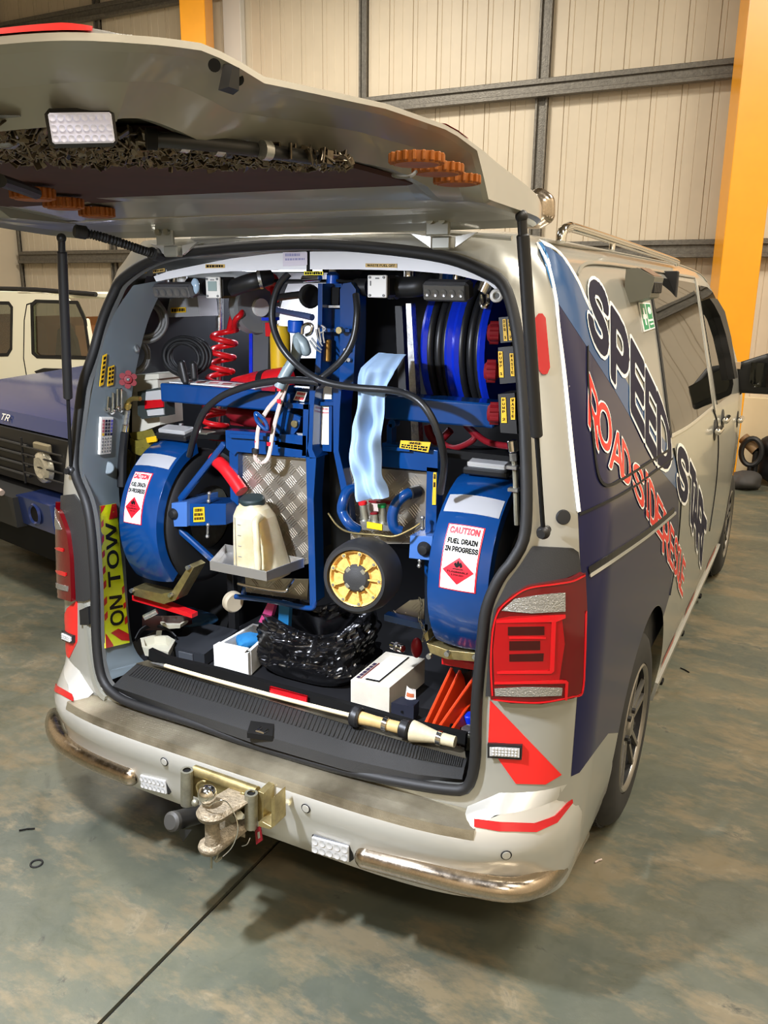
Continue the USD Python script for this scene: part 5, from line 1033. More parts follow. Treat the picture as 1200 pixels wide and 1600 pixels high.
# --- red hoses and tank behind the beams
t = Thing('red_fuel_container', 'red plastic container lying behind the left beam', 'container'); t.add('body', cat([hull(np.vstack([sphere(P(*q, .60), .035, 1).vertices for q in ((372, 604), (402, 596), (376, 622), (404, 618))]))]), M_red); t.add('neck', tube([P(400, 600, .58), P(425, 594, .56), P(450, 590, .55)], .036, 16, sm=6), M_red, smooth=60); t.add('band', tube([P(412, 597, .57), P(421, 595, .565)], .039, 16), M_black)
pipe('red_hose', [(362, 640), (380, 650), (408, 655), (430, 660)], .50, .030, M_redk, 'dull red hose behind the left carrying frame', 'hose', group='red hoses')
one('red_crate', pp([(356, 636), (436, 641), (436, 672), (360, 664)], .62, .03), M_redk, 'dark red crate side behind the left carrying frame', 'crate')
pipe('red_hose', [(334, 716), (350, 730), (364, 748), (378, 768)], [.38, .36, .35, .34], .022, M_red, 'red hose leading down behind the white jug', 'hose', group='red hoses')
pipe('red_hose', [(690, 692), (712, 700), (742, 684), (728, 664), (760, 690), (800, 698)], [.50, .46, .44, .48, .40, .34], .009, M_redk, 'thin red hose looping under the right beam', 'hose', group='red hoses')
pipe('red_hose', [(668, 664), (672, 680), (684, 690), (704, 672)], .52, .012, M_redk, 'short red hose beside the right beam post', 'hose', group='red hoses')
one('shelf_edge', pp([(694, 702), (806, 714), (806, 728), (694, 714)], .44, .10), M_blk, 'black shelf edge above the right mudguard', 'shelf'); one('shelf_edge', pp([(242, 672), (352, 680), (352, 688), (242, 682)], .46, .10), M_blk, 'black shelf edge above the left mudguard', 'shelf')
# --- stowed tools on the left side, upper middle
one('tool_case', cat([pp([(391, 497), (420, 497), (418, 600), (390, 600)], .66, .05)]), mat('grey_case', (84, 88, 92), .5), 'flat grey case with a blue edge, behind the black hose', 'case')
t = THINGS[-1]; t.parts[0][0] = 'body'; t.add('edge_trim', cat([pp([(389, 496), (421, 496), (421, 501), (389, 501)], .655, .06)]), M_bluel); t.add('edge_trim', pp([(389, 500), (394, 500), (394, 600), (389, 600)], .655, .06), M_bluel)
one('yellow_cylinder', lathe([(0, 0), (.030, 0), (.034, .01), (.034, .16), (.026, .19), (0, .20)], P(439, 590, .62)-(0, 0, .02), (0, 0, 1), 28), mat('yellow_plastic', (222, 180, 30), .35), 'yellow upright cylinder behind the black hose', 'cylinder')
t = Thing('grey_reel', 'grey wheel shaped reel at the upper left of the mast', 'reel'); c = P(398, 480, .66); t.add('rim', lathe([(.03, -.03), (.085, -.03), (.09, -.015), (.078, 0), (.09, .015), (.085, .03), (.03, .03)], c, (.9, -.35, 0), 40), M_grey); t.add('hub', cyl(c-np.array((.03, -.01, 0)), c+np.array((.04, -.016, 0)), .03, 20), M_white)
t = Thing('chrome_tap', 'chrome pipe fitting with dark handle, left of the mast top', 'tap'); t.add('pipe', tube([P(434, 465, .50), P(455, 462, .48), P(474, 460, .46)], .011, 12, sm=4), M_black); t.add('wheel', lathe([(0, -.012), (.030, -.012), (.036, 0), (.030, .012), (0, .014)], P(484, 463, .45), (.8, -.6, .1), 20), M_black); t.add('fitting', cyl(P(474, 436, .50), P(500, 434, .48), .010, 14), M_chrome)
t = Thing('red_tap', 'red round tap at the top left of the mast', 'tap'); t.add('body', sphere(P(424, 441, .62), .03, 2, (1, .7, 1)), M_red); t.add('stem', cyl(P(424, 441, .62), P(432, 470, .60), .012, 12), M_red)
pipe('grey_hose', [(432, 484), (450, 488), (470, 492), (488, 496)], [.60, .56, .52, .50], .010, mat('slate_hose', (70, 84, 120), .4), 'slate blue hose left of the mast', 'hose')
one('red_tag', box(P(419, 515, .60), (.022, .004, .045), b=.001), M_red, 'small red tag beside the grey case', 'tag')
one('blue_can', cyl(P(462, 520, .60), P(462, 500, .60), .026, 24, b=.004), mat('blue_can', (20, 90, 200), .3), 'small bright blue can left of the mast', 'can')
# --- ratchet winch handle: pale grey bar leaning from the mast
t = Thing('winch_handle', 'pale grey winch handle leaning left of the mast', 'handle'); t.add('shaft', tube([P(466, 530, .32), P(462, 556, .30), P(446, 584, .28), P(436, 606, .27)], .016, 14, sm=6), mat('pale_grey_paint', (128, 142, 146), .4), smooth=60); t.add('head', hull(np.vstack([sphere(P(*q, .32), .016, 1).vertices for q in ((466, 528), (474, 536), (478, 548), (464, 545))])), MATS['pale_grey_paint']); t.add('hook', tube([P(472, 522, .31), P(474, 510, .31), P(482, 506, .31), P(488, 510, .31), P(486, 520, .31), P(478, 524, .31)], .005, 10, sm=6), M_chrome)
t = Thing('r_clip_bunch', 'bunch of bright wire clips and pins hanging on the mast', 'clips')
for q in (((487, 528), (496, 540), (503, 547)), ((484, 532), (494, 545), (502, 551)), ((498, 512), (500, 524), (502, 535)), ((505, 510), (505, 524), (507, 536)), ((494, 514), (497, 528), (504, 541)), ((502, 508), (509, 514), (500, 521))): t.add('wire', tube([P(*a, .30) for a in q], .0028, 6, sm=4), M_alu)
one('brass_buckle', cyl(P(512, 565, .38), P(512, 530, .38), .011, 14, b=.003), mat('worn_brass', (170, 128, 62), .35, .8, var=.3, scale=40), 'worn brass coloured strip on the mast', 'buckle')
# --- black filler hose: the big loop in front of everything
pipe('filler_hose', [(451, 428), (436, 446), (426, 478), (427, 510), (440, 542), (462, 568), (492, 590), (520, 600), (560, 606), (610, 610), (640, 618), (662, 634), (680, 664), (691, 700), (694, 730), (688, 770)], [.30, .28, .26, .25, .24, .24, .23, .23, .225, .22, .20, .19, .19, .20, .23, .27], .0098, M_hose, 'thick black hose looping from the header across the mast to the right mudguard', 'hose', n=14)
pipe('filler_hose', [(556, 460), (558, 490), (552, 530), (534, 562), (508, 586), (500, 592)], [.30, .28, .27, .26, .26, .255], .0095, M_hose, 'black hose curving left from the white flow meter over the mast', 'hose')
pipe('filler_hose', [(500, 598), (460, 594), (410, 598), (372, 608), (342, 622), (318, 645), (304, 680), (296, 712)], [.265, .265, .27, .27, .27, .28, .30, .33], .0105, M_hose, 'black hose arching from the mast down to the left mudguard', 'hose')
# --- white printed strap loops
M_strap = mat('white_webbing', (188, 170, 160), .7)
t = Thing('webbing_strap', 'off-white printed webbing strap looped over the left frame', 'strap'); up = np.array([.95, -.3, 0])
t.add('webbing', tube([P(452, 590, .31), P(436, 618, .30), P(418, 640, .29), P(404, 668, .29), P(401, 700, .28), P(399, 716, .28), P(410, 722, .275), P(420, 712, .28), P(427, 672, .29), P(438, 630, .30), P(450, 596, .305)], 0, sm=8, flat=(.016, .003), up=up), M_strap, smooth=False)
t.add('keeper', cyl(P(399, 701, .275), P(399, 708, .275), .011, 12), M_black)
for q in ((436, 608), (401, 692), (436, 627), (420, 694)): t.add('print', box(P(*q, .284), (.014, .002, .012), b=.0005), M_cr)
t = Thing('blue_hook', 'blue enamelled hook on the webbing strap', 'hook'); t.add('plate', tube([P(399, 646, .27), P(402, 658, .26), P(412, 669, .26), P(418, 670, .265), P(414, 658, .265), P(404, 648, .27)], .006, 10, True, sm=6), M_blue)
# --- blue paper towel hanging over the right half of the mast
tw = [((575, 553), (620, 556)), ((563, 575), (617, 580)), ((558, 600), (607, 605)), ((555, 640), (602, 640)), ((549, 672), (600, 670)), ((546, 700), (596, 700)), ((552, 730), (598, 735)), ((556, 755), (604, 755)), ((561, 780), (609, 776))]
lv = np.array([P(*a, .275) for a, b in tw]); rv = np.array([P(*b, .275) for a, b in tw]); lv, rv = spline(lv, 5), spline(rv, 5); nu = 26; rows = []
for i, (a, b) in enumerate(zip(lv, rv)):
    u = np.linspace(0, 1, nu); f = i/len(lv); p = a+(b-a)*u[:, None]; dy = .016*np.sin(u*9+3.2*f+.4)+.010*np.sin(u*17-5*f)+.006*np.sin(f*24+u*5)-.03*np.sin(np.pi*u)*(.6+.4*f); p[:, 1] += dy*min(1, .25+f*2); p[:, 1] += .06*max(0, .12-f)/.12; rows.append(p)
rows = np.array(rows); i, j = np.meshgrid(np.arange(len(rows)-1), np.arange(nu-1), indexing='ij'); q = np.stack([i*nu+j, i*nu+j+1, (i+1)*nu+j+1, (i+1)*nu+j], -1).reshape(-1, 4)
sheet_ = mesh(rows.reshape(-1, 3), q); back = mesh((rows+(0, .0015, 0)).reshape(-1, 3), q[:, ::-1])
one('paper_towel', cat([sheet_, back]), mat('pale_blue_paper', (150, 178, 210), .8), 'long pale blue paper towel hanging right of the mast', 'paper towel', smooth=70)
# --- silver battery box with red and green caps between the handles
t = Thing('cap_box', 'small metal box with red and green capped bottles between the blue handles', 'box'); t.add('box', pp([(562, 814), (609, 822), (612, 830), (566, 828)], .30, .06), M_alu); label(t, [(573, 815), (597, 819), (597, 829), (573, 825)], .297, None, M_yel); t.add('back', pp([(577, 784), (609, 786), (607, 800), (577, 798)], .36, .02), M_strap); t.add('red_line', pp([(576, 782), (610, 785), (610, 788), (576, 785)], .355, .02), M_redk)
for (q0, q1, m) in (((572, 820), (567, 788), M_red), ((600, 824), (597, 792), mat('green_cap', (24, 140, 70), .4)), ((587, 820), (585, 803), M_redk)):
    a, b = P(*q0, .33), P(*q1, .33); t.add('bottle', cyl(a, b, .0115, 18), M_galv); t.add('cap', cyl(b-(b-a)*.04, b+(b-a)*.16, .0128, 18, b=.002), m, label={'red_plastic': 'red cap', 'green_cap': 'green cap', 'dull_red_plastic': 'small dull red cap'}[str(m.GetPath()).split('/')[-1]])
# --- small solid wheel with yellow hub
c = P(556, 904, .135); ax = np.array([.10, -1., .10]); ax /= np.linalg.norm(ax); F_ = frame(ax)
R_t, R_h = .099, .078
t = Thing('trolley_wheel', 'black tyred small wheel with a worn yellow hub of nine bolts', 'wheel')
t.add('tyre', lathe([(R_h, .0), (R_h+.003, .012), (R_t-.010, .012), (R_t, -.004), (R_t+.004, -.05), (R_t, -.096), (R_h, -.10)], c, ax, 64), M_rub, smooth=50)
M_hub = mat('worn_yellow_hub', (206, 164, 88), .5, .1, var=.30, scale=45, bump=.2, bscale=120)
hb = t.add('hub', lathe([(0, -.004), (.040, -.004), (.043, -.009), (R_h-.008, -.008), (R_h-.005, .002), (R_h-.001, .004), (R_h+.001, .0), (R_h, -.04)], c, ax, 64), M_hub, smooth=40)
for i in range(9):
    a = 2*np.pi*(i+.3)/9; d = F_[:, 0]*math.cos(a)+F_[:, 1]*math.sin(a); e = np.cross(ax, d)
    t.add('rib', hull([c+d*r+e*s*wd+ax*h for r, wd, h in ((.036, .0022, .002), (R_h-.004, .0028, .003), (.036, .0028, -.010), (R_h-.004, .0034, -.010)) for s in (-1, 1)]), M_hub, hb)
    t.add('bolt_boss', cyl(c+d*(R_h-.008)-ax*.008, c+d*(R_h-.008)+ax*.005, .0068, 14), M_hub, hb); t.add('bolt_head', cyl(c+d*(R_h-.008), c+d*(R_h-.008)+ax*.0068, .0042, 6), M_galv, hb)
cp = t.add('cap', lathe([(0, .010), (.014, .009), (.032, .006), (.039, -.001), (.040, -.01)], c, ax, 36), M_dark, None, 'dark centre cap')
for i in range(4): a = np.pi/4+i*np.pi/2; d = F_[:, 0]*math.cos(a)+F_[:, 1]*math.sin(a); t.add('cap_notch', box(c+d*.031+ax*.0055, (.010, .014, .004), np.stack([d, np.cross(ax, d), ax], 1), .001), M_galv, cp)
t.add('axle', cyl(c-ax*.10, c-ax*.20, .018, 16), M_galv)
# --- measuring jug on a steel tray
jb, jt = P(405, 893, .26), P(397, 786, .275); z0 = jb[2]-.01; zt_ = jt[2]
secs = []
for f, w, dp, dx in ((0, .080, .060, 0), (.03, .084, .064, 0), (.5, .070, .056, -.004), (.82, .058, .05, -.008), (.93, .050, .044, -.010), (.97, .040, .040, -.010), (1.0, .038, .038, -.010)):
    a = np.arange(40)*2*np.pi/40; e = 4 if f < .9 else 2.4; cc, ss = np.cos(a), np.sin(a); rr_ = (abs(cc)**e+abs(ss)**e)**(-1/e); secs.append(np.stack([jb[0]+(jt[0]-jb[0])*f+dx+w*rr_*cc, np.full(40, jb[1]+.02)+dp*rr_*ss, np.full(40, z0+(zt_-z0)*f)], -1))
S_ = np.array(secs); n = len(secs); m = cat([loop(S_[i], S_[i+1]) for i in range(n-1)]+[hull(np.vstack([S_[0], S_[0]+(0, 0, .002)]))])
M_jug = usdkit.material(stage, '/World/Looks/milky_plastic', {'p': ('principled_bsdf', {'base_color': lin((206, 192, 158)), 'roughness': .42, 'subsurface_weight': .35, 'subsurface_radius': (.02, .014, .008), 'subsurface_scale': .5}), 't': ('texture_coordinate', {}), 'n': ('noise_texture', {'scale': 12, 'detail': 5}), 'r': ('rgb_ramp', {'ramp': [(.35, lin((180, 166, 130))), (.65, lin((208, 196, 166)))]})}, [('t.object', 'n.vector'), ('n.fac', 'r.fac'), ('r.color', 'p.base_color')], surface='p.BSDF')
t = Thing('measuring_jug', 'milky white plastic measuring jug with black lid on a steel tray', 'jug'); t.add('body', m, M_jug, smooth=60)
tc = S_[-1].mean(0); t.add('lid', lathe([(0, .018), (.034, .017), (.039, .012), (.040, -.008), (.036, -.010)], tc, (0, -.15, 1), 36), mat('dark_green_lid', (30, 44, 44), .5), label='black round lid')
hx = jb[0]+.045; t.add('handle', tube([(hx-.022, jb[1]-.020, zt_-.030), (hx-.010, jb[1]-.060, zt_-.038), (hx+.006, jb[1]-.078, zt_-.080), (hx+.012, jb[1]-.082, zt_-.145), (hx+.006, jb[1]-.072, zt_-.185), (hx-.004, jb[1]-.030, zt_-.200)], .0115, 14, sm=8), M_jug, smooth=60)
t.add('scale_line', tube([tuple(np.array([S_[k].mean(0)[0]-w*.62, S_[k].mean(0)[1]-dp-.001, S_[k][0, 2]])) for k, w, dp in ((1, .084, .064), (2, .070, .056), (3, .058, .05))], .0009, 5), M_grey)
for i in range(5): zq = z0+.03+.033*i; f = (zq-z0)/(zt_-z0); w = .084-.028*f; dp = .064-.014*f; t.add('scale_mark', box((jb[0]+(jt[0]-jb[0])*f-w*.45, jb[1]+.02-dp-.0005, zq), (.012, .002, .002), b=.0004), M_grey)
t = Thing('steel_tray', 'shallow steel tray under the white jug', 'tray'); q = [P(329, 884, .17), P(416, 896, .17), P(474, 862, .33), P(352, 852, .33)]; zz_ = np.mean([a[2] for a in q[:2]])+.004; q = [np.array([a[0], a[1], zz_-.008]) for a in q]; M_tray = mat('brushed_steel', (205, 203, 200), .3, .85)
t.add('base', extrude(Polygon([a[:2] for a in q]), .003), M_tray); t.parts[-1][1].apply_translation((0, 0, zz_-.022))
for a, b in zip(q, q[1:]+q[:1]): d = (b-a)/np.linalg.norm(b-a); R = np.stack([d, np.cross((0, 0, 1.), d), (0, 0, 1.)], 1); t.add('lip', box((a+b)/2-(0, 0, .0), (np.linalg.norm(b-a)+.004, .003, .030), R, .001), M_tray)
t.add('support_wire', tube([P(372, 912, .24), P(400, 918, .24), P(442, 924, .25), P(450, 918, .26), P(458, 906, .30)], .005, 8, sm=4), M_chrome)
# --- left side stowage: cables, white box with trailer lamp, tap, spanners, brass fittings, strap
M_cable = mat('grey_cable', (112, 112, 110), .5)
def coil(name, c, axis, R, r, n, m, label_, cat_, squash=.8, ends=()):
    t = Thing(name, label_, cat_, 'cable coils'); F_ = frame(axis); g = np.random.default_rng(len(THINGS))
    for i in range(n):
        off = g.normal(size=3)*R*.10; k = 1+.14*g.normal()*.6; pts = [c+off+F_[:, 0]*R*k*math.cos(a)+F_[:, 1]*R*k*squash*math.sin(a) for a in np.arange(36)*2*np.pi/36]; t.add('turn', tube(pts, r, 8, True), m, smooth=60)
    for a, b in ends: t.add('plug', cyl(np.array(a), np.array(b), .008, 12, b=.002), M_alu)
    return t
ap = np.array([.55, -.8, .2])
coil('grey_cable_coil', P(224, 500, .44), ap, .066, .0055, 6, M_cable, 'grey cable coil hanging high on the left wall', 'cable', 1.0, [(P(203, 524, .34), P(215, 550, .33))])
coil('grey_cable_coil', P(208, 556, .42), ap, .050, .0055, 5, M_cable, 'grey cable coil lower on the left wall, above the red tap', 'cable', .9, [(P(181, 566, .30), P(187, 588, .30))])
t = coil('black_cable_coil', P(290, 556, .53), np.array([.2, -1, .1]), .058, .007, 9, M_rub, 'thick black jump lead coil left of the red spiral hose', 'cable', 1.3); t.add('clamp', hull(np.vstack([sphere(P(*q, .38), .012, 1).vertices for q in ((284, 568), (290, 596), (282, 580))])), M_black); t.add('clamp', hull(np.vstack([sphere(P(*q, .38), .012, 1).vertices for q in ((302, 570), (304, 590))])), M_black)
one('cable_holder', hull(np.vstack([sphere(P(*q, .38), .012, 1).vertices for q in ((212, 458), (228, 458), (213, 506), (226, 506))])), M_blk, 'black strap holding the upper grey cable coil', 'holder')
one('handheld_torch', cat([cyl(P(190, 492, .33), P(206, 508, .36), .020, 18, b=.004)]), M_black, 'small black torch on the left wall', 'torch')
one('grey_box', pp([(238, 470), (308, 462), (312, 494), (262, 496)], .56, .10), mat('grey_box', (150, 150, 150), .5), 'grey labelled box high behind the left work lamp', 'box'); t = THINGS[-1]; t.parts[0][0] = 'body'; label(t, [(267, 481), (290, 480), (290, 488), (267, 489)], .556, '~')
t = Thing('white_storage_box', 'off-white plastic box behind the small trailer lamp', 'box'); t.add('body', pp([(207, 590), (246, 588), (250, 664), (206, 680)], .46, .12), mat('cream_plastic', (206, 202, 186), .5)); t.add('lid', pp([(205, 586), (248, 584), (248, 592), (205, 596)], .452, .13), MATS['cream_plastic'])
t = Thing('trailer_lamp', 'small trailer lamp with red and clear sections on the white box', 'lamp'); t.add('housing', pp([(215, 612), (246, 606), (256, 612), (258, 650), (222, 655), (215, 648)], .40, .05), mat('grey_green_housing', (50, 56, 54), .4)); t.add('clear_lens', pp([(228, 612), (252, 609), (254, 624), (227, 626)], .396, .01), M_lens); t.add('red_lens', pp([(226, 626), (254, 624), (255, 636), (226, 639)], .394, .012), M_redrefl); t.add('clear_lens', pp([(229, 641), (255, 638), (256, 648), (231, 650)], .396, .01), M_lens)
def tapk(px, Y, lab):
    t = Thing('red_valve_tap', lab, 'tap'); c = P(*px, Y); n = CAM-c; F_ = frame(n); t.add('hub', lathe([(0, .02), (.013, .018), (.016, 0), (.012, -.02)], c, n, 20), M_redk)
    for i in range(6): d = F_[:, 0]*math.cos(i*np.pi/3)+F_[:, 1]*math.sin(i*np.pi/3); t.add('lobe', cyl(c+d*.020-F_[:, 2]*.01, c+d*.020+F_[:, 2]*.010, .010, 10), M_redk)
    t.add('screw', sphere(c+F_[:, 2]*.02, .006, 1), M_alu)
tapk((200, 593), .30, 'dull red six lobed tap on the left side of the load space')
for i, (x0, y0, x1, y1) in enumerate(((168, 618, 166, 640), (175, 612, 174, 643), (182, 606, 181, 638), (188, 606, 188, 640))):
    a, b = trimP(x0, y0, .012), trimP(x1, y1, .012); t = Thing('spanner', ('short chrome spanner on the left pillar, leftmost of four', 'chrome spanner on the left pillar, second from the left of four', 'chrome spanner on the left pillar, third from the left of four', 'chrome spanner on the left pillar, rightmost of four')[i], 'spanner', 'spanners on the left pillar'); t.add('shank', cyl(a, b, .0045, 10), M_chrome); t.add('head', lathe([(.004, -.003), (.009, -.003), (.009, .003), (.004, .003)], b, (.4, -1, 0), 14), M_chrome)
t = Thing('brass_fitting', 'brass elbow and chrome coupling left of the trailer lamp', 'pipe fitting'); t.add('elbow', tube([P(219, 623, .34), P(208, 623, .34), P(201, 628, .34), P(199, 640, .34)], .008, 12, sm=5), mat('brass', (190, 164, 92), .3, .9)); t.add('nut', cyl(P(199, 630, .34), P(198, 637, .34), .014, 6), MATS['brass']); t.add('coupling', cyl(P(198, 640, .34), P(195, 662, .34), .013, 18, b=.002), M_alu); t.add('collar', cyl(P(195, 662, .34), P(194, 674, .34), .015, 18, b=.002), M_chrome); t.add('hose', tube([P(194, 674, .34), P(191, 710, .34), P(190, 760, .33)], .016, 12, sm=4), M_hose)
M_olive = mat('olive_webbing', (116, 106, 34), .8, var=.2, scale=40)
t = Thing('ratchet_strap', 'olive yellow ratchet strap bundled behind the left mudguard', 'strap')
for i, q in enumerate((((204, 690), (216, 694), (236, 688), (243, 682)), ((206, 700), (220, 706), (238, 700)), ((205, 682), (222, 680), (240, 676)), ((203, 705), (199, 725), (203, 745)), ((209, 708), (208, 726), (212, 742)))): t.add('webbing', tube([P(*a, .42+.006*i) for a in q], 0, sm=5, flat=(.028, .004), up=(.2, -.3, 1) if i < 3 else (1, -.3, 0)), M_olive, smooth=False)
t.add('yellow_end', pp([(228, 684), (244, 681), (244, 690), (230, 692)], .40, .006), M_yel)
# clutter under the roof: small bottles and tools along the top shelf (each its own thing)
for i, (x, y, r, h, m, lab) in enumerate(((243, 436, .014, .03, 'red', 'small red bottle top at the far left under the header'), (258, 433, .012, .04, 'wht', 'small white bottle under the left header'), (272, 432, .014, .035, 'chr', 'small chrome can under the left header'), (285, 434, .016, .04, 'wht', 'white jar under the left header, right of the small chrome can'), (520, 436, .02, .05, 'blu', 'blue capped can above the mast'), (640, 428, .016, .03, 'chr', 'chrome jar under the right header, left of the lamp'), (684, 433, .018, .04, 'wht', 'white bottle above the right work lamp'), (700, 432, .016, .04, 'blu', 'blue and white bottle above the right work lamp'), (714, 433, .014, .03, 'chr', 'small chrome can above the right end of the work lamp'))):
    c = P(x, y, .50); t = Thing('shelf_bottle', lab, 'bottle', 'small bottles on the shelf under the roof'); mm = {'red': M_redk, 'wht': M_white, 'chr': M_chrome, 'blu': MATS['blue_can']}[m]
    t.add('body', lathe([(0, -h/2), (r, -h/2), (r, h*.25), (r*.5, h*.42), (0, h*.42)], c, (0, 0, 1), 18), mm); t.add('cap', cyl(c+(0, 0, h*.4), c+(0, 0, h*.62), r*.5, 14), M_white)
one('tool_shelf', pp([(205, 448), (300, 440), (420, 436), (620, 437), (620, 441), (420, 440), (300, 444), (205, 452)], .49, .30), M_blk, 'black shelf under the roof behind the lamps', 'shelf')

# ================================================================== on the load floor
ZF = .545
def pbox(bl, br, tl, backs, ztop=None):
    """Box from its front lower corners (on the load floor) and its upper corners seen in the photo."""
    a, b = PZ(*bl, ZF), PZ(*br, ZF); zt = P(*tl, a[1])[2]; c, d = PZ(*backs[0], zt), PZ(*backs[1], zt)
    lo = [a, b, np.array([d[0], d[1], ZF]), np.array([c[0], c[1], ZF])]; hi = [np.array([q[0], q[1], zt]) for q in lo]; return lo, hi, zt
M_card = mat('dirty_white_card', (222, 214, 196), .6, var=.10, scale=14)
lo, hi, zt = pbox((548, 1102), (608, 1115), (550, 1063), ((603, 1018), (664, 1029)))
t = Thing('card_box', 'white cardboard box with a slot in its lid, beside the orange panels', 'box'); t.add('body', hull(lo+hi), M_card)
fn = quadfn(hi[3], hi[2], hi[1], hi[0]); t.add('lid_panel', skin(sbox(.20, .10, .62, .88), fn, (1, 1), .0015), mat('card_panel', (232, 226, 212), .6), None, 'paler panel on the lid'); t.add('slot', skin(unary_union([sbox(.62, .06, .66, .90), sbox(.30, .88, .66, .92)]), fn, (1, 1), .002), M_blk)
t.add('lettering', skin(affinity.affine_transform(dashes(0, 0, 1, 1, 5), [0, .08, -.5, 0, .06, .92]), fn, (1, 1), .002), mat('dark_purple_ink', (52, 36, 66), .5)); t.add('red_stripe', skin(sbox(.165, .40, .19, .92), fn, (1, 1), .002), M_redk)
lo, hi, zt = pbox((335, 1046), (384, 1057), (335, 1010), ((392, 976), (425, 982)))
t = Thing('white_tub', 'white plastic tub left of the black bin bag, with a blue cloth inside', 'tub'); t.add('body', cat([hull([lo[0], lo[1], hi[0], hi[1], lo[0]+(.01, .02, 0), lo[1]+(.01, .02, 0), hi[0]+(.01, .02, 0), hi[1]+(.01, .02, 0)]), hull([lo[0], lo[3], hi[0], hi[3]]+[q+np.array((.012, 0, 0)) for q in (lo[0], lo[3], hi[0], hi[3])]), hull([lo[1], lo[2], hi[1], hi[2]]+[q+np.array((.012, 0, 0)) for q in (lo[1], lo[2], hi[1], hi[2])]), hull([lo[2], lo[3], hi[2], hi[3]]+[q+np.array((0, .012, 0)) for q in (lo[2], lo[3], hi[2], hi[3])])]), M_white); t.add('lid_strip', hull([hi[0]*.0+q for q in (hi[0], hi[1], hi[0]*.85+hi[3]*.15, hi[1]*.85+hi[2]*.15)]+[q+np.array((0, 0, .004)) for q in (hi[0], hi[1], hi[0]*.85+hi[3]*.15, hi[1]*.85+hi[2]*.15)]), M_white)
bc = PZ(388, 1000, zt-.01); ms = trimesh.creation.icosphere(3, 1.0); ms.vertices *= (.045, .05, .02); ms.vertices *= (1+.35*(meshkit.noise(ms.vertices*60, 3)-.5))[:, None]; ms.apply_translation(bc); one('blue_cloth', ms, mat('blue_cloth', (30, 120, 180), .8), 'crumpled blue cloth in the white tub', 'cloth')
# black bin bag: open crumpled bag
a0, a1 = PZ(394, 1056, ZF), PZ(545, 1092, ZF); cx, cy = (a0[0]+a1[0])/2-.025, (a0[1]+a1[1])/2+.165
N = 150; U, V = np.meshgrid(np.linspace(0, 2*np.pi, N, endpoint=False), np.linspace(0, 1, 70), indexing='ij')
prof_r = np.interp(V, [0, .08, .35, .55, .66, .76, 1], [.90, 1.0, 1.0, .90, .80, .66, .02]); prof_z = np.interp(V, [0, .08, .35, .55, .66, .76, 1], [0, .02, .13, .185, .19, .15, .08])
e = 3.2; cr_ = (abs(np.cos(U))**e+abs(np.sin(U))**e)**(-1/e)
X = np.stack([cx+.185*prof_r*cr_*np.cos(U), cy+.150*prof_r*cr_*np.sin(U), ZF+.004+prof_z*(1+.16*np.sin(U*2+1)*V)], -1)
nz = lambda s, k: meshkit.noise(X*s, k)
rid = sum(w*(1-2*abs(nz(s, k)-.5)*1.0)**2 for s, w, k in ((11, .030, 1), (24, .018, 5), (48, .009, 9)))-.028
dirv = np.stack([np.cos(U), np.sin(U), .6*np.ones_like(U)], -1); X = X+dirv*(rid*np.clip(V*8, 0, 1))[..., None]
X[..., 2] = np.maximum(X[..., 2], ZF+.003); i, j = np.meshgrid(np.arange(N), np.arange(69), indexing='ij'); i2 = (i+1) % N
bm = mesh(X.reshape(-1, 3), np.stack([i*70+j, i2*70+j, i2*70+j+1, i*70+j+1], -1).reshape(-1, 4))
one('bin_bag', bm, mat('black_polythene', (16, 16, 18), .20, spec=.7), 'shiny crumpled black bin bag between the two white boxes', 'bin bag', smooth=22)
# left floor clutter
q = [PZ(*p_, ZF+.0) for p_ in ((264, 1028), (320, 1041), (372, 1002), (300, 985))]; hz = P(264, 1010, q[0][1])[2]
t = Thing('tool_case', 'dark grey plastic tool case lying at the left of the load floor', 'case'); t.add('body', hull(q+[np.array([p_[0], p_[1], hz]) for p_ in q]), mat('charcoal_plastic', (44, 46, 50), .5))
fa = (q[0]+q[1])/2; fd = (q[1]-q[0])/np.linalg.norm(q[1]-q[0]); t.add('catch', box(np.array([fa[0], fa[1], (ZF+hz)/2])+np.array([fd[1], -fd[0], 0])*.003, (.06, .006, .03), np.stack([fd, [-fd[1], fd[0], 0], [0, 0, 1]], 1), .002), mat('mid_grey_plastic', (72, 75, 80), .5)); t.add('handle', box(np.array([fa[0], fa[1], (ZF+hz)/2])+np.array([fd[1], -fd[0], 0])*.003-fd*.06, (.02, .006, .02), np.stack([fd, [-fd[1], fd[0], 0], [0, 0, 1]], 1), .002), MATS['mid_grey_plastic'])
def tray(px, z, h, m, name, lab, cat_):
    o = np.array([PZ(*a, z+h) for a in px]); c = o.mean(0); ins = c+(o-c)*.80; bot = c+(o-c)*.86; bot[:, 2] = z; fl_ = ins.copy(); fl_[:, 2] = z+.006; o2, b2, i2_ = (np.vstack([k_, k_[:1]]) for k_ in (o, bot, ins)); f2 = np.vstack([fl_, fl_[:1]])
    m_ = cat([ruled(b2, o2), ruled(o2, i2_), ruled(i2_, f2), hull(np.vstack([fl_, fl_-(0, 0, .002)]))]); trimesh.repair.fix_normals(m_); return one(name, m_, m, lab, cat_, smooth=20)
M_cream = mat('cream_tray_plastic', (196, 192, 172), .45)
tray([(219, 997), (240, 992), (262, 993), (274, 1000), (263, 1019), (222, 1011)], ZF+.03, .035, M_cream, 'plastic_tray', 'open cream plastic tray at the far left of the load floor', 'tray')
tray([(248, 970), (262, 963), (290, 962), (296, 966), (282, 976), (262, 977)], ZF+.10, .016, M_cream, 'shallow_tray', 'shallow cream plastic tray below the left mudguard', 'tray')
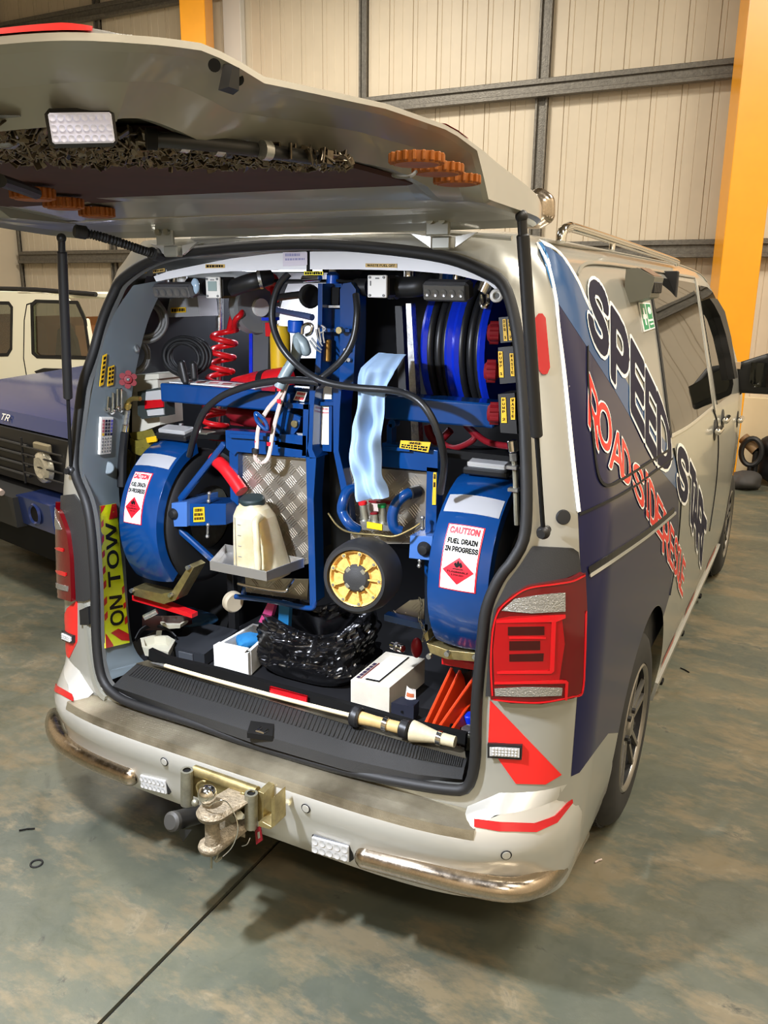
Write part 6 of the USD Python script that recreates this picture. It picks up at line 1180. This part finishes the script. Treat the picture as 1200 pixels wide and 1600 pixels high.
one('black_strap', tube([PZ(212, 1000, ZF+.05), PZ(222, 984, ZF+.075), PZ(240, 977, ZF+.085), PZ(262, 984, ZF+.08), PZ(276, 996, ZF+.06)], 0, sm=8, flat=(.022, .004), up=(.3, -.6, .8)), M_rub, 'black rubber strap arching over the open cream tray', 'strap', smooth=False)
ms = trimesh.creation.icosphere(3, 1.0); ms.vertices *= (.085, .06, .03); ms.vertices *= (1+.5*(meshkit.noise(ms.vertices*35, 8)-.5))[:, None]; ms.apply_translation(PZ(302, 966, ZF+.05)); one('work_glove', ms, mat('dull_blue_rubber', (22, 62, 92), .6), 'dark blue work glove below the left mudguard', 'glove')
t = Thing('red_jack', 'dull red trolley jack in the dark left corner of the load floor', 'jack'); t.add('frame', hull([PZ(*a, z) for a, z in (((222, 962), .70), ((300, 962), .70), ((222, 985), .60), ((260, 985), .60), ((300, 975), .60))]), mat('dark_jack_red', (78, 20, 22), .45)); t.add('handle', cyl(PZ(225, 965, .72), PZ(245, 955, .74), .010, 12), M_alu)
# edge of the load floor: black kerb with a red reflector, tread strip, wooden pole
k0 = np.array([PZ(*a, .588) for a in ((232, 1030), (260, 1043), (340, 1062), (424, 1086), (550, 1120), (640, 1146), (726, 1166))]); k1 = k0+(0, .004, .034)
t = Thing('load_kerb', 'black kerb along the edge of the load floor with a red reflector', 'kerb'); t.add('kerb', ruled_thick(k0, k1, (0, .018, 0)), M_blk, smooth=False); rq = [P(*a, Y) for a, Y in (((425, 1077), 0), ((485, 1090), 0), ((485, 1100), 0), ((424, 1083), 0))]
f0, f1 = (np.array([np.interp(s_, project(k0)[0][:, 0], k0[:, m_]) for m_ in range(3)]) for s_ in (424, 486)); fn = quadfn(f0+(0, .000, .033), f1+(0, .000, .033), f1+(0, -.004, .006), f0+(0, -.004, .006)); t.add('reflector', skin(UNIT.buffer(-.02), fn, (1, 1), 0., .006), M_redrefl, None, 'red reflector strip', smooth=False); pm = t.parts[-1][1]; pm.apply_translation((0, -.006, .002))
v.add('tread_strip', ruled(k0-(0, .002, .002), np.array([np.interp(np.linspace(0, 5, len(k0)), range(6), np.array(far)[:, k_]) for k_ in range(3)]).T+(0, -.01, .003)), n_t, None, 'metal tread strip at the load edge', smooth=False)
M_wood = mat('worn_wood', (186, 158, 104), .55, var=.2, scale=30); M_cone = mat('worn_pale_wood', (204, 192, 158), .6, var=.15, scale=30)
t = Thing('sounding_pole', 'long wooden pole with black collars and a pale cone end along the load edge', 'pole'); zp = .612
pl_ = [PZ(*a, zp) for a in ((258, 1040), (320, 1058), (400, 1080), (480, 1101), (552, 1119))]; t.add('stick', tube(pl_, .0065, 12, sm=4), mat('pale_stick', (226, 208, 168), .55, var=.1, scale=40), smooth=60); t.add('tip', cyl(PZ(236, 1035, zp), pl_[0], .002, 10, r2=.006), M_alu)
h0, h1, h2, h3 = PZ(557, 1120, zp+.008), PZ(632, 1139, zp+.008), PZ(648, 1143, zp+.008), PZ(716, 1161, zp+.004); dv = (h3-h0)/np.linalg.norm(h3-h0)
t.add('collar', lathe([(.0, -.014), (.026, -.014), (.030, -.008), (.030, .008), (.026, .014), (0, .014)], h0, dv, 16), M_black); t.add('handle', lathe([(0, 0), (.020, 0), (.016, .06), (.017, .16), (0, .165)], h0, h1-h0, 20), M_wood, smooth=60); t.add('collar', cyl(h1-dv*.012, h1+dv*.014, .025, 20, b=.003), M_black); L_ = np.linalg.norm(h3-h2); t.add('cone', lathe([(0, 0), (.030, 0), (.029, .01), (.017, L_*.55), (.0155, L_), (0, L_)], h2-dv*.008, dv, 24), M_cone, smooth=60)
for f in (.45, ): pc = h0+(h1-h0)*.62; t.add('clip', lathe([(.019, -.007), (.021, -.007), (.021, .007), (.019, .007)], pc, dv, 20), M_chrome); pc = h2+(h3-h2)*.58; t.add('clip', lathe([(.018, -.007), (.020, -.007), (.020, .007), (.018, .007)], pc, dv, 20), M_chrome)
# orange plastic panels standing in the right corner
M_or = mat('orange_red_plastic', (226, 66, 24), .4, 0, .2)
for i, (a, b, d) in enumerate((((664, 1129), (704, 1044), .09), ((675, 1133), (717, 1048), .10), ((686, 1134), (741, 1056), .10), ((705, 1139), (741, 1088), .08))):
    p0 = PZ(*a, .60); p1 = P(*b, p0[1]+.19); t = Thing('orange_panel', ('orange plastic panel in the right corner of the load floor, leftmost of four', 'orange plastic panel in the right corner, second from the left of four', 'orange plastic panel in the right corner, third from the left of four', 'short orange plastic panel beside the blue cap, rightmost of four')[i], 'panel', 'orange plastic panels'); n_ = np.array([1, -.25, 0])*.007
    dn = np.array([.035, .045, -d]); dn0 = np.array([dn[0]*.6, dn[1]*.6, -(p0[2]-ZF-.003)]); t.add('plate', hull([p0, p1, p0+dn0, p1+dn, p0+n_, p1+n_, p0+dn0+n_, p1+dn+n_]), M_or); t.add('rim', tube([p0+n_/2, p1+n_/2], .0055, 8), M_or); t.add('hole', cyl(p0*.85+p1*.15+dn*.28-n_*.2, p0*.85+p1*.15+dn*.28+n_*1.2, .009, 14), M_blk)
one('grey_board', hull([PZ(704, 1060, .64), P(735, 1048, .42), PZ(704, 1085, .56), P(735, 1080, .42), PZ(707, 1060, .64), P(738, 1048, .42)]), M_load, 'dark grey plate between the orange panels', 'plate')
c = PZ(731, 1168, ZF); t = Thing('grease_tin', 'small grey tin at the right end of the load edge', 'tin'); t.add('body', cyl(c, c+(0, 0, .052), .020, 24, b=.002), M_galv); t.add('lid', cyl(c+(0, 0, .052), c+(0, 0, .060), .0205, 24, b=.002), M_alu)
c = PZ(733, 1128, ZF+.035); t = Thing('blue_capped_bottle', 'bottle with a blue cap in the right corner of the load floor', 'bottle'); t.add('body', cyl((c[0], c[1], ZF), (c[0], c[1], ZF+.035), .022, 24), M_white); t.add('cap', cyl((c[0], c[1], ZF+.035), (c[0], c[1], ZF+.06), .020, 24, b=.003), M_bluel)
lo, hi, zt = pbox((611, 1119), (646, 1126), (612, 1098), ((628, 1088), (655, 1094))); t = Thing('black_box', 'small black box right of the white cardboard box', 'box'); t.add('body', hull(lo+hi), mat('blue_black_plastic', (40, 42, 54), .4)); t.add('screw', cyl((lo[0]+hi[1])/2+(0, -.001, 0), (lo[0]+hi[1])/2+(0, -.004, 0), .004, 8), M_blk)
q = [P(*a, .30) for a in ((636, 1071), (650, 1077), (650, 1092), (633, 1090))]; fn = quadfn(*q, bulge=.008); t = Thing('paper_tag', 'small crumpled white and orange tag behind the black box', 'tag'); t.add('paper', skin(UNIT, fn, (.2, 1), 0., .002), M_white); t.add('print', skin(sbox(.15, .45, .85, .8), fn, (.2, 1), -.0006), mat('orange_ink', (200, 110, 70), .5)); t.add('print', skin(sbox(.15, .45, .85, .8), fn, (.2, 1), .0006), MATS['orange_ink'])
t = Thing('pipe_union', 'chrome pipe union behind the white cardboard box', 'pipe fitting'); a, b = P(612, 1008, .40), P(630, 1014, .38); t.add('body', cyl(a, b, .012, 16, b=.002), M_chrome); t.add('nut', cyl(a*.6+b*.4, a*.4+b*.6, .016, 6), M_alu)
for i in range(11):
    p0 = P(655+.6*i+3*math.sin(i*.9), 934+6.2*i, .31); p1 = P(655+.6*(i+1)+3*math.sin((i+1)*.9), 934+6.2*(i+1), .31)
    if i == 0: t = Thing('thin_chain', 'thin steel chain hanging beside the right mudguard foot', 'chain')
    m_ = (p0+p1)/2; ax_ = (p1-p0); nn_ = np.array([1, -1, 0])*(1 if i % 2 else -1); x_ = ax_/np.linalg.norm(ax_); y_ = np.cross(x_, (1, -.5, 0) if i % 2 else (.5, 1, 0)); y_ /= np.linalg.norm(y_); t.add('link', tube([m_+x_*.0085*math.cos(a)+y_*.004*math.sin(a) for a in np.arange(12)*np.pi/6], .0013, 6, True), M_galv)
one('red_weight', sphere(P(651, 1012, .40), .022, 2, (.8, .8, 1.5)), M_redk, 'dull red plastic lump behind the thin chain', 'plug')

# ================================================================== tow hitch (part of the van)
YH = -.17
hp_ = lambda a, b, Y=YH: P(a, b, Y)
pa, pb = hp_(303, 1222, -.135), hp_(402, 1256, -.135)
th = v.add('tow_bracket', box((pa+pb)/2+(0, 0, 0), (np.linalg.norm(pb-pa)*1.02, .018, .085), b=.006), M_zinc, None, 'gold passivated tow bracket'); v.add('bracket_roll', cyl(hp_(304, 1204, -.14), hp_(402, 1238, -.14), .016, 20), M_zinc, th)
for (q0, q1) in (((292, 1203), (292, 1256)), ((392.5, 1239), (392.5, 1292))): v.add('guide_tube', lathe([(.011, 0), (.0175, 0), (.0175, np.linalg.norm(hp_(*q1, -.16)-hp_(*q0, -.16))), (.011, np.linalg.norm(hp_(*q1, -.16)-hp_(*q0, -.16)))], hp_(*q0, -.165), hp_(*q1, -.165)-hp_(*q0, -.165), 28), M_galv, th); v.add('tube_bore', cyl(hp_(*q0, -.165)-(0, 0, .004), hp_(*q0, -.165)-(0, 0, .008), .0112, 20), M_blk, th)
v.add('side_plate', pp([(403, 1236), (412, 1240), (411, 1286), (403, 1283)], -.15, .05), M_zinc, th); v.add('side_plate', pp([(410, 1284), (424, 1292), (424, 1248), (429, 1244), (430, 1290), (422, 1296), (404, 1291), (404, 1284)], -.17, .05), M_zinc, th)
bc = hp_(324, 1241, -.245); v.add('tow_ball', sphere(bc, .025, 4), M_chrome, th, 'polished tow ball', smooth=True); v.add('ball_neck', lathe([(.014, -.05), (.013, -.02), (.016, -.01)], bc, (0, 0, 1), 20), M_dirty, th)
v.add('upper_jaw', hull(np.vstack([lathe([(0, -.012), (.040, -.012), (.044, 0), (.036, .012), (0, .012)], bc+(.016, .0, -.046), (0, 0, 1), 24).vertices, np.array([bc+(.05, .10, -.046-.012), bc+(.09, .09, -.034), bc+(.0, .10, -.034), bc+(.0, .10, -.06)])])), M_dirty, th)
v.add('jaw_column', lathe([(.026, 0), (.020, .012), (.019, .07), (.028, .085)], bc+(.014, -.004, -.142), (0, 0, 1), 24), M_dirty, th); v.add('lower_jaw', hull(np.vstack([lathe([(0, -.012), (.030, -.012), (.034, 0), (.030, .010), (0, .010)], bc+(.008, -.006, -.148), (0, 0, 1), 24).vertices, np.array([bc+(.05, .09, -.11), bc+(.08, .08, -.12), bc+(.03, .09, -.15)])])), M_dirty, th)
v.add('back_plate', hull([hp_(*a, Y) for a in ((332, 1262), (360, 1262), (384, 1288), (383, 1309), (352, 1300), (336, 1290)) for Y in (-.15, -.165)]), M_dirty, th)
c = hp_(362, 1279, -.185); v.add('hex_bolt', cyl(c, c+(0, .03, 0), .013, 6), M_galv, th); v.add('hex_bolt', cyl(hp_(374, 1274, -.175), hp_(374, 1274, -.15), .012, 6), M_galv, th); v.add('cotter', sphere(hp_(305, 1254, -.25), .010, 2), M_galv, th)
for q in (((311, 1240), (308, 1228), (316, 1221), (322, 1222)), ((371, 1256), (372, 1246), (378, 1240), (382, 1241))): v.add('ring_eye', tube([hp_(*a, -.16) for a in q], .004, 8, sm=6), M_zinc, th)
v.add('safety_wire', tube([hp_(316, 1256, -.27), hp_(326, 1259, -.275), hp_(338, 1252, -.275), hp_(352, 1252, -.27), hp_(362, 1264, -.26), hp_(370, 1282, -.255), hp_(371, 1302, -.255), hp_(362, 1324, -.26), hp_(348, 1338, -.265)], .0016, 6, sm=8), M_chrome, th)
v.add('lynch_pin', tube([hp_(320, 1319, -.245), hp_(322, 1328, -.245), hp_(330, 1338, -.245), hp_(330, 1356, -.245)], .0032, 8, sm=6), M_galv, th); v.add('lynch_ring', tube([hp_(332, 1318, -.245), hp_(341, 1326, -.245), hp_(340, 1338, -.245), hp_(336, 1345, -.245), hp_(346, 1340, -.245), hp_(338, 1347, -.245)], .003, 8, sm=6), M_galv, th)
a = hp_(268, 1284, -.24); b = hp_(312, 1272, -.13); sk = v.add('tow_socket', cyl(a, b, .026, 24, b=.004), M_black, None, 'black towing socket'); v.add('socket_lid', lathe([(0, .008), (.020, .007), (.027, 0), (.027, -.012)], a, a-b, 24), mat('grey_rubber', (54, 53, 50), .6), sk); v.add('socket_flap', hull([hp_(*q, Y) for q in ((278, 1296), (300, 1296), (286, 1316), (284, 1308)) for Y in (-.22, -.2)]), M_black, sk)
v.add('red_tag', pp([(398, 1295), (407, 1290), (410, 1313), (400, 1320)], -.16, .003), M_redk, None, 'small red tag below the hitch'); v.add('tag_print', pp([(402, 1301), (405.5, 1299), (406.5, 1309), (403, 1311)], -.1606, .0006), M_galv, len(v.parts)-1)
v.add('loose_wire', tube([hp_(378, 1322, -.16), hp_(386, 1319, -.16), hp_(391, 1309, -.15)], .0015, 6, sm=5), M_alu)

# ================================================================== parked cars at the left
A_ = math.radians(13); cb = np.array([math.sin(A_), math.cos(A_), 0]); cl_ = np.array([-math.cos(A_), math.sin(A_), 0]); C0 = P(108, 690, 1.5); C0[2] = 0
def L3(db, dl, z): return C0+cb*db+cl_*dl+np.array([0, 0, z])
M_cblue = mat('car_blue_paint', (46, 64, 122), .22, .35, .6); M_cglass = mat('car_glass', (26, 30, 30), .03, spec=.8)
t = Thing('blue_car', 'metallic blue off-road car with black grille and round headlamp, parked left of the van', 'car')
def rowbox(pts): return hull([L3(*p_) for p_ in pts])
t.add('bonnet', rowbox([(.02, .02, .98), (.02, 1.86, .98), (.06, .03, 1.06), (.06, 1.85, 1.06), (.25, .04, 1.12), (.25, 1.84, 1.12), (1.25, .06, 1.21), (1.25, 1.82, 1.21), (1.25, .0, .9), (1.25, 1.88, .9)]), M_cblue, smooth=25)
t.add('body_side', rowbox([(.1, -.02, .55), (.1, 1.9, .55), (.1, -.02, .98), (.1, 1.9, .98), (4.4, -.02, .5), (4.4, 1.9, .5), (4.4, 0, 1.15), (4.4, 1.88, 1.15), (1.2, -.01, 1.12), (1.2, 1.89, 1.12)]), M_cblue)
t.add('cabin', rowbox([(1.3, .12, 1.2), (1.3, 1.76, 1.2), (1.95, .22, 1.78), (1.95, 1.66, 1.78), (4.3, .15, 1.2), (4.3, 1.73, 1.2), (4.2, .22, 1.80), (4.2, 1.66, 1.80)]), M_cglass, label='dark glazed cabin')
t.add('windscreen_pillar', tube([L3(1.27, 1.78, 1.19), L3(1.93, 1.67, 1.78)], .04, 8), M_cblue); t.add('windscreen_pillar', tube([L3(1.27, .10, 1.19), L3(1.93, .21, 1.78)], .04, 8), M_cblue)
t.add('roof_panel', rowbox([(1.9, .2, 1.77), (1.9, 1.68, 1.77), (4.25, .2, 1.79), (4.25, 1.68, 1.79), (2.2, .4, 1.84), (4.1, .4, 1.86), (2.2, 1.5, 1.84), (4.1, 1.5, 1.86)]), M_cblue)
t.add('grille', rowbox([(.0, .0, .66), (.0, 1.88, .66), (.0, .02, .97), (.0, 1.86, .97), (.14, .0, .66), (.14, 1.88, .66), (.14, .02, .97), (.14, 1.86, .97)]), M_black)
for i in range(4): t.add('grille_bar', tube([L3(-.012, .46, .71+.06*i), L3(-.012, 1.42, .71+.06*i)], .010, 8), M_dark)
hlc = L3(-.02, .20, .80); g_ = t.add('headlamp', lathe([(0, .020), (.06, .030), (.088, .018), (.094, -.01)], hlc+cl_*.04-cb*.015, -cb, 28), mat('headlamp_glass', (214, 208, 188), .12, .5, .6, bump=.6, bscale=50), label='clear round headlamp'); t.add('reflector_bowl', lathe([(0, .0), (.035, .022), (.05, .026), (.05, .02)], hlc+cl_*.06+np.array([0, -.01, .03]), -cb, 20), M_chrome, g_); t.add('indicator', box(hlc+cl_*.05+np.array([0, -.01, .11]), (.17, .03, .055), rot((0, 0, 1), -13), .01), mat('lamp_glass', (150, 140, 115), .15, .2), g_)
for z in (.745, .80, .855, .90): t.add('lamp_guard', tube([L3(-.055, -.01, z), L3(-.055, .44, z)], .006, 8), M_black)
for dl in (.44, ): t.add('lamp_guard', tube([L3(-.055, dl, .68), L3(-.055, dl, .95)], .007, 8), M_black)
t.add('bumper', rowbox([(-.12, .02, .46), (-.12, .38, .46), (-.14, .02, .63), (-.14, .40, .63), (.1, -.03, .46), (.1, -.03, .64), (-.10, -.01, .64), (.1, .40, .64), (.1, .38, .46)]), M_cblue, label='blue bumper corner'); fc = L3(-.135, .20, .55); t.add('fog_lamp_ring', lathe([(.042, 0), (.055, .012), (.066, 0)], fc, -cb, 28), M_cblue); t.add('fog_lamp', lathe([(0, .004), (.044, .003), (.044, 0)], fc, -cb, 24), M_blk)
t.add('bumper_centre', rowbox([(-.16, .38, .44), (-.16, 1.5, .44), (-.17, .38, .62), (-.17, 1.5, .62), (.1, .38, .44), (.1, 1.5, .44), (.1, .38, .62), (.1, 1.5, .62)]), M_dark); t.add('winch_rope', tube([L3(-.19, .46, .64), L3(-.20, .58, .665), L3(-.19, .72, .655), L3(-.17, .80, .63)], .018, 10, sm=5), M_strap); t.add('valance', rowbox([(-.05, .0, .25), (-.05, 1.88, .25), (-.1, .0, .46), (-.1, 1.88, .46), (.3, .0, .25), (.3, 1.88, .25), (.3, 0, .46), (.3, 1.88, .46)]), M_blk)
for db in (.85, 3.4):
    for dl in (.02, 1.86): c = L3(db, dl, .37); s_ = cl_*(1 if dl > 1 else -1); t.add('tyre', lathe([(.2, .0), (.33, .02), (.37, -.03), (.37, -.2), (.2, -.22)], c, s_, 36), M_tyre); t.add('rim', lathe([(0, -.03), (.2, -.01), (.21, -.05)], c, s_, 28), M_galv)
fn = quadfn(L3(-.001, .86, 1.04), L3(-.001, .60, 1.04), L3(-.001, .60, .99), L3(-.001, .86, .99)); fn = quadfn(L3(.045, .84, 1.045), L3(.045, .73, 1.045), L3(.018, .73, 1.000), L3(.018, .84, 1.000)); n_ = fn(np.array([[.5, .5]]))[1][0]; sg = 1 if n_@(CAM-L3(0, .7, 1)) > 0 else -1
t.add('lettering', skin(fit(glyphs('TR'), 0, .1, 1, .9), fn, (1, 1), sg*.004), M_white, label='white bonnet lettering')
# white car behind it, side on
YS = 4.15; M_cwhite = mat('cream_white_paint', (248, 243, 218), .28, 0, .5)
t = Thing('white_car', 'cream white estate car seen side on, behind the blue car', 'car')
S3 = lambda a, b, Y=YS: P(a, b, Y)
def sq(px): return Polygon([S3(*a)[[0, 2]] for a in px])
xl, xr = -8.2, -3.9; zr = S3(60, 457)[2]; side = Polygon([(xl, .35), (xr, .35), (xr+.15, .75), (xr, .98), (-4.15, 1.02), S3(150, 585)[[0, 2]], (S3(128, 500)[0]+.05, 1.5), (S3(128, 470)[0]-.25, zr-.03), (S3(128, 470)[0]-.55, zr), (xl+.3, zr), (xl, 1.1)])
w1 = sq([(49, 476), (56, 470), (120, 472), (133, 500), (141, 556), (138, 560), (58, 558), (51, 552)]); w2 = sq([(-60, 472), (14, 473), (19, 480), (18, 545), (12, 555), (-60, 556)])
for c_, r_ in ((S3(20, 640)[0], .42), (xl+.9, .42)): side = side.difference(Point(c_, .40).buffer(r_))
m_ = extrude(side.difference(w1).difference(w2), .05); q = m_.vertices.copy(); m_.vertices = np.stack([q[:, 0], YS+q[:, 2], q[:, 1]], 1); fixvol(m_); t.add('body_side', m_, M_cwhite, smooth=False)
def slab(pol, Y, th): m_ = extrude(pol, th); q = m_.vertices.copy(); m_.vertices = np.stack([q[:, 0], Y+q[:, 2], q[:, 1]], 1); return fixvol(m_)
t.add('body', box(((xl+xr)/2, YS+.95, .72), (xr-xl-.2, 1.7, .6), b=.08), M_cwhite); t.add('roof', box((-6.3, YS+.9, zr-.02), (3.4, 1.7, .06), b=.025), M_cwhite); t.add('far_side', slab(side.intersection(sbox(-20, 0, 0, 1.05)), YS+1.75, .05), M_cwhite)
M_pane = usdkit.material(stage, '/World/Looks/window_pane', {'t': ('transparent_bsdf', {'color': (.62, .66, .62)}), 'g': ('glossy_bsdf', {'color': (1, 1, 1), 'roughness': .02}), 'm': ('mix_closure', {'fac': .10})}, [('t.BSDF', 'm.closure1'), ('g.BSDF', 'm.closure2')], surface='m.closure')
for w_, nm in ((w1, 'rear door window'), (w2, 'front door window')): t.add('window', slab(w_.buffer(.004), YS+.02, .006), M_pane, label='dark ' + nm); t.add('window_seal', slab(w_.buffer(.012).difference(w_.buffer(-.02)), YS-.004, .012), M_rub)
t.add('roof_rail', tube([S3(-60, 450), S3(40, 452), S3(100, 456), S3(150, 460)], .022, 10, sm=4), M_black); 
t.add('rail_foot', hull([S3(*a, YS+d_) for a in ((26, 455), (46, 455), (30, 450), (42, 450)) for d_ in (-.02, .03)]), M_black)
t.add('door_gap', slab(LineString([S3(*a)[[0, 2]] for a in ((60, 470), (42, 476), (38, 500), (37, 560), (42, 590), (40, 640))]).buffer(.006), YS-.002, .006), M_gap)
for q_ in (((56, 580), (70, 575), (98, 576), (104, 586), (90, 592), (66, 590)), ((-10, 600), (10, 592), (34, 590), (44, 596), (20, 602))): t.add('arch_trim', slab(sq(q_), YS-.02, .03), M_black, label='black trim')
for c_ in (S3(20, 640)[0], xl+.9): t.add('tyre', lathe([(.2, 0), (.33, .02), (.36, -.03), (.36, -.2), (.2, -.22)], (c_, YS, .36), (0, -1, 0), 36), M_tyre); t.add('rim', lathe([(0, -.02), (.2, -.01), (.21, -.05)], (c_, YS, .36), (0, -1, 0), 28), M_galv)
M_seat = mat('tan_seat', (176, 120, 84), .7)
for (a_, b_) in ((60, 92), (112, 138), (-20, 12)): x0_, x1_ = S3(a_, 520, YS+.5)[0], S3(b_, 520, YS+.5)[0]; t.add('seat_back', hull([np.array([x_, y_, z_]) for x_, z_ in ((x0_, .95), (x1_, .95), (x0_+.06, 1.50), (x1_-.02, 1.42)) for y_ in (YS+.35, YS+.85)]), M_seat)
t.add('dark_seat', hull([np.array([S3(*q_, YS+.3)[0], y_, S3(*q_, YS+.3)[2]]) for q_ in ((92, 560), (128, 560), (96, 515), (110, 505), (122, 530)) for y_ in (YS+.25, YS+.3)]), M_black)
# seat backs seen through the white car's glass are left dark; a tan seat shows behind the rear door window
# ================================================================== things by the wall at the right
c = PZ(1198, 752, 0); ms = trimesh.creation.icosphere(3, 1.0); ms.vertices *= (.34, .22, .30); ms.vertices *= (1+.35*(meshkit.noise(ms.vertices*7, 4)-.5))[:, None]; ms.vertices[:, 2] = np.maximum(ms.vertices[:, 2], -.26); ms.apply_translation((max(c[0], .5)+.25, 7.05, .26)); one('black_sack', ms, mat('black_sack', (24, 24, 26), .5), 'black sack against the wall at the right edge', 'sack')
c = PZ(1166, 752, 0); c[1] = min(c[1], 6.75); ms = trimesh.creation.icosphere(3, 1.0); ms.vertices *= (.16, .14, .09); ms.vertices *= (1+.4*(meshkit.noise(ms.vertices*14, 6)-.5))[:, None]; ms.vertices[:, 2] = np.maximum(ms.vertices[:, 2], -.075); ms.apply_translation(c+(0, 0, .075)); one('grey_bundle', ms, mat('grey_bundle', (58, 56, 54), .7), 'dark grey bundle on the floor beyond the van front', 'bundle')
t = Thing('tan_tube', 'tan cardboard tube leaning by the wall beyond the van front', 'tube'); a, b = P(1161, 684, 7.0), P(1182, 704, 6.95); t.add('tube', cyl(a, b, .055, 20), mat('tan_card', (134, 106, 72), .6)); t.add('end', cyl(b, b+(b-a)*.03, .05, 20), M_blk); t.add('prop', cyl((b[0], b[1], 0), b, .03, 10), M_black)
c = P(1174, 706, 6.9); t = Thing('black_loop', 'black looped strap below the tan tube by the wall', 'strap'); t.add('loop', tube([c+np.array([.09*math.cos(k_), 0, .13*math.sin(k_)]) for k_ in np.arange(24)*np.pi/12], .025, 8, True), M_black); t.add('tail', tube([c-(0, 0, .13), (c[0], c[1], .0)], .02, 8), M_black)
# floor bits
c = PZ(57, 1349, .003); one('rubber_ring', tube([c+np.array([.018*math.cos(k_), .018*math.sin(k_), 0]) for k_ in np.arange(24)*np.pi/12], .003, 8, True), M_rub, 'small black rubber ring on the floor at the lower left', 'ring')
for px, l_, an, lab in (((1070, 1047), .055, -.6, 'thin dark twig on the floor right of the rear wheel'), ((935, 1345), .03, 1.0, 'small pale chip on the floor below the bumper corner'), ((42, 1296), .05, .7, 'thin dark splinter on the floor at the lower left')):
    c = PZ(*px, .004); d = np.array([math.cos(an), math.sin(an), 0]); one('floor_debris', tube([c-d*l_/2, c+np.array([0, .004, 0]), c+d*l_/2], .003, 6), M_strap if 'chip' in lab else M_blk, lab, 'debris')
flush()
